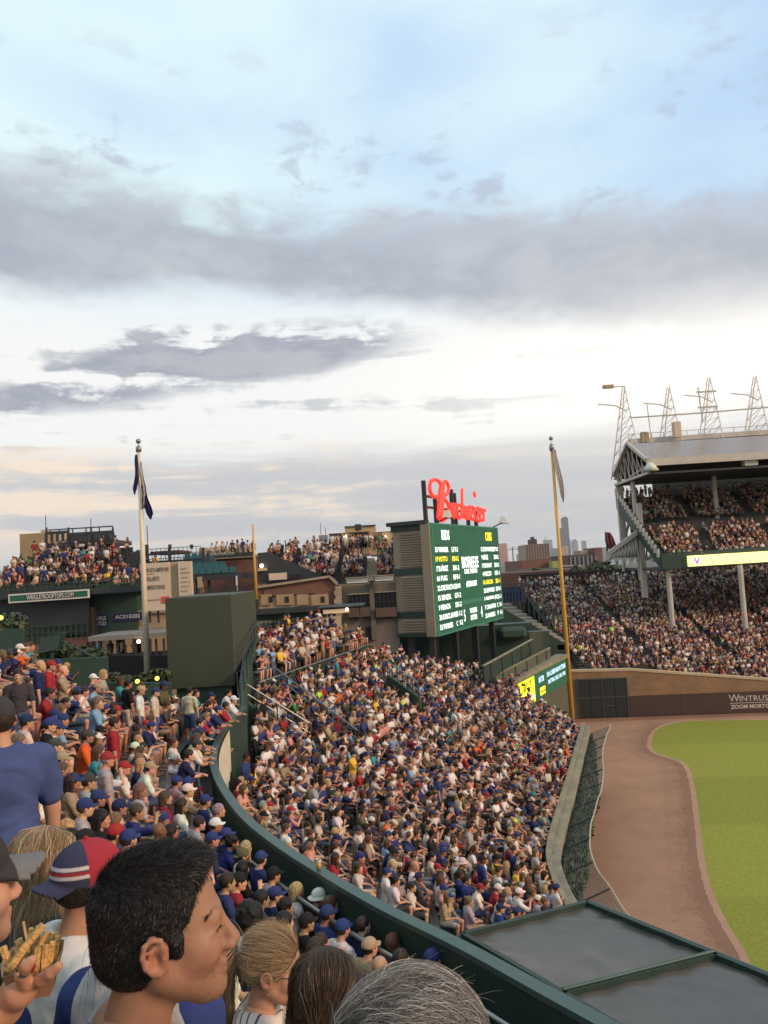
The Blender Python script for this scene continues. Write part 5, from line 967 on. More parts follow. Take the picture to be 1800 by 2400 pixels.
tower('sunset_tinted_block', 'low block with sunset gold glass below the very tall dark skyscraper', [(1311, 1281, 1331)], 5000, mat('sunset_copper_tint', (0.55, 0.33, 0.20), .3, .3, .05, metal=.6), (('sunset_strip', 1328.5, 1279, 1300, 9, m_gold),))  # copper tint and gold edge carry the sunset reflection as colour
tower('sunset_tinted_tower', 'salmon pink glass tower just right of the video board', [(1158, 1274, 1187)], 4200, m_sal, (('sunset_edge', 1187.5, 1276, 1316, 9, m_gold),))  # pink face and gold edge are painted sunset reflection
tower('teal_grey_block', 'low pale teal block with roof screen near the crane', [(1213, 1298, 1231)], 2600, mat('teal_grey', (0.26, 0.31, 0.31), .6, .1, .01)); tower('grey_blue_block', 'low grey blue block near the tip of the white truss', [(1412, 1282, 1440)], 3000, m_pale)
crn = empty('tower_crane', (PY(1202, 1300, 2500).x, 2500, 0), 0, 'thin tower crane on the horizon near the teal block', 'crane'); hz_ = PY(1202, 1288, 2500).z
b = MB(); b.bar((0, 0, 0), (0, 0, hz_+9), 3.0); b.build('mast', m_fard, crn); b = MB(); b.bar((-14, 0, hz_), (27, 0, hz_+1), 1.6); b.bar((0, 0, hz_+9), (22, 0, hz_+1), .6); b.bar((0, 0, hz_+9), (-13, 0, hz_), .6); b.build('jib', m_fard, crn)
# ------------------------------------------------------------------ people: bodies grown from smooth signed-distance fields
def smin(a, b, k): 
    h = np.clip(0.5+0.5*(b-a)/k, 0, 1); return b*(1-h)+a*h-k*h*(1-h)
def f_cone(P, a, b, ra, rb):
    a, b = np.asarray(a, np.float32), np.asarray(b, np.float32); ab = b-a; L2 = float(ab@ab)+1e-9
    t = np.clip(((P-a)@ab)/L2, 0, 1); return np.linalg.norm(P-a-t[..., None]*ab, axis=-1) - (ra+(rb-ra)*t)
def f_ell(P, c, r, R=None):
    q = P-np.asarray(c, np.float32)
    if R is not None: q = q@np.asarray(R, np.float32)
    r = np.asarray(r, np.float32); k0 = np.linalg.norm(q/r, axis=-1); k1 = np.linalg.norm(q/(r*r), axis=-1)+1e-6; return k0*(k0-1)/k1
def sdf_mesh(prims, h, lo=None, hi=None, cut=None):
    """prims: ('c',a,b,ra,rb,k,op) cone-capsules or ('e',c,r,R,k,op) ellipsoids; op '+' or '-' -> (verts, quads)"""
    bbs = []
    for p in prims:
        if p[0] == 'c':
            a, b = np.array(p[1]), np.array(p[2]); m = max(p[3], p[4]); bbs.append((np.minimum(a, b)-m, np.maximum(a, b)+m))
        else: m = max(p[2]); bbs.append((np.array(p[1])-m, np.array(p[1])+m))
    plus = [bb for bb, p in zip(bbs, prims) if p[-1] == '+']
    L0 = np.min([b[0] for b in plus], 0)-3*h; H0 = np.max([b[1] for b in plus], 0)+3*h
    if lo is not None: L0 = np.maximum(L0, lo)
    if hi is not None: H0 = np.minimum(H0, hi)
    n = np.ceil((H0-L0)/h).astype(int)+1; ax = [L0[i]+h*np.arange(n[i]) for i in range(3)]
    D = np.full(n, 0.25, np.float32)
    for p, bb in zip(prims, bbs):
        k = p[-2]; m = k*1.2+3*h if p[-1] == '+' else k*1.2+2*h
        s = [slice(max(0, int((bb[0][i]-m-L0[i])/h)), min(n[i], int((bb[1][i]+m-L0[i])/h)+2)) for i in range(3)]
        if any(x.stop <= x.start for x in s): continue
        G = np.stack(np.meshgrid(ax[0][s[0]], ax[1][s[1]], ax[2][s[2]], indexing='ij'), -1).astype(np.float32)
        d = f_cone(G, *p[1:5]) if p[0] == 'c' else f_ell(G, *p[1:4])
        D[s[0], s[1], s[2]] = smin(D[s[0], s[1], s[2]], d, k) if p[-1] == '+' else -smin(-D[s[0], s[1], s[2]], d, k)
    if cut is not None:
        G = np.stack(np.meshgrid(*ax, indexing='ij'), -1).astype(np.float32); D = cut(G, D)
    return surfnet(D, L0, h)
def surfnet(D, L0, h):
    D[0], D[-1] = 1, 1; D[:, 0], D[:, -1] = 1, 1; D[:, :, 0], D[:, :, -1] = 1, 1
    I = D < 0; n = np.array(D.shape)
    acc = np.zeros(tuple(n-1)+(3,), np.float32); cnt = np.zeros(tuple(n-1), np.float32)
    for a in range(3):
        b, c = (a+1) % 3, (a+2) % 3
        s0 = [slice(None)]*3; s1 = [slice(None)]*3; s0[a] = slice(0, -1); s1[a] = slice(1, None)
        d0, d1 = D[tuple(s0)], D[tuple(s1)]; x = (d0 < 0) != (d1 < 0); t = np.where(x, d0/np.where(x, d0-d1, 1), 0)
        for ob in (0, 1):
            for oc in (0, 1):
                q = [slice(None)]*3; q[b] = slice(ob, n[b]-1+ob); q[c] = slice(oc, n[c]-1+oc); xx = x[tuple(q)]; tt = t[tuple(q)]
                acc[..., a] += np.where(xx, tt, 0); acc[..., b] += xx*ob; acc[..., c] += xx*oc; cnt += xx
    idx = np.full(tuple(n-1), -1, np.int64); act = cnt > 0; idx[act] = np.arange(act.sum())
    ijk = np.argwhere(act); V = (ijk + acc[act]/cnt[act][:, None])*h + L0
    Q = []
    for a in range(3):
        b, c = (a+1) % 3, (a+2) % 3
        s0 = [slice(1, -1)]*3; s1 = [slice(1, -1)]*3; s0[a] = slice(0, -1); s1[a] = slice(1, None)
        i0, i1 = I[tuple(s0)], I[tuple(s1)]; e = np.argwhere(i0 != i1)
        if not len(e): continue
        fl = i0[tuple(e.T)]; base = e.copy(); base[:, b] += 1; base[:, c] += 1
        def g(db, dc): q = base.copy(); q[:, b] -= db; q[:, c] -= dc; return idx[tuple(q.T)]
        q = np.stack([g(1, 1), g(0, 1), g(0, 0), g(1, 0)], 1); q[~fl] = q[~fl][:, ::-1]; Q.append(q)
    Q = np.concatenate(Q); Q = Q[(Q >= 0).all(1)]
    return V, Q
def mesh_from(name, V, Q, m=None, smooth=True):
    me = bpy.data.meshes.new(name); me.vertices.add(len(V)); me.vertices.foreach_set('co', np.asarray(V, np.float32).ravel())
    k = Q.shape[1]; me.loops.add(Q.size); me.loops.foreach_set('vertex_index', Q.astype(np.int32).ravel()); me.polygons.add(len(Q))
    me.polygons.foreach_set('loop_start', np.arange(0, Q.size, k, dtype=np.int32))
    me.update(calc_edges=True); me.validate()
    if m: me.materials.append(m)
    if smooth: me.shade_smooth()
    return me
def wrinkle(V, amp, seed=0):
    r_ = np.random.default_rng(seed); a = r_.uniform(0, 6, 6); x, y, z = V.T; d = np.c_[x-x.mean(), y, 0*z]; d /= np.linalg.norm(d, axis=1)[:, None]+1e-6
    w = np.sin(38*z+22*y*np.sin(3*z+a[0])+9*np.sin(9*x+a[1])+a[2])*0.5+np.sin(30*y+26*x+18*np.sin(6*z+a[3])+a[4])*0.35+np.sin(70*z+40*x+a[5])*0.15
    return V+d*(amp*np.maximum(w, -0.35))[:, None]
def rotm(yaw=0, pitch=0, roll=0):
    return np.array((Matrix.Rotation(yaw, 3, 'Z') @ Matrix.Rotation(pitch, 3, 'Y') @ Matrix.Rotation(roll, 3, 'X')))
def xf(prims, R, t, s=1.0):
    out = []; R = np.asarray(R); t = np.asarray(t)
    for p in prims:
        if p[0] == 'c': out.append(('c', R@(np.array(p[1])*s)+t, R@(np.array(p[2])*s)+t, p[3]*s, p[4]*s, p[5]*s, p[6]))
        else:
            r0 = np.eye(3) if p[3] is None else np.asarray(p[3]); out.append(('e', R@(np.array(p[1])*s)+t, tuple(np.array(p[2])*s), R@r0, p[4]*s, p[5]))
    return out
def head_prims(detail=0, fem=0):
    j = 0.94 if fem else 1.0; H = [('e', (-0.014, 0, 0.030), (0.099, 0.076, 0.094), None, 0.01, '+'), ('e', (0.034, 0, -0.035), (0.060, 0.057*j, 0.078), None, 0.03, '+'),
        ('c', (0.060, 0, -0.094), (0.072, 0, -0.096), 0.024*j, 0.020*j, 0.025, '+')]
    for s in (1, -1):
        H += [('c', (0.000, s*0.050*j, -0.058), (0.060, s*0.018, -0.096), 0.020, 0.018, 0.03, '+'), ('e', (0.056, s*0.038, -0.030), (0.030, 0.026, 0.030), None, 0.02, '+')]
    H += [('c', (0.077, -0.032, 0.016), (0.077, 0.032, 0.016), 0.012, 0.012, 0.02, '+')]
    for s in (1, -1):
        H += [('e', (0.101, s*0.031, -0.004), (0.019, 0.017, 0.012), None, 0.012, '-')]
        if not detail: H += [('e', (0.073, s*0.031, -0.005), (0.014, 0.0155, 0.0125), None, 0.004, '+')]
        else:
            for zz, zo in ((0.003, 0.0), (-0.0115, -0.002)):
                for (xa, ya, za), (xb, yb, zb2) in zip(((0.078, 0.016, zo-0.004), (0.0858, 0.024, zz), (0.0850, 0.036, zz)), ((0.0858, 0.024, zz), (0.0850, 0.036, zz), (0.075, 0.048, zo-0.004))): H.append(('c', (xa, s*ya, za), (xb, s*yb, zb2), 0.0034, 0.0034, 0.004, '+'))
    H += [('c', (0.086, 0, 0.006), (0.109, 0, -0.033), 0.0075, 0.0105, 0.010, '+'), ('e', (0.098, 0, -0.040), (0.014, 0.015, 0.009), None, 0.008, '+')]
    H += [('c', (0.086, -0.015, -0.063), (0.086, 0.015, -0.063), 0.0075, 0.0075, 0.008, '+'), ('c', (0.084, -0.013, -0.076), (0.084, 0.013, -0.076), 0.0080, 0.0080, 0.006, '+')]
    if detail and not fem: H += [('c', (0.062, 0, -0.104), (0.074, 0, -0.106), 0.022, 0.019, 0.02, '+'), ('c', (0.089, 0, 0.004), (0.1115, 0, -0.036), 0.008, 0.0108, 0.008, '+'), ('e', (0.102, 0.011, -0.042), (0.012, 0.008, 0.008), None, 0.005, '+'), ('e', (0.102, -0.011, -0.042), (0.012, 0.008, 0.008), None, 0.005, '+'), ('c', (0.0935, -0.012, -0.0655), (0.0935, 0.012, -0.0655), 0.0058, 0.0058, 0.004, '+'), ('c', (0.0915, -0.011, -0.0785), (0.0915, 0.011, -0.0785), 0.0066, 0.0066, 0.004, '+')] + [('c', (0.0930, s*0.012, -0.0655), (0.0815, s*0.023, -0.0735), 0.0056, 0.003, 0.004, '+') for s in (1, -1)] + [('c', (0.0912, s*0.011, -0.0785), (0.0805, s*0.022, -0.0750), 0.006, 0.003, 0.004, '+') for s in (1, -1)]
    if not detail:
        for s in (1, -1): H += [('e', (-0.006, s*0.079, -0.012), (0.020, 0.009, 0.032), rotm(s*0.35), 0.008, '+')]
    return H
def hair_prims(style):
    """closed shapes in the head frame"""
    cap_ = ('e', (-0.018, 0, 0.034), (0.108, 0.086, 0.103), None, 0.01, '+'); face = [('e', (0.125, 0, -0.055), (0.105, 0.12, 0.105), None, 0.012, '-'), ('e', (0.075, 0, -0.09), (0.10, 0.12, 0.085), None, 0.015, '-')]
    nape = [('e', (-0.03, 0, -0.16), (0.16, 0.13, 0.085), None, 0.01, '-')]
    ear = [('e', (0.0, s*0.088, -0.03), (0.027, 0.03, 0.045), None, 0.006, '-') for s in (1, -1)]
    if style == 'short': return [cap_] + face + nape + ear
    if style == 'crop': return [('e', (-0.016, 0, 0.032), (0.103, 0.080, 0.098), None, 0.01, '+')] + face + nape + ear
    if style == 'tousled':
        P = [cap_]
        rr = random.Random(4)
        for k in range(16): a = rr.uniform(0, 6.28); e = rr.uniform(0.1, 1.4); P.append(('e', (-0.02+0.085*math.cos(a)*math.cos(e), 0.066*math.sin(a)*math.cos(e), 0.045+0.082*math.sin(e)), (0.034, 0.034, 0.028), None, 0.015, '+'))
        return P + face + nape + ear
    if style == 'afro':
        P = [('e', (-0.035, 0, 0.035), (0.145, 0.135, 0.135), None, 0.01, '+')]; rr = random.Random(9)
        for k in range(40): a = rr.uniform(0, 6.28); e = rr.uniform(-0.6, 1.4); P.append(('e', (-0.035+0.13*math.cos(a)*math.cos(e), 0.12*math.sin(a)*math.cos(e), 0.035+0.12*math.sin(e)), (0.034, 0.034, 0.034), None, 0.012, '+'))
        return P + [('c', (-0.06, 0, 0), (-0.10, 0, -0.22), 0.12, 0.11, 0.03, '+')] + [('e', (0.125, 0, -0.06), (0.125, 0.11, 0.13), None, 0.012, '-')]
    if style == 'long':
        return [cap_, ('c', (-0.055, 0, 0.02), (-0.090, 0, -0.25), 0.082, 0.060, 0.03, '+')] + [('c', (-0.02, s*0.068, 0.02), (-0.045, s*0.078, -0.22), 0.030, 0.032, 0.02, '+') for s in (1, -1)] + [('e', (0.125, 0, -0.055), (0.105, 0.12, 0.105), None, 0.012, '-')]
    if style == 'bob':
        return [cap_, ('c', (-0.045, 0, 0.02), (-0.06, 0, -0.09), 0.090, 0.080, 0.03, '+')] + [('e', (0.125, 0, -0.055), (0.110, 0.12, 0.105), None, 0.012, '-')]
    if style == 'pony':
        return [cap_] + face + nape + [('c', (-0.115, 0, 0.045), (-0.155, 0, 0.0), 0.026, 0.032, 0.015, '+'), ('c', (-0.155, 0, 0.0), (-0.145, 0, -0.19), 0.034, 0.018, 0.02, '+')]
    if style == 'bun': return [cap_] + face + nape + [('e', (-0.10, 0, 0.105), (0.045, 0.048, 0.042), None, 0.012, '+')]
    if style == 'undercap': return [('e', (-0.018, 0, 0.020), (0.103, 0.082, 0.090), None, 0.01, '+'), ('e', (0, 0, 0.14), (0.2, 0.2, 0.10), None, 0.005, '-')] + face + nape + ear
def cap_prims(back=False, dome=(0.108, 0.086, 0.093)):
    s = -1 if back else 1
    P = [('e', (-0.012, 0, 0.040), dome, None, 0.01, '+'), ('e', (-0.012, 0, -0.115), (0.20, 0.18, 0.135), rotm(0, s*-0.10), 0.006, '-')]
    for t in np.linspace(-1, 1, 13): P.append(('c', (s*(0.088-0.026*t*t), t*0.062, 0.032-0.012*t*t), (s*(0.168-0.050*t*t), t*0.058, 0.024-0.022*t*t), 0.0075, 0.0055, 0.006, '+'))
    P.append(('e', (-0.012, 0, 0.138), (0.008, 0.008, 0.005), None, 0.003, '+')); return P
def hat_prims():
    P = [('e', (-0.012, 0, 0.045), (0.110, 0.090, 0.098), None, 0.01, '+'), ('e', (-0.012, 0, -0.115), (0.20, 0.18, 0.135), None, 0.006, '-')]
    for k in range(44):
        a = 2*math.pi*k/44; P.append(('c', (-0.012+0.095*math.cos(a), 0.075*math.sin(a), 0.026), (-0.012+0.158*math.cos(a), 0.140*math.sin(a), 0.004+0.006*math.sin(3*a)), 0.010, 0.006, 0.010, '+'))
    return P
def ik(s, w, l1, l2, pole):
    s, w, pole = map(np.array, (s, w, pole)); d = w-s; L = min(np.linalg.norm(d), l1+l2-1e-3); d = d/np.linalg.norm(d); x = (l1*l1-l2*l2+L*L)/(2*L); hh = math.sqrt(max(0, l1*l1-x*x))
    pn = pole-d*(pole@d); pn /= np.linalg.norm(pn); return s+d*x+pn*hh, s+d*L
def person_prims(stand=False, fem=False, lean=0.12, wr=None, wl=None, yaw=0.0, pitch=0.0, turn=0.0, fing=True, shorts=True, big=1.0, sleeve=0.75):
    """returns dict of part -> prims and the head transform; faces +x"""
    k = 0.93 if fem else 1.0; sw = (0.158 if fem else 0.188)*big; hipz = 0.90 if stand else 0.50; hx = 0.0 if stand else -0.02
    hip = np.array([hx, 0, hipz]); Rt = rotm(turn, lean); T = lambda x, y, z: hip + Rt@np.array([x, y, z])
    ch, nb = T(0.0, 0, 0.34*k), T(0.0, 0, 0.52*k); hc = nb + Rt@np.array([0.025, 0, 0.05]) + np.array([0.02, 0, 0.105])
    Rh = rotm(yaw, pitch); B, Sh, Pa = [], [], []
    tor = [('e', T(0, 0, 0.02), (0.115*big, 0.155*k*big, 0.12), Rt, 0.02, '+'), ('e', T(0.012*big, 0, 0.16), (0.105*big, 0.135*k*big, 0.16), Rt, 0.05, '+'), ('e', T(0.0, 0, 0.35*k), (0.112*big, 0.158*k*big, 0.17), Rt, 0.05, '+')]
    if fem: tor += [('e', T(0.085, s*0.065, 0.32), (0.05, 0.055, 0.055), Rt, 0.04, '+') for s in (1, -1)]
    tor += [('c', T(-0.005, -sw*0.82, 0.455*k), T(-0.005, sw*0.82, 0.455*k), 0.058*k, 0.058*k, 0.05, '+'), ('c', T(-0.02, -0.05, 0.50*k), T(-0.02, 0.05, 0.50*k), 0.050, 0.050, 0.04, '+')]
    neck = [('c', T(-0.012, 0, 0.47*k), hc + Rh@np.array([-0.022, 0, -0.055]), 0.056*k, 0.050*k, 0.03, '+')]
    B += tor + neck + xf(head_prims(0, fem), Rh, hc)
    grow = lambda P, g: [(('c', p[1], p[2], p[3]+g, p[4]+g, p[5], p[6]) if p[0] == 'c' else ('e', p[1], tuple(np.array(p[2])+g), p[3], p[4], p[5])) for p in P]
    Sh += grow(tor, 0.013)
    for s, w in ((1, wl), (-1, wr)):
        sh = T(-0.005, s*sw, 0.445*k)
        if w is None: w = sh + np.array([0.05, s*0.07, -0.53]) if stand else hip + np.array([0.30, s*0.12, 0.10])
        el, wv = ik(sh, np.array(w, float), 0.285*k, 0.25*k, (-0.4, s*0.8, -0.6))
        B += [('c', sh, el, 0.047*k*big, 0.039*k*big, 0.02, '+'), ('c', el, wv, 0.040*k*big, 0.026*k, 0.012, '+')]
        dd = (wv-el)/np.linalg.norm(wv-el); side = np.cross(dd, np.array([0, 0, 1.0])); side = side/(np.linalg.norm(side)+1e-6); upv = np.cross(side, dd)
        pm = wv+dd*0.045; B.append(('e', pm, (0.048, 0.038, 0.017), np.stack([dd, side, upv], 1), 0.015, '+'))
        if fing:
            for q in range(4):
                f0 = wv+dd*0.078+side*(0.027-0.018*q); f1 = f0+dd*(0.045-0.006*abs(q-1.3))-upv*0.008; f2 = f1+dd*0.020-upv*0.026; B += [('c', f0, f1, 0.0092, 0.0085, 0.005, '+'), ('c', f1, f2, 0.0085, 0.0075, 0.003, '+')]
            t0 = wv+dd*0.02-side*s*0.028; B.append(('c', t0, t0+dd*0.045-side*s*0.030-upv*0.012, 0.0125, 0.0095, 0.008, '+'))
        se = sh + (el-sh)*sleeve; Sh.append(('c', sh, se, 0.064*k*big, 0.062*k*big, 0.03, '+'))
        hp = hip + rotm(turn)@np.array([0, s*0.085, -0.01])
        if stand: kn, an = hp + np.array([0.02, s*0.01, -0.44]), hp + np.array([-0.02, s*0.02, -0.83])
        else: kn, an = hp + rotm(turn)@np.array([0.42, s*0.06, 0.01]), hp + rotm(turn)@np.array([0.38, s*0.07, -0.43])
        B += [('c', hp, kn, 0.082*k*big, 0.056*k, 0.03, '+'), ('c', kn, an, 0.054*k, 0.034, 0.015, '+'), ('c', an+np.array([-0.02, 0, -0.025]), an+np.array([0.15, s*0.02, -0.035]), 0.036, 0.028, 0.02, '+')]
        Pa.append(('c', hp, hp+(kn-hp)*(0.85 if shorts else 1.0), 0.094*k*big, 0.072*k, 0.03, '+'))
        if not shorts: Pa.append(('c', kn, kn+(an-kn)*0.95, 0.070*k, 0.052*k, 0.02, '+'))
    Pa.append(('e', T(0, 0, -0.01), (0.130*big, 0.168*k*big, 0.115), Rt, 0.02, '+'))
    nk = T(0.0, 0, 0.60*k); Sh.append(('e', nk, (0.092, 0.085, 0.085), Rt, 0.01, '-'))
    return dict(body=B, shirt=Sh, pants=Pa), hc, Rh
HEADZ = {}
TPL = {}
def _f(x): return x
POSES = {
 'sit_rest': dict(lean=0.10), 'sit_rest_l': dict(lean=0.02, yaw=0.45), 'sit_fwd': dict(lean=0.42, wr=(0.44, -0.06, 0.66), wl=(0.44, 0.06, 0.66), pitch=0.08),
 'sit_clap': dict(lean=0.10, wr=(0.34, -0.05, 0.92), wl=(0.34, 0.05, 0.94)), 'sit_fold': dict(lean=0.0, wr=(0.20, 0.06, 0.78), wl=(0.20, -0.06, 0.80), shorts=False, yaw=-0.3),
 'sit_phone': dict(lean=0.18, wr=(0.38, -0.12, 1.06), wl=(0.30, 0.12, 0.70), pitch=0.10, yaw=-0.2), 'sit_fem': dict(fem=True, lean=0.08, wr=(0.28, -0.05, 0.62), wl=(0.28, 0.05, 0.62)), 'sit_fem_l': dict(fem=True, lean=0.20, yaw=0.5, wr=(0.30, -0.1, 0.66)),
 'sit_fem_r': dict(fem=True, lean=0.05, yaw=-0.55, wl=(0.26, 0.08, 0.88)), 'stand': dict(stand=True, lean=0.03, shorts=True), 'stand_fold': dict(stand=True, lean=0.02, wr=(0.22, 0.08, 1.20), wl=(0.22, -0.08, 1.22), shorts=False, yaw=0.2),
 'stand_fem': dict(stand=True, fem=True, lean=0.04, wr=(0.25, -0.04, 1.12), yaw=-0.4, shorts=False), 'lean_rail': dict(stand=True, lean=0.38, wr=(0.52, 0.03, 1.06), wl=(0.50, -0.04, 1.10), shorts=True)}
FEM = {k for k, v in POSES.items() if v.get('fem')}
m_skin = None
def objcol_mat(name, rough, var, scale, bump=0.0, sub=0.0, spec=0.3, bscale=60):
    m = bpy.data.materials.new(name); m.use_nodes = True; t = m.node_tree; b = t.nodes['Principled BSDF']; b.inputs['Roughness'].default_value = rough; b.inputs['Specular IOR Level'].default_value = spec
    oi = t.nodes.new('ShaderNodeObjectInfo'); tcn = t.nodes.new('ShaderNodeTexCoord'); n = t.nodes.new('ShaderNodeTexNoise'); n.inputs['Scale'].default_value = scale; n.inputs['Detail'].default_value = 6
    t.links.new(tcn.outputs['Object'], n.inputs['Vector']); mr = t.nodes.new('ShaderNodeMapRange'); mr.inputs[1].default_value = .3; mr.inputs[2].default_value = .7; mr.inputs[3].default_value = 1-var; mr.inputs[4].default_value = 1+var
    t.links.new(n.outputs['Fac'], mr.inputs[0]); vm = t.nodes.new('ShaderNodeVectorMath'); vm.operation = 'SCALE'; t.links.new(oi.outputs['Color'], vm.inputs[0]); t.links.new(mr.outputs[0], vm.inputs[3]); t.links.new(vm.outputs[0], b.inputs['Base Color'])
    if sub: b.inputs['Subsurface Weight'].default_value = sub; b.inputs['Subsurface Radius'].default_value = (0.012, 0.005, 0.003); b.inputs['Subsurface Scale'].default_value = 1.0
    if bump:
        bn = t.nodes.new('ShaderNodeTexNoise'); bn.inputs['Scale'].default_value = bscale; bn.inputs['Detail'].default_value = 3; t.links.new(tcn.outputs['Object'], bn.inputs['Vector']); bp = t.nodes.new('ShaderNodeBump'); bp.inputs['Strength'].default_value = bump; bp.inputs['Distance'].default_value = 0.01; t.links.new(bn.outputs['Fac'], bp.inputs['Height']); t.links.new(bp.outputs[0], b.inputs['Normal'])
    return m
m_oskin = objcol_mat('skin', 0.5, 0.08, 14, 0.05, 0.0, 0.35, 120); m_ocloth = objcol_mat('shirt_cloth', 0.9, 0.14, 7, 0.85, 0, 0.15, 13); m_ohair = objcol_mat('hair_mass', 0.55, 0.45, 30, 0.6, 0, 0.3, 90); m_ocap = objcol_mat('cap_cloth', 0.8, 0.08, 20, 0.15, 0, 0.2, 200)
def decimate(V, Q, tris):
    me = mesh_from('tmp', V, Q); o = bpy.data.objects.new('tmp', me); C.objects.link(o); md = o.modifiers.new('d', 'DECIMATE'); md.ratio = min(1.0, tris/(2.0*len(Q)))
    dg = bpy.context.evaluated_depsgraph_get(); ev = o.evaluated_get(dg).to_mesh(); ev.calc_loop_triangles()
    v = np.empty(len(ev.vertices)*3, np.float32); ev.vertices.foreach_get('co', v); t = np.empty(len(ev.loop_triangles)*3, np.int32); ev.loop_triangles.foreach_get('vertices', t)
    bpy.data.objects.remove(o); bpy.data.meshes.remove(me); return v.reshape(-1, 3), t.reshape(-1, 3)
LO_T = {'body': 290, 'shirt': 120, 'pants': 60}; FAR_T = {'body': 84, 'shirt': 34, 'pants': 12}
for nm, kw in POSES.items():
    parts, hc, Rh = person_prims(**kw); me, lo_, far_ = {}, {}, {}
    for pn, pr in parts.items():
        V, Q = sdf_mesh(pr, 0.0142 if pn == 'body' else 0.018)
        if pn == 'shirt': V = wrinkle(V, 0.008, len(TPL))
        me[pn] = mesh_from(pn, V, Q, {'body': m_oskin, 'shirt': m_ocloth, 'pants': m_ocloth}[pn])
        lo_[pn] = decimate(V, Q, LO_T[pn]); far_[pn] = decimate(V, Q, FAR_T[pn])
    Mh = Matrix(Rh.tolist()).to_4x4(); Mh.translation = Vector(hc); TPL[nm] = (me, lo_, far_, Mh)
HEADG = {}
for nm in ('short', 'crop', 'tousled', 'afro', 'long', 'bob', 'pony', 'bun', 'undercap'):
    V, Q = sdf_mesh(hair_prims(nm), 0.0085); HEADG[nm] = (mesh_from('hair', V, Q, m_ohair), decimate(V, Q, 70), decimate(V, Q, 20))
for nm, pr in (('cap', cap_prims()), ('capback', cap_prims(True)), ('hat', hat_prims())):
    V, Q = sdf_mesh(pr, 0.0066); HEADG[nm] = (mesh_from('cap' if nm != 'hat' else 'hat', V, Q, m_ocap), decimate(V, Q, 90), decimate(V, Q, 26))
_E = [('e', (0.0865, s*0.031, -0.005), (0.006, 0.010, 0.0042), None, 0.001, '+') for s in (1, -1)] + [('c', (0.0885, s*0.014, 0.019), (0.076, s*0.046, 0.022), 0.0028, 0.0024, 0.001, '+') for s in (1, -1)]
V, Q = sdf_mesh(_E, 0.0026); EYES = mesh_from('eyes', V, Q, mat('dark_eyes', (0.03, 0.02, 0.015), 0.4, 0.1))
COL = {'royal blue': (0.028, 0.043, 0.140), 'navy': (0.020, 0.028, 0.080), 'white': (0.66, 0.62, 0.57), 'light grey': (0.36, 0.34, 0.32), 'charcoal': (0.055, 0.055, 0.058), 'black': (0.016, 0.015, 0.016), 'red': (0.31, 0.028, 0.034), 'maroon': (0.16, 0.018, 0.035), 'orange': (0.68, 0.12, 0.03), 'pink': (0.60, 0.27, 0.24),
       'sky blue': (0.20, 0.33, 0.50), 'teal': (0.06, 0.26, 0.28), 'green': (0.05, 0.24, 0.08), 'yellow': (0.70, 0.45, 0.05), 'tan': (0.36, 0.27, 0.17), 'cream': (0.58, 0.50, 0.38), 'olive': (0.10, 0.10, 0.05), 'lime': (0.45, 0.75, 0.10), 'denim': (0.07, 0.11, 0.19)}
SHIRT_W = [('royal blue', 15), ('navy', 9), ('white', 27), ('light grey', 10), ('charcoal', 8), ('black', 8), ('red', 6), ('maroon', 2), ('orange', 1.5), ('pink', 5), ('sky blue', 3), ('teal', 2), ('green', 1), ('yellow', 1), ('tan', 3), ('cream', 7), ('olive', 1.5), ('lime', .5)]
CAP_W = [('royal blue', 42), ('navy', 12), ('white', 12), ('black', 8), ('red', 7), ('charcoal', 5), ('tan', 4)]
HAIR = {'black': (0.012, 0.010, 0.009), 'dark brown': (0.030, 0.019, 0.013), 'brown': (0.075, 0.045, 0.026), 'light brown': (0.15, 0.095, 0.052), 'blonde': (0.36, 0.25, 0.125), 'grey': (0.26, 0.245, 0.225), 'auburn': (0.11, 0.035, 0.02)}
HAIR_W = [('black', 16), ('dark brown', 32), ('brown', 22), ('light brown', 12), ('blonde', 12), ('grey', 5), ('auburn', 1)]
SKIN = [(0.50, 0.27, 0.17), (0.56, 0.31, 0.20), (0.44, 0.225, 0.14), (0.60, 0.34, 0.23), (0.36, 0.18, 0.11), (0.16, 0.075, 0.045), (0.52, 0.25, 0.155)]
def pick(w, r): 
    x = r.random()*sum(q for _, q in w)
    for k, q in w:
        x -= q
        if x <= 0: return k
    return w[-1][0]
R5 = random.Random(11)
def rand_look(stand=None, r=R5):
    st_ = r.random() < 0.05 if stand is None else stand
    fem = r.random() < 0.40
    if st_: pose = 'stand_fem' if fem else r.choice(['stand', 'stand_fold'])
    else: pose = r.choice(['sit_fem', 'sit_fem_l', 'sit_fem_r']) if fem else r.choice(['sit_rest', 'sit_rest', 'sit_rest_l', 'sit_fwd', 'sit_fwd', 'sit_clap', 'sit_fold', 'sit_phone'])
    capn = None
    if r.random() < (0.16 if fem else 0.50): capn = 'capback' if r.random() < 0.16 else ('hat' if r.random() < 0.06 else 'cap')
    hair = r.choice(['long', 'long', 'long', 'pony', 'bun', 'bob']) if fem else r.choice(['short', 'short', 'crop', 'tousled', 'bald' if r.random() < .5 else 'crop'])
    return dict(pose=pose, cap=capn, hair=hair, hairc=pick(HAIR_W, r), capc=pick(CAP_W, r) if capn != 'hat' else 'cream', shirt=pick(SHIRT_W, r), pants=r.choice(['denim', 'denim', 'tan', 'charcoal', 'black', 'light grey']), skin=r.choice(SKIN), scale=r.gauss(0.985, 0.035) if r.random() > 0.04 else 0.78)
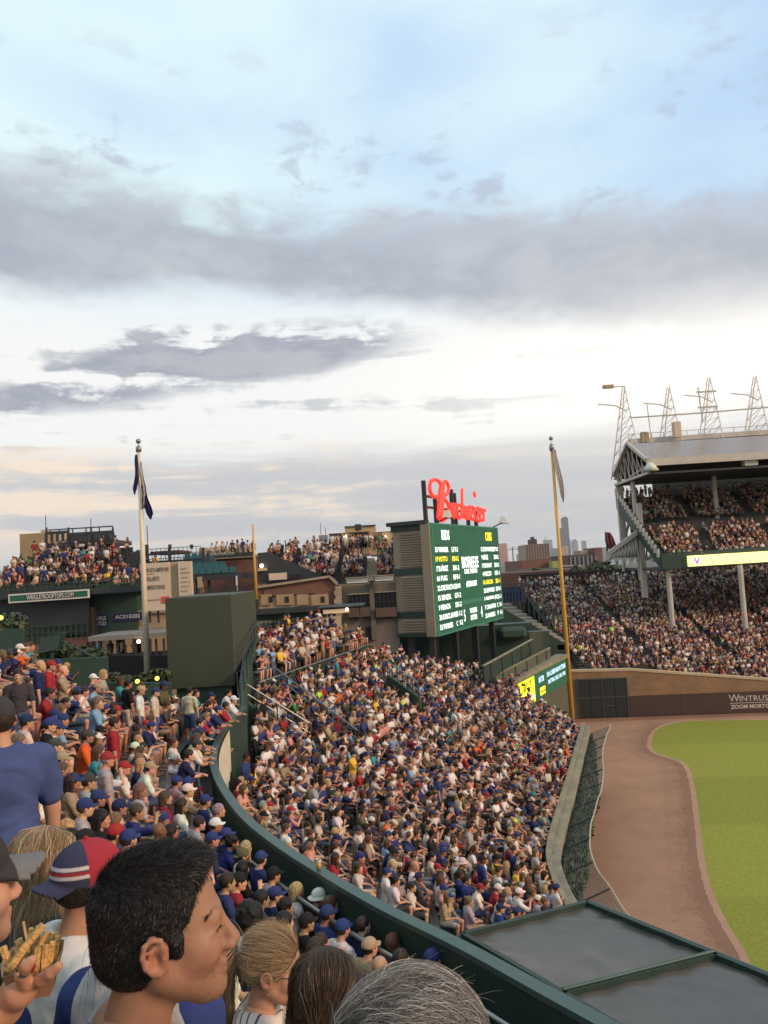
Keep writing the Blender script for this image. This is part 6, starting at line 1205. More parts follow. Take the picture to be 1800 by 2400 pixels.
POSE_TXT = {'sit_rest': 'seated upright', 'sit_rest_l': 'seated glancing aside', 'sit_fwd': 'seated leaning forward', 'sit_clap': 'seated hands up', 'sit_fold': 'seated arms folded', 'sit_phone': 'seated hand raised', 'sit_fem': 'seated at ease', 'sit_fem_l': 'seated head turned', 'sit_fem_r': 'seated looking aside', 'stand': 'standing', 'stand_fold': 'standing arms folded', 'stand_fem': 'standing arm bent', 'lean_rail': 'leaning'}
HAIR_TXT = {'short': 'short', 'crop': 'cropped', 'tousled': 'tousled', 'afro': 'big curly', 'long': 'long', 'bob': 'bobbed', 'pony': 'ponytailed', 'bun': 'bunned', 'bald': ''}
def look_label(k, where):
    top = ('%s cap' % k['capc'] if k['cap'] == 'cap' else 'backward %s cap' % k['capc'] if k['cap'] == 'capback' else 'brimmed %s hat' % k['capc'] if k['cap'] else ('bald head' if k['hair'] == 'bald' else '%s %s hair' % (HAIR_TXT[k['hair']], k['hairc'])))
    return 'person in %s top, %s, %s %s' % (k['shirt'], top, POSE_TXT[k['pose']], where)
def add_person(x, y, z, ang, k, where, group, label=None):
    r = empty('person', (x, y, z), ang, label or look_label(k, where), 'person', group); r.scale = (k['scale'],)*3
    me, _, _, Mh = TPL[k['pose']]
    jit = lambda c, a=0.12: tuple(max(0, v*R5.uniform(1-a, 1+a)) for v in c) + (1,)
    for pn, cc in (('body', k['skin']), ('shirt', COL[k['shirt']]), ('pants', COL[k['pants']])):
        o = bpy.data.objects.new(pn, me[pn]); C.objects.link(o); o.parent = r; o.color = jit(cc)
    hs = k['hair']
    if k['cap'] and hs in ('short', 'crop', 'tousled', 'bald', 'afro'): hs = 'undercap'
    if hs != 'bald':
        o = bpy.data.objects.new('hair', HEADG[hs][0]); C.objects.link(o); o.parent = r; o.matrix_local = Mh; o.color = jit(HAIR[k['hairc']], 0.2)
    if math.hypot(x, y) < 15: o = bpy.data.objects.new('eyes', EYES); C.objects.link(o); o.parent = r; o.matrix_local = Mh
    if k['cap']:
        o = bpy.data.objects.new('hat' if k['cap'] == 'hat' else 'cap', HEADG[k['cap']][0]); C.objects.link(o); o.parent = r; o.matrix_local = Mh; o.color = jit(COL[k['capc']])
    return r
m_crowd = bpy.data.materials.new('crowd'); m_crowd.use_nodes = True; _t = m_crowd.node_tree; _b = _t.nodes['Principled BSDF']; _b.inputs['Roughness'].default_value = 0.8; _b.inputs['Specular IOR Level'].default_value = 0.2
_a = _t.nodes.new('ShaderNodeVertexColor'); _a.layer_name = 'Col'; _t.links.new(_a.outputs['Color'], _b.inputs['Base Color'])
def build_crowd(name, label, items, lod):
    """items: (x,y,z,angle,look) merged into one mesh with a colour per vertex (cloth, skin and hair colours)"""
    VV, FF, CC = [], [], []; off = 0
    for x, y, z, ang, k in items:
        tp_ = TPL[k['pose']]; ca, sa_ = math.cos(ang), math.sin(ang); R = np.array([[ca, -sa_, 0], [sa_, ca, 0], [0, 0, 1]], np.float32)*k['scale']; t0 = np.array([x, y, z], np.float32)
        hs = k['hair']
        if k['cap'] and hs in ('short', 'crop', 'tousled', 'bald', 'afro'): hs = 'undercap'
        lst = [(tp_[lod][pn], None, c) for pn, c in (('body', k['skin']), ('shirt', COL[k['shirt']]), ('pants', COL[k['pants']]))]
        if hs != 'bald': lst.append((HEADG[hs][lod], tp_[3], HAIR[k['hairc']]))
        if k['cap']: lst.append((HEADG[k['cap']][lod], tp_[3], COL[k['capc']]))
        f = R5.uniform(.85, 1.12)
        for (V, T), Mh, c in lst:
            if Mh is not None: Mn = np.array(Mh); V = V@Mn[:3, :3].T + Mn[:3, 3]
            VV.append(V@R.T+t0); FF.append(T+off); CC.append(np.tile(np.array(tuple(v*f for v in c)+(1,), np.float32), (len(V), 1))); off += len(V)
    V = np.concatenate(VV); F = np.concatenate(FF); c = np.concatenate(CC); me = mesh_from(name, V, F, m_crowd)
    at = me.color_attributes.new('Col', 'FLOAT_COLOR', 'POINT'); at.data.foreach_set('color', c.ravel())
    o = bpy.data.objects.new(name, me); C.objects.link(o); o['kind'] = 'stuff'; o['label'] = label; return o
# ------------------------------------------------------------------ who sits where
def project(p):
    q = CR.T@(np.array(p)-np.array([0, 0, CAM_H])); return (900+FPX*q[0]/-q[2], 1200-FPX*q[1]/-q[2], -q[2]) if q[2] < -0.05 else (9e9, 9e9, 0)
def in_frame(p, m=60):
    u, v, d = project(p); return d > 0 and -m < u < 1800+m and -m < v < 2400+m
def solve(u, v, hz, flo):
    d = ray(u, v); y = 1.2; last = None
    while y < 60:
        p = d*(y/d[1]) + np.array([0, 0, CAM_H]); e = p[2] - (flo(p)+hz)
        if e < 0: return p
        y += 0.05
    return None
PLACED = []; USED = set()
def face_up(p):
    i = int(np.argmin(((RAIL-np.array(p[:2]))**2).sum(1))); n = RN[i]; return math.atan2(n[1], n[0])
def face_low(p):
    i = int(np.argmin(((FRONT-np.array(p[:2]))**2).sum(1))); n = FN[i]; return math.atan2(n[1], n[0])
def hp(u, v, pose, shirt, cap=None, capc='royal blue', hair='short', hairc='dark brown', da=0.0, pants='denim', skin=None, scale=1.0, label=None, where='in the upper bleachers', flo=floor_up, dz=0.0):
    k = dict(pose=pose, shirt=shirt, cap=cap, capc=capc, hair=hair, hairc=hairc, pants=pants, skin=skin or R5.choice(SKIN[:5]), scale=scale)
    hz = TPL[pose][3].translation.z*scale+dz
    if label is None:
        for alt in ([pose, 'sit_rest_l', 'sit_fold', 'sit_clap', 'sit_phone', 'sit_fwd'] if pose not in FEM else [pose, 'sit_fem', 'sit_fem_l', 'sit_fem_r']) if pose.startswith('sit') else [pose]:
            k['pose'] = alt
            if look_label(k, where) not in USED: break
        pose = k['pose']; USED.add(look_label(k, where)); hz = TPL[pose][3].translation.z*scale+dz
    p = solve(u, v, hz, flo)
    if p is None: return None
    a = (face_up(p) if flo is floor_up else face_low(p)) + da; hx = TPL[pose][3].translation.x*scale
    x, y = p[0]-hx*math.cos(a), p[1]-hx*math.sin(a); PLACED.append((x, y)); return add_person(x, y, p[2]-hz+dz, a, k, where, 'spectators in the upper bleachers' if flo is floor_up else 'spectators in the lower bleachers', label)
UPN = [  # head position in the picture, pose, shirt, head-gear ...
 (201, 1893, 'sit_rest', 'light grey', 'cap', 'royal blue', 'short', 'brown'), (231, 1872, 'sit_fwd', 'navy', 'cap', 'royal blue'), (172, 1832, 'sit_fem', 'tan', 'cap', 'royal blue', 'long', 'dark brown'), (209, 1832, 'sit_rest', 'light grey', 'cap', 'charcoal'),
 (146, 1805, 'sit_rest', 'olive', None, '', 'crop', 'brown'), (146, 1781, 'sit_fwd', 'cream', 'cap', 'tan'), (232, 1764, 'sit_fem', 'teal', None, '', 'long', 'brown'), (206, 1726, 'sit_rest', 'orange', 'cap', 'charcoal'), (130, 1748, 'sit_rest', 'charcoal', 'cap', 'charcoal'),
 (117, 1700, 'sit_rest', 'black', 'cap', 'royal blue'), (136, 1708, 'sit_fwd', 'white', 'cap', 'royal blue'), (64, 1692, 'sit_rest', 'cream', 'cap', 'navy'), (118, 1626, 'sit_fwd', 'red', None, '', 'short', 'dark brown'), (228, 1612, 'sit_fwd', 'sky blue', 'cap', 'tan'),
 (239, 1920, 'sit_fem_r', 'black', None, '', 'long', 'black'), (272, 1926, 'sit_fem', 'royal blue', None, '', 'bob', 'light brown'), (273, 1955, 'sit_rest', 'red', 'cap', 'red'), (302, 1968, 'sit_rest', 'light grey', 'cap', 'royal blue'), (281, 1893, 'sit_rest', 'royal blue', 'cap', 'navy'), (322, 1903, 'sit_phone', 'royal blue', None, '', 'short', 'brown'),
 (374, 1949, 'sit_rest', 'black', None, '', 'bald', 'black'), (402, 1951, 'sit_fem', 'black', None, '', 'long', 'black'), (468, 1930, 'sit_fwd', 'light grey', None, '', 'short', 'dark brown'), (506, 1934, 'sit_rest', 'tan', 'cap', 'white'), (498, 1968, 'sit_rest', 'royal blue', 'cap', 'royal blue'), (531, 1958, 'sit_rest', 'navy', 'cap', 'royal blue'),
 (545, 1976, 'sit_fwd', 'royal blue', None, '', 'tousled', 'black'), (577, 1988, 'sit_fem_l', 'black', None, '', 'long', 'blonde'), (570, 2006, 'sit_rest', 'cream', 'capback', 'olive'), (612, 2013, 'sit_rest', 'royal blue', 'cap', 'royal blue'), (570, 2036, 'sit_fem', 'black', None, '', 'long', 'black'),
 (441, 1836, 'sit_fwd', 'white', 'cap', 'royal blue'), (482, 1878, 'sit_rest', 'navy', 'cap', 'royal blue'), (514, 1900, 'sit_rest', 'charcoal', None, '', 'short', 'grey'), (389, 1870, 'sit_fem', 'maroon', None, '', 'bob', 'brown'), (427, 1887, 'sit_fem', 'white', None, '', 'long', 'dark brown'), (642, 2051, 'sit_rest', 'light grey', 'cap', 'black'),
 (534, 2068, 'sit_rest', 'royal blue', None, '', 'short', 'dark brown'), (561, 2066, 'sit_phone', 'red', 'capback', 'black'), (592, 2148, 'sit_fem', 'black', None, '', 'afro', 'black'), (614, 2108, 'sit_rest', 'charcoal', None, '', 'short', 'black'), (646, 2098, 'sit_fwd', 'navy', 'cap', 'royal blue'), (670, 2128, 'sit_rest', 'pink', None, '', 'tousled', 'black'),
 (668, 2162, 'sit_rest', 'black', None, '', 'short', 'black'), (697, 2088, 'sit_fem', 'white', None, '', 'bob', 'blonde'), (748, 2104, 'sit_fwd', 'black', 'hat', 'white'), (719, 2162, 'sit_rest', 'black', 'cap', 'black'), (768, 2143, 'sit_clap', 'royal blue', 'cap', 'royal blue'), (804, 2177, 'sit_rest', 'white', 'cap', 'royal blue'),
 (851, 2170, 'sit_rest', 'navy', None, '', 'crop', 'dark brown'), (776, 2121, 'sit_fem', 'charcoal', None, '', 'bob', 'auburn'), (867, 2221, 'sit_rest', 'tan', 'cap', 'tan'), (891, 2266, 'sit_rest', 'red', None, '', 'bald', 'brown'), (922, 2210, 'sit_fem', 'charcoal', None, '', 'bob', 'auburn'), (941, 2249, 'sit_rest', 'black', None, '', 'short', 'dark brown'), (1014, 2249, 'sit_rest', 'charcoal', 'cap', 'royal blue'),
 (480, 2040, 'sit_rest', 'black', None, '', 'short', 'dark brown'), (440, 2010, 'sit_rest', 'royal blue', 'cap', 'navy'), (360, 2005, 'sit_fem', 'charcoal', None, '', 'long', 'brown'), (352, 1800, 'sit_fwd', 'white', 'cap', 'tan'), (330, 1852, 'sit_fem', 'light grey', None, '', 'long', 'light brown'), (292, 1800, 'sit_fem', 'white', 'cap', 'red')]
near_lab = {0: 'person in grey top and royal blue cap beside the big man in blue', 38: 'person with backward black cap touching their face'}
for i, q in enumerate(UPN):
    u, v, pose, shirt, cp, cc, *rest = q; hair_, hc_ = (rest + ['short', 'dark brown'])[:2] if rest else ('short', 'dark brown')
    hp(u, v, pose, shirt, cp, cc or 'royal blue', hair_, hc_, da=R5.gauss(0, 0.08), skin=SKIN[5] if hair_ in ('afro',) or i == 20 else None, where='in near upper rows')
hp(270, 1695, 'stand', 'red', None, '', 'short', 'dark brown', pants='charcoal', label='usher standing in red polo shirt and grey trousers among seated fans')
hp(301, 1603, 'stand', 'black', None, '', 'short', 'black', pants='cream', da=0.6, label='person standing in black top and cream trousers near the flagpole bush')
hp(42, 1584, 'stand', 'charcoal', None, '', 'short', 'dark brown', da=-1.6, label='person standing in charcoal tee turned toward the camera near the planter wall')
hp(96, 1560, 'stand', 'navy', None, '', 'bald', 'brown', label='bald person standing in navy tee by the long planter wall')
hp(150, 1572, 'stand_fold', 'tan', None, '', 'bald', 'brown', label='bald person standing in tan tee against the long planter wall')
hp(120, 1560, 'stand', 'red', 'cap', 'red', label='person standing in red top and red cap by the long planter wall')
hp(460, 1625, 'stand_fem', 'teal', None, '', 'long', 'dark brown', label='person standing in pale teal top with long dark hair before the green box')
hp(445, 1620, 'stand', 'cream', None, '', 'short', 'black', da=1.2, label='person standing in cream jersey in front of the dark green box')
hp(365, 1622, 'stand', 'cream', 'cap', 'royal blue', label='person standing in cream jersey and blue cap left of the green box')
hp(330, 1618, 'stand', 'white', 'cap', 'tan', label='person standing in white jersey and tan cap by the flagpole bush')
hp(495, 1632, 'stand', 'yellow', 'cap', 'navy', label='person standing in yellow tee and navy cap before the green box')
for u, v, s_, c_ in ((512, 1664, 'royal blue', 'royal blue'), (530, 1655, 'red', None), (548, 1640, 'white', 'white'), (470, 1722, 'charcoal', None), (462, 1745, 'white', 'charcoal'), (444, 1770, 'navy', None)):
    hp(u, v, 'lean_rail', s_, 'cap' if c_ else None, c_ or 'royal blue', where='on far rail', dz=0.0)
# the rest of both sections row by row
cand = []
def fill(c, n, z0, sl, rows, poly, flo_face, sect, pfill, spacing, dmin, ROW=ROW):
    for kk in range(rows):
        d = 0.35+ROW*kk; L = c - n*(d+0.30+(UP_OFF-0.35 if sect == 'up' else 0)); s = np.r_[0, np.cumsum(np.linalg.norm(np.diff(L, axis=0), axis=1))]; q = R5.uniform(0, spacing)
        while q < s[-1]:
            x, y = np.interp(q, s, L[:, 0]), np.interp(q, s, L[:, 1]); q += spacing+R5.uniform(-.03, .07)
            if not inpoly((x, y), poly) or R5.random() > pfill or math.hypot(x, y) < dmin: continue
            x += R5.gauss(0, .04); y += R5.gauss(0, .04)
            z = (z0 if sect == 'low' else float(np.interp(q, s, UPB)))+sl*ROW*kk + (tier(d) if sect == 'low' else 0.0)
            pu, pv, pd_ = project((x, y, z+1.0))
            if not in_frame((x, y, z+1.0)) or (sect == 'up' and pu > 1040 and pv > 2100): continue
            if sect == 'low': jn = R5.uniform(-.13, .13); x, y = x+jn*math.cos(flo_face((x, y))), y+jn*math.sin(flo_face((x, y)))
            if min(((x-a)**2+(y-b)**2 for a, b in PLACED), default=9) < 0.20: continue
            if sect == 'low' and any(seg_d((x, y), a, b) < 0.45 for a, b in AISLES): continue
            st_ = R5.random() < ((0.05 if d < TIER_D else 0.25) if sect == 'low' else 0.06)
            if sect == 'low' and kk == 0: st_ = R5.random() < 0.15
            k = rand_look(st_)
            if kk == 0 and sect == 'up' and y > 17 and R5.random() < 0.55:
                k['pose'] = 'lean_rail'; nx, ny = math.cos(flo_face((x, y))), math.sin(flo_face((x, y))); x += nx*0.45; y += ny*0.45; z += 0.0
            elif kk == 0 and sect == 'up' and y < 17 and k['pose'].startswith('stand'): k['pose'] = 'sit_fwd'
            a = flo_face((x, y)) + R5.gauss(0, 0.22)
            cand.append((math.hypot(x, y), x, y, z, a, k, sect))
def seg_d(p, a, b):
    p, a, b = np.array(p), np.array(a), np.array(b); t = np.clip(((p-a)@(b-a))/((b-a)@(b-a)), 0, 1); return np.linalg.norm(p-a-t*(b-a))
AISLES = [(tuple(PZ(a, b, c)[:2]), tuple(PZ(d, e, f)[:2])) for a, b, c, d, e, f in ((640, 1562, 9.9, 838, 1712, 7.4), (572, 1600, 9.9, 725, 1695, 8.1), (905, 1548, 9.2, 980, 1600, 8.2))]
fill(RAIL, RN, UP_Z, UP_SL, 17, UP_POLY, face_up, 'up', 0.96, 0.47, 6.6)
fill(FRONT, FN, LOW_Z, LOW_SL, 22, LOW_POLY, face_low, 'low', 0.965, 0.425, 5.0, ROWL)
def hidden(c):
    """lower seats below the curved rail that cannot be seen from the upper rows"""
    x, y, z = c[1], c[2], c[3]+1.2; A_ = np.array([0, 0, CAM_H]); P_ = np.array([x, y, z])
    for t in np.linspace(0.1, 0.95, 40):
        q = A_+(P_-A_)*t
        if q[2] < 9.55 and sdist(RAIL, RN, q) > 0.05: return True
    return False
cand = [c for c in cand if not (c[6] == 'low' and c[0] < 26 and hidden(c))]
cand.sort(key=lambda c: c[0])
n_ind = max(0, 286 - len(PLACED) - 12)
WHERE = {'up': 'in the upper bleachers', 'low': 'in the lower bleachers'}
for d, x, y, z, a, k, sect in cand[:n_ind]:
    i = int(np.argmin(((RAIL-np.array((x, y)))**2).sum(1))); dr = sdist(RAIL, RN, (x, y))
    wh = ('at curved rail' if dr < 0.9 else 'in upper bleachers') if sect == 'up' else ('below curved rail' if dr > -3.5 else 'by ivy wall' if sdist(FRONT, FN, (x, y)) < 1.2 else 'in lower bleachers')
    t_ = 0
    while look_label(k, wh) in USED and t_ < 60: k2 = rand_look(k['pose'].startswith('st') or k['pose'] == 'lean_rail'); k2['pose'] = k['pose'] if k['pose'] == 'lean_rail' else k2['pose']; k = k2; t_ += 1
    USED.add(look_label(k, wh)); add_person(x, y, z, a, k, wh, 'spectators in the %s bleachers' % ('upper' if sect == 'up' else 'lower'))
build_crowd('bleacher_crowd', 'dense crowd of spectators filling the far rows of the bleachers', [c[1:6] for c in cand[n_ind:]], 1)
far = []
for x, y, z, a, st_ in CROWD:
    if in_frame((x, y, z+1), 30): far.append((x, y, z, a, rand_look(bool(st_))))
build_crowd('grandstand_crowd', 'distant crowd packing the grandstand decks', [f for f in far if f[0] > 15], 2)
build_crowd('rooftop_crowd', 'distant people filling the rooftop bleachers across the street', [f for f in far if f[0] <= 15], 2)
print('PEOPLE', len(PLACED), len(cand), len(far))
# ------------------------------------------------------------------ foreground figures
def PD(u, v, D): return Vector(ray(u, v)*D) + Vector((0, 0, CAM_H))
def strand_mat(name, rough=0.42, spec=0.5):
    m = bpy.data.materials.new(name); m.use_nodes = True; t = m.node_tree; b = t.nodes['Principled BSDF']; b.inputs['Roughness'].default_value = rough; b.inputs['Specular IOR Level'].default_value = spec
    a = t.nodes.new('ShaderNodeVertexColor'); a.layer_name = 'Col'; t.links.new(a.outputs['Color'], b.inputs['Base Color']); return m
m_strand = strand_mat('hair_strands'); m_hskin = strand_mat('face_skin', 0.56, 0.35)
_b = m_hskin.node_tree.nodes['Principled BSDF']; _b.inputs['Subsurface Weight'].default_value = 0.12; _b.inputs['Subsurface Radius'].default_value = (0.010, 0.004, 0.002); _b.inputs['Subsurface Scale'].default_value = 0.5
_t = m_hskin.node_tree; _n = _t.nodes.new('ShaderNodeTexNoise'); _n.inputs['Scale'].default_value = 220; _bp = _t.nodes.new('ShaderNodeBump'); _bp.inputs['Strength'].default_value = 0.12; _bp.inputs['Distance'].default_value = 0.003; _tc = _t.nodes.new('ShaderNodeTexCoord'); _t.links.new(_tc.outputs['Object'], _n.inputs['Vector']); _t.links.new(_n.outputs['Fac'], _bp.inputs['Height']); _t.links.new(_bp.outputs[0], _b.inputs['Normal'])
def set_col(me, c): at = me.color_attributes.new('Col', 'FLOAT_COLOR', 'POINT'); at.data.foreach_set('color', np.asarray(c, np.float32).ravel())
def sample(V, Q, n, ok=None, rng=RNG):
    a, b, c, d = (V[Q[:, i]] for i in range(4)); N = np.cross(c-a, d-b); ar = np.linalg.norm(N, axis=1)/2; N = N/(np.linalg.norm(N, axis=1)[:, None]+1e-12)
    i = rng.choice(len(Q), n, p=ar/ar.sum()); u, v = rng.random((2, n, 1)); P = (a[i]*(1-u)+b[i]*u)*(1-v)+(d[i]*(1-u)+c[i]*u)*v; Nn = N[i]
    if ok is not None: k = ok(P); P, Nn = P[k], Nn[k]
    return P, Nn
def ribbons(name, curves, width, cols, parent, m=None):
    """curves (n, k, 3) -> flat tapered ribbons, one mesh, colour per strand"""
    n, k, _ = curves.shape; T = np.gradient(curves, axis=1); r = RNG.normal(0, 1, (n, 1, 3)); side = np.cross(T, np.broadcast_to(r, T.shape)); side /= np.linalg.norm(side, axis=2)[..., None]+1e-9
    w = (np.asarray(width).reshape(-1, 1, 1) if np.ndim(width) else width)*np.linspace(1, 0.25, k)[None, :, None]/2
    V = np.stack([curves-side*w, curves+side*w], 2).reshape(-1, 3); i0 = (np.arange(n)[:, None]*k*2+np.arange(k-1)[None]*2).ravel(); Q = np.stack([i0, i0+1, i0+3, i0+2], 1)
    me = mesh_from(name, V, Q, m or m_strand); set_col(me, np.repeat(np.c_[cols, np.ones(len(cols))], 2*k, 0)); o = bpy.data.objects.new(name, me); C.objects.link(o); o.parent = parent; return o
def grow_hair(P, N, flow, L, k, lift=0.5, droop=0.0, curl=0.0, wave=0.0, wl=0.06, jit=0.25, follow=None):
    """strand curves from roots"""
    n = len(P); d = flow(P); d = d - N*(d*N).sum(1)[:, None]; d /= np.linalg.norm(d, axis=1)[:, None]+1e-9; d = d + RNG.normal(0, jit, d.shape); d /= np.linalg.norm(d, axis=1)[:, None]
    L = L(P) if callable(L) else np.full(n, L); L = L*RNG.uniform(.7, 1.15, n); out = [P]; p = P.copy(); vdir = d + N*lift; vdir /= np.linalg.norm(vdir, axis=1)[:, None]; ph = RNG.uniform(0, 6.28, n); ax = np.cross(vdir, N)
    for j in range(1, k):
        st_ = (L/(k-1))[:, None]; p = p + vdir*st_; vdir = vdir + np.array([0, 0, -droop]) - N*(lift*0.35/(k-1)); vdir /= np.linalg.norm(vdir, axis=1)[:, None]; q = p.copy()
        if follow is not None: p = follow(p); q = p.copy()
        if wave: q = q + ax*(np.sin(ph+L*0+j/(k-1)*L/wl*6.28)*wave*min(1, j/3))[:, None]
        out.append(q)
    return np.stack(out, 1)
def surf_hair(P, N, flow, L, k, c, r, zcut=-0.03, eps=0.010, jit=0.08, wave=0.0, wl=0.08, gather=0.0, zfall=None):
    """strands that hug an ellipsoid, then fall straight below zcut"""
    c, r = np.array(c), np.array(r); n = len(P); L = (L(P) if callable(L) else np.full(n, L))*RNG.uniform(.75, 1.12, n); e = 1+RNG.random(n)**2*eps/0.1; p = P.copy(); v = None; out = [P]; ph = RNG.uniform(0, 6.28, n); jv = RNG.normal(0, jit, (n, 3))
    for j in range(1, k):
        nn = (p-c)/(r*r); nn /= np.linalg.norm(nn, axis=1)[:, None]+1e-9; d = flow(p)+jv; d = d-nn*(d*nn).sum(1)[:, None]; d /= np.linalg.norm(d, axis=1)[:, None]+1e-9
        fall = np.clip((zcut+0.02-p[:, 2])/0.06, 0, 1)[:, None]; dn = np.array([0, 0, -1.0])+jv*0.6-np.c_[np.zeros(n), p[:, 1]*gather, np.zeros(n)]; d = d*(1-fall)+dn*fall; v = d if v is None else 0.5*v+0.5*d; v /= np.linalg.norm(v, axis=1)[:, None]+1e-9
        p = p+v*(L/(k-1))[:, None]; l = np.linalg.norm((p-c)/r, axis=1); hug = (p[:, 2] > zcut) | (l < 1); pr = c+(p-c)*(e/np.maximum(l, 1e-6))[:, None]; p = np.where(hug[:, None], pr, p); q = p
        if wave: sdv = np.cross(v, nn); q = p+sdv*(np.sin(ph*0.35+j/(k-1)*L/wl*6.28)*wave*min(1, j/3))[:, None]
        out.append(q)
    return np.stack(out, 1)
def outside(c, r):
    """push points out of an ellipsoid so hair lies on the head or shoulders"""
    c, r = np.array(c), np.array(r)
    def f(p): q = (p-c)/r; l = np.linalg.norm(q, axis=1); s = np.where(l < 1, 1/np.maximum(l, 1e-6), 1)[:, None]; return c+q*s*r
    return f
def hcols(base, n, var=0.3, mix=None, pm=0.0):
    c = np.array(base)[None]*RNG.uniform(1-var, 1+var, (n, 1))
    if mix is not None: k = RNG.random(n) < pm; c[k] = np.array(mix)[None]*RNG.uniform(.75, 1.2, (k.sum(), 1))
    return c
def ear_prims(s):
    """right (s=-1) or left ear, detailed: helix, antihelix, lobe, tragus, hollow concha"""
    P = []; hx = [(0.012, 0.016), (0.008, 0.032), (-0.008, 0.037), (-0.022, 0.028), (-0.026, 0.008), (-0.021, -0.012), (-0.010, -0.026)]
    pt = lambda x, z, o=0.0: (x*0.82-0.010, s*(0.0755+0.009+0.30*max(0, -x)*0.9+o*0.9), z*0.80-0.012)
    for a, b in zip(hx[:-1], hx[1:]): P.append(('c', pt(*a, 0.002), pt(*b, 0.002), 0.0042, 0.0042, 0.003, '+'))
    for a, b in (((0.004, 0.022), (-0.012, 0.014)), ((-0.012, 0.014), (-0.013, -0.006)), ((-0.013, -0.006), (-0.004, -0.018))): P.append(('c', pt(*a, 0.0005), pt(*b, 0.0005), 0.0038, 0.0040, 0.003, '+'))
    P.append(('c', pt(-0.008, -0.026, -0.001), pt(0.002, -0.031, -0.003), 0.0062, 0.0070, 0.004, '+')); P.append(('c', pt(0.012, -0.004, -0.004), pt(0.010, -0.012, -0.004), 0.006, 0.005, 0.004, '+'))
    P.append(('e', pt(-0.006, 0.004, -0.0075), (0.0175, 0.005, 0.0275), rotm(s*0.30), 0.005, '+')); P.append(('c', pt(0.014, 0.012, -0.006), pt(0.012, -0.026, -0.010), 0.007, 0.007, 0.006, '+'))
    P.append(('e', pt(0.000, -0.004, 0.006), (0.007, 0.010, 0.0105), None, 0.003, '-'))
    return P
def hero(name_label, P_head, ang, floor_z, fem=False, stand=True, skin=(0.5, .27, .16), shirt='white', pose=None, h=0.0038, group=None, shirt_mat=None, big=1.0, pants='denim', sleeve=0.75, yaw=0.0, pitch=0.0, hand_fix=None, extra_body=(), ncut=0.0):
    kw = dict(stand=stand, fem=fem, yaw=yaw, pitch=pitch, big=big, sleeve=sleeve); kw.update(pose or {})
    parts, hc, Rh = person_prims(**kw); sc = 0.95 if fem else 1.0; floor_z = P_head.z-hc[2]*sc; ca, sa_ = math.cos(ang), math.sin(ang)
    x, y = P_head.x-sc*(ca*hc[0]-sa_*hc[1]), P_head.y-sc*(sa_*hc[0]+ca*hc[1]); r = empty('person', (x, y, floor_z), ang, name_label, 'person', 'spectators closest around the camera'); r.scale = (sc,)*3
    body = [p for p in parts['body']]; parts['shirt'][-1] = ('e', parts['shirt'][-1][1]-np.array([0, 0, ncut*0.35]), (0.092+ncut, 0.085+ncut, 0.085+ncut), parts['shirt'][-1][3], 0.01, '-'); nh = len(head_prims(0, fem)); ntor = 5+(2 if fem else 0)
    noh = body[:ntor] + body[ntor+1+nh:] + list(extra_body); V1, Q1 = sdf_mesh(noh, 0.016)
    neck = body[ntor]; hp_ = xf(head_prims(1, fem) + ear_prims(1) + ear_prims(-1), Rh, hc); nk = [neck, ('c', neck[1]-np.array([0, 0, 0.05]), neck[1], 0.07, 0.062, 0.02, '+')]
    V2, Q2 = sdf_mesh([hp_[0]] + nk + hp_[1:], h)
    V = np.concatenate([V1, V2]); Q = np.concatenate([Q1, Q2+len(V1)]); me = mesh_from('body', V, Q, m_hskin)
    loc = (V-hc)@Rh; c = np.tile(np.array(skin), (len(V), 1)); g = lambda cx, cy, cz, s: np.exp(-(((loc-np.array([cx, cy, cz]))/np.array(s))**2).sum(1))[:, None]
    lip = np.clip(g(0.092, 0, -0.069, (0.014, 0.024, 0.013)), 0, 1); c = c*(1-0.75*lip)+np.array([0.36, 0.13, 0.10])*0.75*lip
    er = np.clip(g(-0.012, 0.088, -0.012, (0.03, 0.018, 0.04))+g(-0.012, -0.088, -0.012, (0.03, 0.018, 0.04)), 0, 1); c = c*(1-0.30*er)+np.array([0.52, 0.16, 0.10])*0.30*er
    chk = np.clip(g(0.06, 0.045, -0.035, (.03, .03, .03))+g(0.06, -0.045, -0.035, (.03, .03, .03)), 0, 1); c = c*(1-0.2*chk)+np.array([0.55, 0.22, 0.15])*0.2*chk
    if not fem: bd = np.clip(g(0.05, 0, -0.085, (0.05, 0.06, 0.035)), 0, 1)*(loc[:, 2:3] < -0.05); c = c*(1-0.30*bd)+np.array([0.16, 0.11, 0.08])*0.30*bd
    fld = sum(np.sin(V@RNG.normal(0, f_, 3)+RNG.uniform(0, 6)) for f_ in (60, 90, 140, 220, 300, 420))/6; c = c*(1+0.10*fld[:, None]*np.array([0.6, 1.0, 1.1]))
    set_col(me, np.c_[c, np.ones(len(c))]); o = bpy.data.objects.new('body', me); C.objects.link(o); o.parent = r
    V, Q = sdf_mesh(parts['shirt'], 0.0105); V = wrinkle(V, 0.007*big**2, int(P_head.x*1000) % 97); o = bpy.data.objects.new('shirt', mesh_from('shirt', V, Q, shirt_mat or m_ocloth)); C.objects.link(o); o.parent = r; o.color = COL[shirt]+(1,)
    V, Q = sdf_mesh(parts['pants'], 0.020); o = bpy.data.objects.new('pants', mesh_from('pants', V, Q, m_ocloth)); C.objects.link(o); o.parent = r; o.color = COL[pants]+(1,)
    Mh = Matrix(Rh.tolist()).to_4x4(); Mh.translation = Vector(hc); hd = empty('head_pivot', (0, 0, 0)); bpy.data.objects.remove(hd)
    def hm(nm, V_, Q_, m_, col=None):
        o_ = bpy.data.objects.new(nm, mesh_from(nm, V_, Q_, m_)); C.objects.link(o_); o_.parent = r; o_.matrix_local = Mh
        if col: o_.color = tuple(col)+(1,)
        return o_
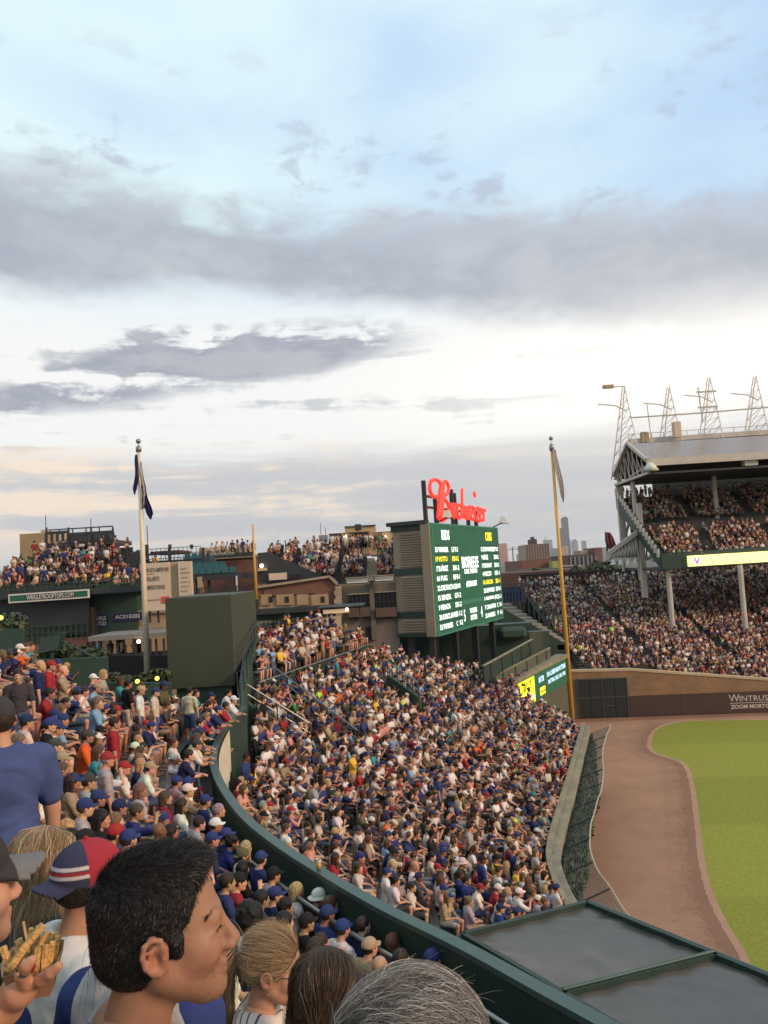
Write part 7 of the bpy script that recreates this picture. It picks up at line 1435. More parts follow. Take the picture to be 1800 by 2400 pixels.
    def hs(nm, curves, w, cols): o_ = ribbons(nm, curves, w, cols, r); o_.matrix_local = Mh; return o_
    for s in (1, -1):     # eyes, brows
        b = MB(); R_ = 0.0130; n_ = 10; cx = np.array([0.0722, s*0.031, -0.0045]); b.tube([cx+np.array([R_*math.sin(t_), 0, 0]) for t_ in np.linspace(-1.5, 1.5, n_)], [R_*math.cos(t_)+1e-4 for t_ in np.linspace(-1.5, 1.5, n_)], 12)
        eo = b.build('eye', mat('eye_white', (0.42, 0.38, 0.35), 0.2, 0.02), r, True); eo.matrix_local = Mh
        b = MB(); b.tube([cx+np.array([R_-0.0022, -s*0.001, 0.0]), cx+np.array([R_+0.0006, -s*0.001, 0.0])], [0.0056, 0.004], 12); io = b.build('iris', mat('eye_brown', (0.03, 0.018, 0.01), 0.15, 0.05), eo, True)
    return r, hm, hs, hc, Rh, Mh
def unit(f):
    return lambda P: (lambda d: d/(np.linalg.norm(d, axis=1)[:, None]+1e-9))(f(P))
def brows(hs, col, n=160):
    for s in (1, -1):
        t = RNG.random(n); P = np.c_[0.089-0.022*t**1.5, s*(0.014+0.036*t), 0.020+0.007*np.sin(t*3)+RNG.normal(0, .0016, n)]; N = np.tile([0.9, s*0.3, 0.2], (n, 1)); hs('eyebrow', grow_hair(P, N, lambda q: np.tile([-0.2, s*0.9, 0.25], (len(q), 1)), 0.009, 3, 0.25), 0.0011, hcols(col, n))
EAR_CUT = [('e', (-0.006, s*0.094, -0.018), (0.030, 0.024, 0.044), None, 0.004, '-') for s in (1, -1)]

# -- man with short black hair in profile
p = PD(386, 2172, 1.33); r, hm, hs, hc, Rh, Mh = hero('man in profile with short black hair and tanned face, closest to the fries', p, rad(14), 0, skin=(0.335, 0.178, 0.106), shirt='light grey', h=0.0032, pitch=0.0, ncut=0.05)
hair = [('e', (-0.018, 0, 0.036), (0.104, 0.0785, 0.0965), None, 0.01, '+'), ('e', (0.028, 0, 0.102), (0.044, 0.050, 0.022), None, 0.03, '+'), ('e', (-0.036, 0, -0.03), (0.080, 0.070, 0.060), None, 0.03, '+'), ('c', (0.018, 0.066, 0.0), (0.023, 0.066, -0.018), 0.012, 0.0075, 0.01, '+'), ('c', (0.018, -0.066, 0.0), (0.023, -0.066, -0.018), 0.012, 0.0075, 0.01, '+'),
        ('e', (0.135, 0, -0.010), (0.105, 0.140, 0.122), None, 0.008, '-'), ('e', (0.100, 0, -0.095), (0.080, 0.12, 0.070), None, 0.012, '-'), ('e', (-0.03, 0, -0.152), (0.17, 0.13, 0.070), None, 0.010, '-')] + EAR_CUT
V, Q = sdf_mesh(hair, 0.0045); hm('hair_cap', V, Q, m_ohair, (0.010, 0.008, 0.007))
P, N = sample(V, Q, 34000)
out = ((P-np.array([-0.015, 0, 0.03]))*N).sum(1) > 0; P, N = P[out], N[out]
tw = lambda q: np.clip((q[:, 2]-0.045)/0.07, 0, 1)[:, None]
fl = unit(lambda q: (1-tw(q))*np.c_[np.full(len(q), -0.35), q[:, 1]*1.5, np.full(len(q), -0.85)] + tw(q)*np.c_[np.full(len(q), 0.85), q[:, 1]*4.0, np.full(len(q), 0.25)])
cur = grow_hair(P, N, fl, lambda q: 0.0045+0.013*np.clip((q[:, 2]-0.04)/0.07, 0, 1)+0.012*np.clip((q[:, 0]-0.02)/0.05, 0, 1)*np.clip((q[:, 2]-0.07)/0.04, 0, 1), 3, 0.34, 0.05, jit=0.34)
hs('hair', cur, 0.0007, hcols((0.012, 0.0095, 0.0085), len(P), 0.5, (0.04, 0.031, 0.025), 0.04))
# faded sides and hairline fuzz on the skin
Vh, Qh = sdf_mesh(head_prims(1), 0.006); P, N = sample(Vh, Qh, 22000); sdn = (P[:, 2] > 0.045) & (P[:, 0] < 0.085); P, N = P[sdn], N[sdn]
f1 = np.linalg.norm((P-np.array([0.135, 0, -0.010]))/np.array([0.101, 0.136, 0.118]), axis=1); k = (f1 > 1.0) & (f1 < 1.10) & (RNG.random(len(P)) < (f1-0.98)/0.10) & ~((np.abs(P[:, 1]) > 0.06) & (np.abs(P[:, 0]+0.006) < 0.030) & (P[:, 2] < 0.026)); P, N = P[k], N[k]
hs('hair', grow_hair(P, N, fl, lambda q: 0.005+0.010*np.clip((q[:, 2]-0.05)/0.05, 0, 1), 3, 0.4, 0.03), 0.0007, hcols((0.016, 0.012, 0.010), len(P), 0.4))
P, N = sample(Vh, Qh, 26000); k = (P[:, 2] < -0.045) & (P[:, 0] > 0.0) & ~((np.abs(P[:, 1]) < 0.022) & (P[:, 2] > -0.084) & (P[:, 2] < -0.056)) & (RNG.random(len(P)) < 0.55); P, N = P[k], N[k]
hs('stubble', grow_hair(P, N, lambda q: np.tile([-0.2, 0, -0.9], (len(q), 1)), 0.0022, 2, 0.3), 0.00035, hcols((0.03, 0.022, 0.018), len(P), 0.4))
brows(hs, (0.015, 0.011, 0.009), 260)
for s in (1, -1):
    n = 70; t = np.linspace(-1, 1, n); P = np.c_[0.0878-0.008*t*t, s*0.031+t*0.0135, 0.0015-0.004*t*t]; hs('eyelash', grow_hair(P, np.tile([0.9, 0, 0.1], (n, 1)), lambda q: np.tile([0.4, 0, -0.1], (len(q), 1)), 0.0075, 3, 0.9), 0.0007, hcols((0.012, 0.009, 0.008), n))
# -- grey-haired head at the bottom edge
p = PD(985, 2568, 0.98); r, hm, hs, hc, Rh, Mh = hero('grey-haired man seen from behind at the bottom edge, only his crown showing', p, rad(48), floor_up(p), skin=(0.50, 0.28, 0.19), shirt='navy', h=0.006)
hair = [('e', (-0.020, 0, 0.040), (0.112, 0.088, 0.106), None, 0.01, '+'), ('e', (-0.035, 0, -0.03), (0.088, 0.078, 0.065), None, 0.03, '+'), ('e', (0.132, 0, -0.035), (0.092, 0.130, 0.115), None, 0.012, '-'), ('e', (0.10, 0, -0.095), (0.085, 0.12, 0.075), None, 0.012, '-'), ('e', (-0.03, 0, -0.16), (0.17, 0.13, 0.070), None, 0.010, '-')] + EAR_CUT
V, Q = sdf_mesh(hair, 0.006); hm('hair_cap', V, Q, m_ohair, (0.060, 0.052, 0.045))
P, N = sample(V, Q, 13000); out = ((P-np.array([-0.015, 0, 0.03]))*N).sum(1) > 0; P, N = P[out], N[out]
crown = np.array([-0.10, 0.035, 0.095]); fl = unit(lambda q: np.c_[(q[:, 0]-crown[0])*1.0+0.015, (q[:, 1]-crown[1])-0.055, (q[:, 2]-crown[2])*0.9+0.01])
cur = surf_hair(P, N, fl, lambda q: 0.030+0.030*np.clip((q[:, 2]-0.02)/0.1, 0, 1), 6, (-0.020, 0, 0.040), (0.113, 0.089, 0.107), zcut=-0.2, eps=0.011, jit=0.20, wave=0.0018, wl=0.05)
lock = (np.sin(P[:, 1]*95+P[:, 0]*40)+np.sin(P[:, 0]*130-P[:, 1]*60+1)) ; cc = hcols((0.17, 0.155, 0.135), len(P), 0.35, (0.52, 0.49, 0.44), 0.34); dk_ = (lock+RNG.normal(0, .6, len(P))) < -0.7; cc[dk_] *= 0.45
hs('hair', cur, 0.0007, cc)
k = RNG.choice(len(P), 240); hs('hair', grow_hair(P[k], N[k], fl, 0.045, 6, 0.45, 0.05, jit=0.35, wave=0.003, wl=.04), 0.0005, hcols((0.45, 0.42, 0.38), 240, 0.3))
# -- woman with ponytail, sunglasses and striped shirt
def stripe_mat(name, base, line, scale, rot):
    m = bpy.data.materials.new(name); m.use_nodes = True; t = m.node_tree; b = t.nodes['Principled BSDF']; b.inputs['Roughness'].default_value = 0.9; tcn = t.nodes.new('ShaderNodeTexCoord'); mp = t.nodes.new('ShaderNodeMapping'); mp.inputs['Rotation'].default_value = rot; t.links.new(tcn.outputs['Object'], mp.inputs[0])
    w = t.nodes.new('ShaderNodeTexWave'); w.inputs['Scale'].default_value = scale; w.inputs['Distortion'].default_value = 0.6; w.inputs['Detail'].default_value = 1; t.links.new(mp.outputs[0], w.inputs['Vector']); r_ = t.nodes.new('ShaderNodeValToRGB'); r_.color_ramp.elements[0].position = 0.86; r_.color_ramp.elements[0].color = base+(1,); r_.color_ramp.elements[1].position = 0.93; r_.color_ramp.elements[1].color = line+(1,)
    t.links.new(w.outputs['Fac'], r_.inputs[0]); t.links.new(r_.outputs[0], b.inputs['Base Color']); return m
p = PD(642, 2265, 2.72); r, hm, hs, hc, Rh, Mh = hero('woman with blonde ponytail, sunglasses and white pinstriped shirt', p, rad(0), floor_up(p)-0.0, fem=True, skin=(0.58, 0.33, 0.22), shirt='white', h=0.005, shirt_mat=stripe_mat('pinstriped_cloth', (0.68, 0.62, 0.56), (0.10, 0.075, 0.07), 11.0, (0.2, 0.25, 0.5)), pitch=0.16)
hair = [('e', (-0.020, 0, 0.036), (0.108, 0.083, 0.100), None, 0.01, '+'), ('e', (0.130, 0, -0.035), (0.090, 0.130, 0.112), None, 0.012, '-'), ('e', (0.098, 0, -0.095), (0.085, 0.12, 0.075), None, 0.012, '-'), ('e', (-0.01, 0, -0.155), (0.17, 0.13, 0.080), None, 0.012, '-')] + EAR_CUT
V, Q = sdf_mesh(hair, 0.006); hm('hair_cap', V, Q, m_ohair, (0.13, 0.085, 0.045))
tie = np.array([-0.128, 0, 0.055]); P, N = sample(V, Q, 6500); out = ((P-np.array([-0.015, 0, 0.03]))*N).sum(1) > 0; P, N = P[out], N[out]
cur = grow_hair(P, N, unit(lambda q: tie-q), lambda q: 0.25*np.linalg.norm(tie-q, axis=1)+0.03, 6, 0.04, 0.0, jit=0.07, follow=outside((-0.020, 0, 0.036), (0.1095, 0.0845, 0.1015)))
hs('hair', cur, 0.0010, hcols((0.33, 0.225, 0.12), len(P), 0.35, (0.54, 0.40, 0.24), 0.35))
V, Q = sdf_mesh([('c', (-0.118, 0, 0.055), (-0.150, 0, 0.045), 0.022, 0.026, 0.01, '+'), ('c', (-0.150, 0, 0.045), (-0.178, 0, -0.04), 0.030, 0.034, 0.02, '+'), ('c', (-0.178, 0, -0.04), (-0.155, 0, -0.20), 0.034, 0.020, 0.02, '+')], 0.006); hm('ponytail_core', V, Q, m_ohair, (0.15, 0.10, 0.055))
P, N = sample(V, Q, 2600); cur = grow_hair(P, N, unit(lambda q: np.c_[np.where(q[:, 2] > 0.0, -0.5, 0.12), q[:, 1]*1.5, -np.ones(len(q))]), 0.16, 7, 0.12, 0.12, wave=0.002, jit=0.10); hs('ponytail', cur, 0.0015, hcols((0.27, 0.18, 0.095), len(P), 0.35, (0.46, 0.33, 0.19), 0.25))
V, Q = sdf_mesh([('c', (-0.126+0.004*math.sin(5*a), 0.028*math.cos(a), 0.052+0.028*math.sin(a)), (-0.126+0.004*math.sin(5*a+2), 0.028*math.cos(a+.5), 0.052+0.028*math.sin(a+.5)), 0.010, 0.008, 0.004, '+') for a in np.arange(0, 6.28, .5)], 0.004); hm('hair_tie', V, Q, m_ocap, (0.42, 0.38, 0.34))
def glasses(r, Mh, parent_col=(0.012, 0.011, 0.011), wire=True):
    b = MB()
    for s in (1, -1):
        cx = np.array([0.098, s*0.033, -0.006]); n_ = 14; ring = [cx+np.array([-0.010*abs(math.cos(a))*0.9*(1 if math.cos(a)*s > 0 else 0.2), 0.027*math.cos(a), 0.022*math.sin(a)]) for a in np.linspace(0, 2*math.pi, n_, endpoint=False)]; b.add([cx+np.array([0.003, 0, 0])] + ring, [(0, 1+i, 1+(i+1) % n_) for i in range(n_)])
    g_ = b.build('sunglasses', mat('dark_lens', (0.012, 0.011, 0.011), 0.08, 0.05), r); g_.matrix_local = Mh
    b = MB()
    for s in (1, -1): b.tube([(0.090, s*0.060, 0.000), (0.060, s*0.074, 0.000), (0.0, s*0.083, 0.002)], 0.0015, 5)
    b.tube([(0.101, -0.010, 0.0), (0.104, 0, 0.003), (0.101, 0.010, 0.0)], 0.0015, 5); q_ = b.build('temple_arm', m_steel, g_)
glasses(r, Mh); brows(hs, (0.14, 0.09, 0.05))
# -- long straight brown hair, seen from behind
def long_hair(hm, hs, col, mixc_, n, L, core, wave=0.0, wl=0.08, width=0.0016, shell=((-0.020, 0, 0.036), (0.110, 0.087, 0.102))):
    hair = [('e', shell[0], shell[1], None, 0.01, '+'), ('e', (0.130, 0, -0.035), (0.088, 0.12, 0.112), None, 0.012, '-'), ('e', (-0.01, 0, -0.165), (0.17, 0.13, 0.080), None, 0.012, '-')]
    V, Q = sdf_mesh(hair, 0.007); hm('hair_cap', V, Q, m_ohair, tuple(np.array(col)*0.6))
    V2, Q2 = sdf_mesh([('c', (-0.060, 0, 0.03), (-0.085, 0, -L*0.9), 0.072, 0.050, 0.03, '+'), ('c', (-0.03, 0.055, 0.01), (-0.06, 0.075, -L*0.8), 0.030, 0.030, 0.03, '+'), ('c', (-0.03, -0.055, 0.01), (-0.06, -0.075, -L*0.8), 0.030, 0.030, 0.03, '+')], 0.010); hm('hair_core', V2, Q2, m_ohair, tuple(np.array(col)*0.6))
    P, N = sample(V, Q, n); out = ((P-np.array([-0.015, 0, 0.03]))*N).sum(1) > 0; P, N = P[out], N[out]
    cur = surf_hair(P, N, unit(lambda q: np.c_[-0.55+0*q[:, 0], np.sign(q[:, 1]-0.01)*0.45+q[:, 1]*3, -0.75+0*q[:, 0]]), lambda q: L+np.clip(q[:, 2]+0.02, 0, .2)*1.4, 9, shell[0], np.array(shell[1])+0.001, wave=wave, wl=wl, jit=0.07, eps=0.014)
    hs('hair', cur, width, hcols(col, len(P), 0.35, mixc_, 0.25))
p = PD(768, 2322, 2.42); r, hm, hs, hc, Rh, Mh = hero('woman with long straight brown hair seen from behind next to the blonde ponytail', p, rad(52), floor_up(p), fem=True, skin=(0.55, 0.31, 0.20), shirt='black', h=0.006)
long_hair(hm, hs, (0.070, 0.042, 0.024), (0.13, 0.08, 0.045), 6000, 0.30, None, width=0.0012)
# -- wavy blonde woman in grey tank top
p = PD(110, 2030, 2.75); r, hm, hs, hc, Rh, Mh = hero('woman with wavy dark blonde hair and grey tank top behind the fries', p, rad(60), floor_up(p), fem=True, skin=(0.50, 0.27, 0.17), shirt='charcoal', h=0.006, sleeve=0.02)
long_hair(hm, hs, (0.40, 0.265, 0.135), (0.60, 0.43, 0.25), 5200, 0.30, None, wave=0.012, wl=0.09, width=0.0017, shell=((-0.022, 0, 0.036), (0.120, 0.100, 0.110)))
# -- man in white tee with red and navy cap worn backwards
p = PD(214, 2068, 2.45); r, hm, hs, hc, Rh, Mh = hero('man in white tee with red and navy cap worn backwards', p, rad(38), floor_up(p), skin=(0.45, 0.235, 0.14), shirt='white', h=0.006)
P_ = cap_prims(True); V, Q = sdf_mesh(P_, 0.0034); m_cap2 = strand_mat('cap_panels', 0.85, 0.2); me = mesh_from('cap', V, Q, m_cap2)
c = np.tile([0.33, 0.030, 0.045], (len(V), 1)); bk_ = V[:, 0] < -0.030; c[bk_] = (0.045, 0.045, 0.085); 
for z0, cc_ in ((0.072, (0.55, 0.50, 0.48)), (0.060, (0.30, .03, .04)), (0.048, (0.55, 0.50, 0.48))): c[bk_ & (abs(V[:, 2]-z0) < 0.005) & (V[:, 0] > -0.125)] = cc_
set_col(me, np.c_[c, np.ones(len(c))]); o = bpy.data.objects.new('cap', me); C.objects.link(o); o.parent = r; o.matrix_local = Mh
V, Q = sdf_mesh(hair_prims('undercap'), 0.006); hm('hair', V, Q, m_ohair, (0.02, 0.014, 0.01)); glasses(r, Mh)
b = MB(); b.tube([(-0.070*math.cos(a)-0.02, 0.066*math.sin(a), -0.150-0.03*math.cos(a)*-1) for a in np.linspace(-1.7, 1.7, 14)], 0.0016, 5); o = b.build('necklace', mat('silver_chain', (0.55, 0.50, 0.42), 0.3, 0.1, metal=0.9), r); o.matrix_local = Mh
# -- raglan tee with black hair, mostly hidden behind the profile
def raglan_mat():
    m = bpy.data.materials.new('raglan_cloth'); m.use_nodes = True; t = m.node_tree; b = t.nodes['Principled BSDF']; b.inputs['Roughness'].default_value = .9; tcn = t.nodes.new('ShaderNodeTexCoord'); sp2 = t.nodes.new('ShaderNodeSeparateXYZ'); t.links.new(tcn.outputs['Object'], sp2.inputs[0]); ab = t.nodes.new('ShaderNodeMath'); ab.operation = 'ABSOLUTE'; t.links.new(sp2.outputs[1], ab.inputs[0]); gt_ = t.nodes.new('ShaderNodeMath'); gt_.operation = 'GREATER_THAN'; gt_.inputs[1].default_value = 0.128; t.links.new(ab.outputs[0], gt_.inputs[0])
    mx_ = t.nodes.new('ShaderNodeMix'); mx_.data_type = 'RGBA'; mx_.inputs[6].default_value = (0.50, 0.47, 0.44, 1); mx_.inputs[7].default_value = (0.022, 0.042, 0.165, 1); t.links.new(gt_.outputs[0], mx_.inputs[0]); t.links.new(mx_.outputs[2], b.inputs['Base Color']); n = t.nodes.new('ShaderNodeTexNoise'); n.inputs['Scale'].default_value = 14; t.links.new(tcn.outputs['Object'], n.inputs['Vector']); bp = t.nodes.new('ShaderNodeBump'); bp.inputs['Strength'].default_value = .5; bp.inputs['Distance'].default_value = .015; t.links.new(n.outputs['Fac'], bp.inputs['Height']); t.links.new(bp.outputs[0], b.inputs['Normal']); return m
p = PD(352, 2112, 1.86); r, hm, hs, hc, Rh, Mh = hero('woman with black hair and white raglan tee with blue sleeves behind the profile', p, rad(72), floor_up(p), fem=True, skin=(0.45, 0.24, 0.15), shirt='white', h=0.008, shirt_mat=raglan_mat())
long_hair(hm, hs, (0.012, 0.010, 0.009), (0.03, 0.024, 0.02), 2600, 0.17, None, wave=0.004)
# -- man at the left edge with grey cap
p = PD(-98, 2085, 1.62); r, hm, hs, hc, Rh, Mh = hero('man in dark grey cap with lighter brim cut by the left edge', p, rad(62), floor_up(p), skin=(0.55, 0.30, 0.20), shirt='navy', h=0.006, yaw=-0.35)
V, Q = sdf_mesh(cap_prims(), 0.0034); me = mesh_from('cap', V, Q, m_cap2); c = np.tile([0.040, 0.038, 0.038], (len(V), 1)); c[V[:, 0] > 0.098] = (0.16, 0.155, 0.15); set_col(me, np.c_[c, np.ones(len(c))]); o = bpy.data.objects.new('cap', me); C.objects.link(o); o.parent = r; o.matrix_local = Mh
V, Q = sdf_mesh(hair_prims('undercap'), 0.006); hm('hair', V, Q, m_ohair, (0.12, 0.08, 0.05))
# -- big man in blue tee standing with his back half turned
p = PD(-8, 1690, 4.25); r, hm, hs, hc, Rh, Mh = hero('big man standing in blue tee and charcoal cap, back half turned', p, rad(138), floor_up(p)-0.1, skin=(0.50, 0.265, 0.165), shirt='royal blue', h=0.007, big=1.14, pants='charcoal', sleeve=0.72)
[x for x in r.children if x.name.startswith('shirt')][0].color = (0.060, 0.086, 0.20, 1)
o = bpy.data.objects.new('cap', HEADG['cap'][0]); C.objects.link(o); o.parent = r; o.matrix_local = Mh; o.color = (0.045, 0.042, 0.042, 1); V, Q = sdf_mesh(hair_prims('undercap'), 0.007); hm('hair', V, Q, m_ohair, (0.03, 0.02, 0.014))
# ------------------------------------------------------------------ hand with a box of fries at the left edge
HB = PD(80, 2256, 1.30)                                   # middle of the fry box
fy = empty('fry_box', HB, rad(12), 'brown paper box of french fries held in a hand', 'food box')
m_kraft = mat('kraft_card', (0.30, 0.155, 0.085), 0.8, 0.12, 25, 0.1); m_kin = mat('kraft_inside', (0.40, 0.25, 0.13), 0.85, 0.12, 25)
def boxside(pts, m_, nm, th=0.0012):
    b = MB(); n = len(pts); P = [Vector(q) for q in pts]; nr = (P[1]-P[0]).cross(P[2]-P[0]).normalized()*th; b.add(P+[q+nr for q in P], [tuple(range(n)), tuple(range(2*n-1, n-1, -1))]+[(i, n+i, n+(i+1) % n, (i+1) % n) for i in range(n)]); return b.build(nm, m_, fy)
W0, D0, W1, D1, Hh = 0.026, 0.020, 0.040, 0.034, 0.046
boxside([(-W0, -D0, -Hh), (W0, -D0, -Hh), (W1, -D1, 0.006), (0.014, -D1, -0.004), (-0.012, -D1, 0.004), (-W1, -D1, 0.0)], m_kraft, 'front_panel')
boxside([(W0, D0, -Hh), (-W0, D0, -Hh), (-W1, D1, 0.016), (0, D1+0.002, 0.022), (W1, D1, 0.016)], m_kin, 'back_panel')
boxside([(W0, -D0, -Hh), (W0, D0, -Hh), (W1, D1, 0.016), (W1+0.004, 0, 0.014), (W1, -D1, 0.006)], m_kraft, 'side_panel'); boxside([(-W0, D0, -Hh), (-W0, -D0, -Hh), (-W1, -D1, 0.0), (-W1-0.010, 0, 0.006), (-W1, D1, 0.016)], m_kin, 'side_panel')
boxside([(-W0, -D0, -Hh), (-W0, D0, -Hh), (W0, D0, -Hh), (W0, -D0, -Hh)], m_kraft, 'base_panel')
b = MB(); b.tube([(0.004, -D0-0.0085, -Hh+0.016), (0.004, -D0-0.0100, -Hh+0.016)], 0.0045, 14); b.build('printed_dot', m_navy, fy)
m_fry = mat('fried_potato', (0.64, 0.38, 0.12), 0.5, 0.32, 55, 0.5, bscale=160)
rr = random.Random(5)
fr_ = [((-0.030, -0.012, -0.020), (-0.046, -0.004, 0.034)), ((-0.010, 0.0, -0.02), (-0.026, 0.012, 0.036)), ((-0.034, -0.026, 0.002), (0.016, 0.000, 0.058)), ((-0.012, -0.018, -0.01), (0.020, 0.006, 0.044)), ((0.006, -0.02, -0.02), (0.010, -0.012, 0.028)), ((0.016, -0.02, -0.02), (0.022, -0.010, 0.030)), ((0.026, -0.016, -0.02), (0.031, -0.006, 0.032)), ((0.033, -0.004, -0.02), (0.037, 0.004, 0.036)), ((-0.004, 0.012, -0.02), (0.004, 0.02, 0.05)), ((0.014, 0.010, -0.02), (0.020, 0.018, 0.038)), ((-0.022, 0.014, -0.02), (-0.008, 0.024, 0.046)), ((0.026, 0.012, -0.02), (0.030, 0.022, 0.034))]
for a, c in fr_:
    a, c = Vector(a), Vector(c); d = (c-a).normalized(); md = a.lerp(c, 0.5)+Vector((rr.uniform(-.003, .003), rr.uniform(-.003, .003), 0)); b = MB(); w = rr.uniform(.0085, .0105)
    b.bar(a, md, w, w); b.bar(md-d*0.001, c, w*0.97, w*0.95); o = b.build('fry', m_fry, fy, bevel=0.0012)
b = MB(); b.bar((-0.006, -0.006, 0.02), (-0.014, -0.002, 0.068), 0.0035, 0.002); b.build('wooden_fork', mat('birch_wood', (0.55, 0.36, 0.20), .7, .1, 40), fy)
V, Q = sdf_mesh([('e', (-0.008, -0.030, 0.002), (0.013, 0.006, 0.009), None, 0.004, '+'), ('e', (0.000, -0.028, 0.006), (0.009, 0.006, 0.007), None, 0.004, '+')], 0.0015); o = bpy.data.objects.new('ketchup_blob', mesh_from('ketchup_blob', V, Q, mat('ketchup', (0.26, 0.018, 0.016), 0.25, 0.1, 60))); C.objects.link(o); o.parent = fy
# the arm: person mostly outside the frame, the hand built in detail in world space then merged into the body mesh
hz = CAM_H-0.10; hx_, hy_ = -1.12, 0.98; fz = floor_up((hx_, hy_)); ang = rad(8)
parts, hc, Rh = person_prims(stand=True, fem=True, lean=0.03); sc = 1.0; Rw = rotm(ang); base = np.array([hx_, hy_, max(fz, 12.02)])
toL = lambda p: Rw.T@(np.array(p)-base)
wrist = np.array(PD(10, 2362, 1.30)); hp_w = toL(wrist)
B = parts['body']; nh = len(head_prims(0, True)); ntor = 7
sh_r = hc + np.array([-0.03, -0.158, -0.235]); el, wv = ik(sh_r, hp_w, 0.29, 0.29, (-0.3, -0.2, -0.9)); wv = hp_w
keep = B[:ntor+1+nh]; rest = B[ntor+1+nh:]; narm = 3+9; left = rest[:narm+3]; right_leg = rest[narm+3+narm:]
V1, Q1 = sdf_mesh(keep+left+right_leg, 0.013)
def H2(u, v, D): return toL(np.array(PD(u, v, D*1.1)))
def chain(pts, rads, k=0.004): return [('c', a, b_, ra, rb, k, '+') for (a, b_), (ra, rb) in zip(zip(pts[:-1], pts[1:]), zip(rads[:-1], rads[1:]))]
arm = [('c', sh_r, el, 0.048, 0.042, 0.02, '+'), ('c', el, wv, 0.042, 0.0275, 0.012, '+')]
palm_c = H2(46, 2318, 1.165); kn = [H2(62, 2290, 1.150), H2(72, 2296, 1.163), H2(78, 2302, 1.178), H2(80, 2309, 1.19)]
hand = [('c', wv, palm_c, 0.0245, 0.0255, 0.015, '+'), ('c', palm_c, H2(64, 2305, 1.165), 0.0245, 0.020, 0.014, '+')]
hand += chain([H2(60, 2304, 1.150), H2(50, 2284, 1.136), H2(62, 2262, 1.128), H2(76, 2250, 1.128)], [0.0125, 0.0105, 0.0092, 0.0075])                      # thumb in front, ring on it
hand += chain([H2(72, 2308, 1.165), H2(96, 2297, 1.150), H2(118, 2281, 1.142), H2(137, 2264, 1.140)], [0.0125, 0.0098, 0.0086, 0.0070])                      # long finger under the box
hand += chain([H2(70, 2306, 1.18), H2(92, 2300, 1.20), H2(112, 2284, 1.225), H2(122, 2262, 1.235)], [0.0120, 0.0098, 0.0088, 0.0075]); hand += chain([H2(66, 2300, 1.19), H2(84, 2292, 1.22), H2(98, 2270, 1.245), H2(102, 2248, 1.245)], [0.0120, 0.0098, 0.0088, 0.0075]); hand += chain([H2(60, 2298, 1.195), H2(66, 2284, 1.225), H2(70, 2262, 1.240), H2(72, 2246, 1.238)], [0.0115, 0.0092, 0.0080, 0.0070])
V2, Q2 = sdf_mesh(arm+hand, 0.0038)
r = empty('person', base, ang, 'person with orange-red sleeve holding out the box of fries, mostly out of frame', 'person', 'spectators closest around the camera')
V = np.concatenate([V1, V2]); Q = np.concatenate([Q1, Q2+len(V1)]); me = mesh_from('body', V, Q, m_hskin); set_col(me, np.tile([0.52, 0.265, 0.155, 1], (len(V), 1))); o = bpy.data.objects.new('body', me); C.objects.link(o); o.parent = r
sp2 = [q for q in parts['shirt']]; el2 = sh_r+(el-sh_r)*1.0; fa = el+(wv-el)*0.36
sp2[-2 if False else len(sp2)-2] = sp2[len(sp2)-2]
V, Q = sdf_mesh(sp2[:len(sp2)-2] + [('c', sh_r, el2, 0.066, 0.062, 0.03, '+'), ('c', el2, fa, 0.062, 0.050, 0.02, '+'), sp2[-1]], 0.011); o = bpy.data.objects.new('shirt', mesh_from('shirt', V, Q, m_ocloth)); C.objects.link(o); o.parent = r; o.color = (0.62, 0.075, 0.035, 1)
V, Q = sdf_mesh(parts['pants'], 0.014); o = bpy.data.objects.new('pants', mesh_from('pants', V, Q, m_ocloth)); C.objects.link(o); o.parent = r; o.color = COL['denim']+(1,)
Mh = Matrix(Rh.tolist()).to_4x4(); Mh.translation = Vector(hc); o = bpy.data.objects.new('hair', HEADG['long'][0]); C.objects.link(o); o.parent = r; o.matrix_local = Mh; o.color = HAIR['brown']+(1,)
b = MB(); a0, a1 = H2(55, 2275, 1.132), H2(58, 2269, 1.130); b.tube([a0, a1], 0.0118, 14, False); b.build('ring', mat('silver_ring', (0.75, 0.72, 0.68), 0.15, 0.05, metal=1.0), r)
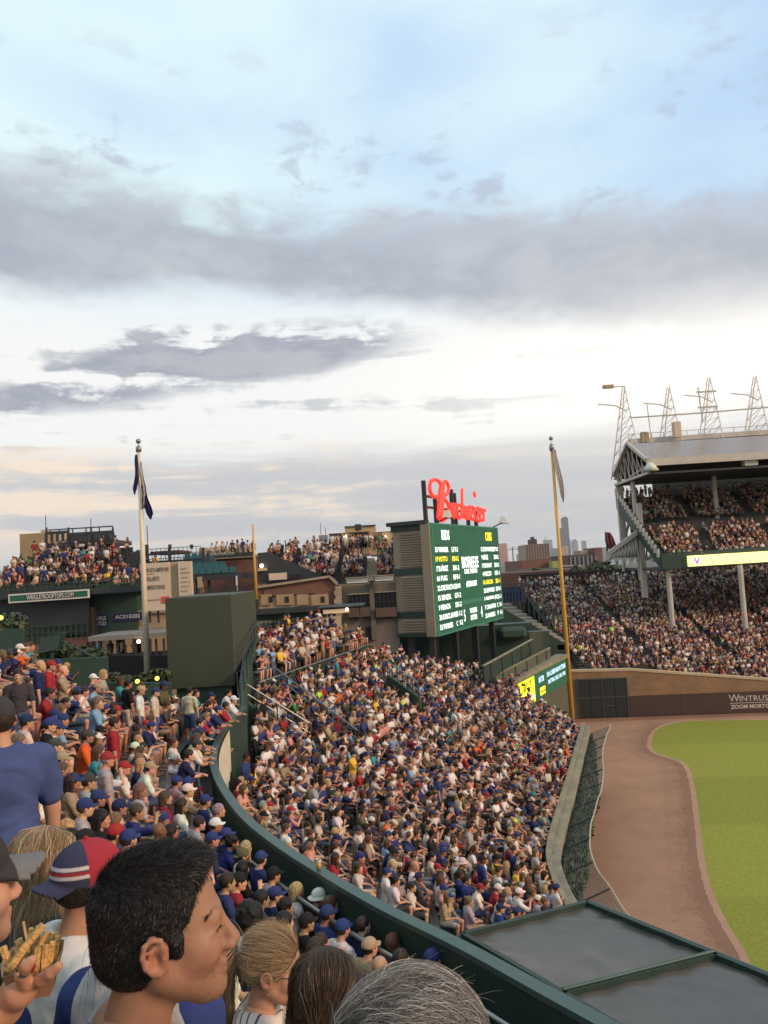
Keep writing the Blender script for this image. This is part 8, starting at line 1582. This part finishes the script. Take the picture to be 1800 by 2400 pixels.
# beer cup on the rail and a fallen red cloth on the pipe rail
i = int(np.argmin(((RAIL-np.array(PZ(738, 2040, 9.65)[:2]))**2).sum(1))); cp_ = RAIL[i]
cup = empty('beer_cup', (cp_[0], cp_[1], 9.632), 0, 'clear plastic cup of beer standing on the curved rail', 'cup')
b = MB(); b.tube([(0, 0, 0), (0, 0, 0.10)], [0.033, 0.043], 16); b.build('beer', mat('beer_gold', (0.55, 0.30, 0.05), 0.2, 0.05), cup, True); b = MB(); b.tube([(0, 0, 0.1005), (0, 0, 0.125)], [0.043, 0.046], 16); b.build('foam', m_white, cup, True); b = MB(); b.tube([(0, 0, 0.126), (0, 0, 0.15)], [0.0465, 0.049], 16, False); b.build('rim', mat('clear_plastic', (0.55, 0.52, 0.46), 0.2, 0.05), cup, True)
i = int(np.argmin(((RAIL-np.array(PZ(492, 1850, 9.3)[:2]))**2).sum(1))); q = RAIL[i]-RN[i]*0.36
V, Q = sdf_mesh([('c', (0, 0, 0.0), (0.02, 0.0, -0.12), 0.05, 0.07, 0.03, '+'), ('c', (0.02, 0, -0.12), (0.0, 0.02, -0.42), 0.07, 0.055, 0.03, '+'), ('c', (0.05, 0.05, -0.1), (0.06, 0.05, -0.34), 0.035, 0.03, 0.03, '+')], 0.012); me = mesh_from('red_jacket', V+np.array([q[0], q[1], 9.36]), Q, m_ocloth); o = bpy.data.objects.new('red_jacket', me); C.objects.link(o); o.color = (0.5, 0.03, 0.05, 1); tag(o, 'red jacket hung over the pipe rail inside the curved wall', 'jacket')
# ------------------------------------------------------------------ evening air between here and the skyline
hzb = MB(); hzb.box((-5400, -1400, -1.3), (5400, 9400, 480)); hm_ = bpy.data.materials.new('evening_haze'); hm_.use_nodes = True; t = hm_.node_tree; t.nodes.clear()
ou = t.nodes.new('ShaderNodeOutputMaterial'); pv = t.nodes.new('ShaderNodeVolumePrincipled'); pv.inputs['Color'].default_value = (0.86, 0.90, 0.97, 1); pv.inputs['Density'].default_value = 0.000055; pv.inputs['Anisotropy'].default_value = 0.0; t.links.new(pv.outputs[0], ou.inputs['Volume'])
hz_o = hzb.build('haze', hm_); hz_o['kind'] = 'stuff'
# ------------------------------------------------------------------ move each empty to the base of its thing
bpy.context.view_layer.update()
for o in [x for x in bpy.data.objects if x.type == 'EMPTY' and x.parent is None and x.location.length < 1e-6 and x.children]:
    lo = np.array([1e9]*3); hi_ = -lo
    for ch in o.children_recursive:
        if ch.type == 'MESH':
            bb_ = np.array([ch.matrix_world @ Vector(c) for c in ch.bound_box]); lo = np.minimum(lo, bb_.min(0)); hi_ = np.maximum(hi_, bb_.max(0))
    base = Vector(((lo[0]+hi_[0])/2, (lo[1]+hi_[1])/2, lo[2])); o.location = base
    for ch in o.children: ch.location = ch.location - base
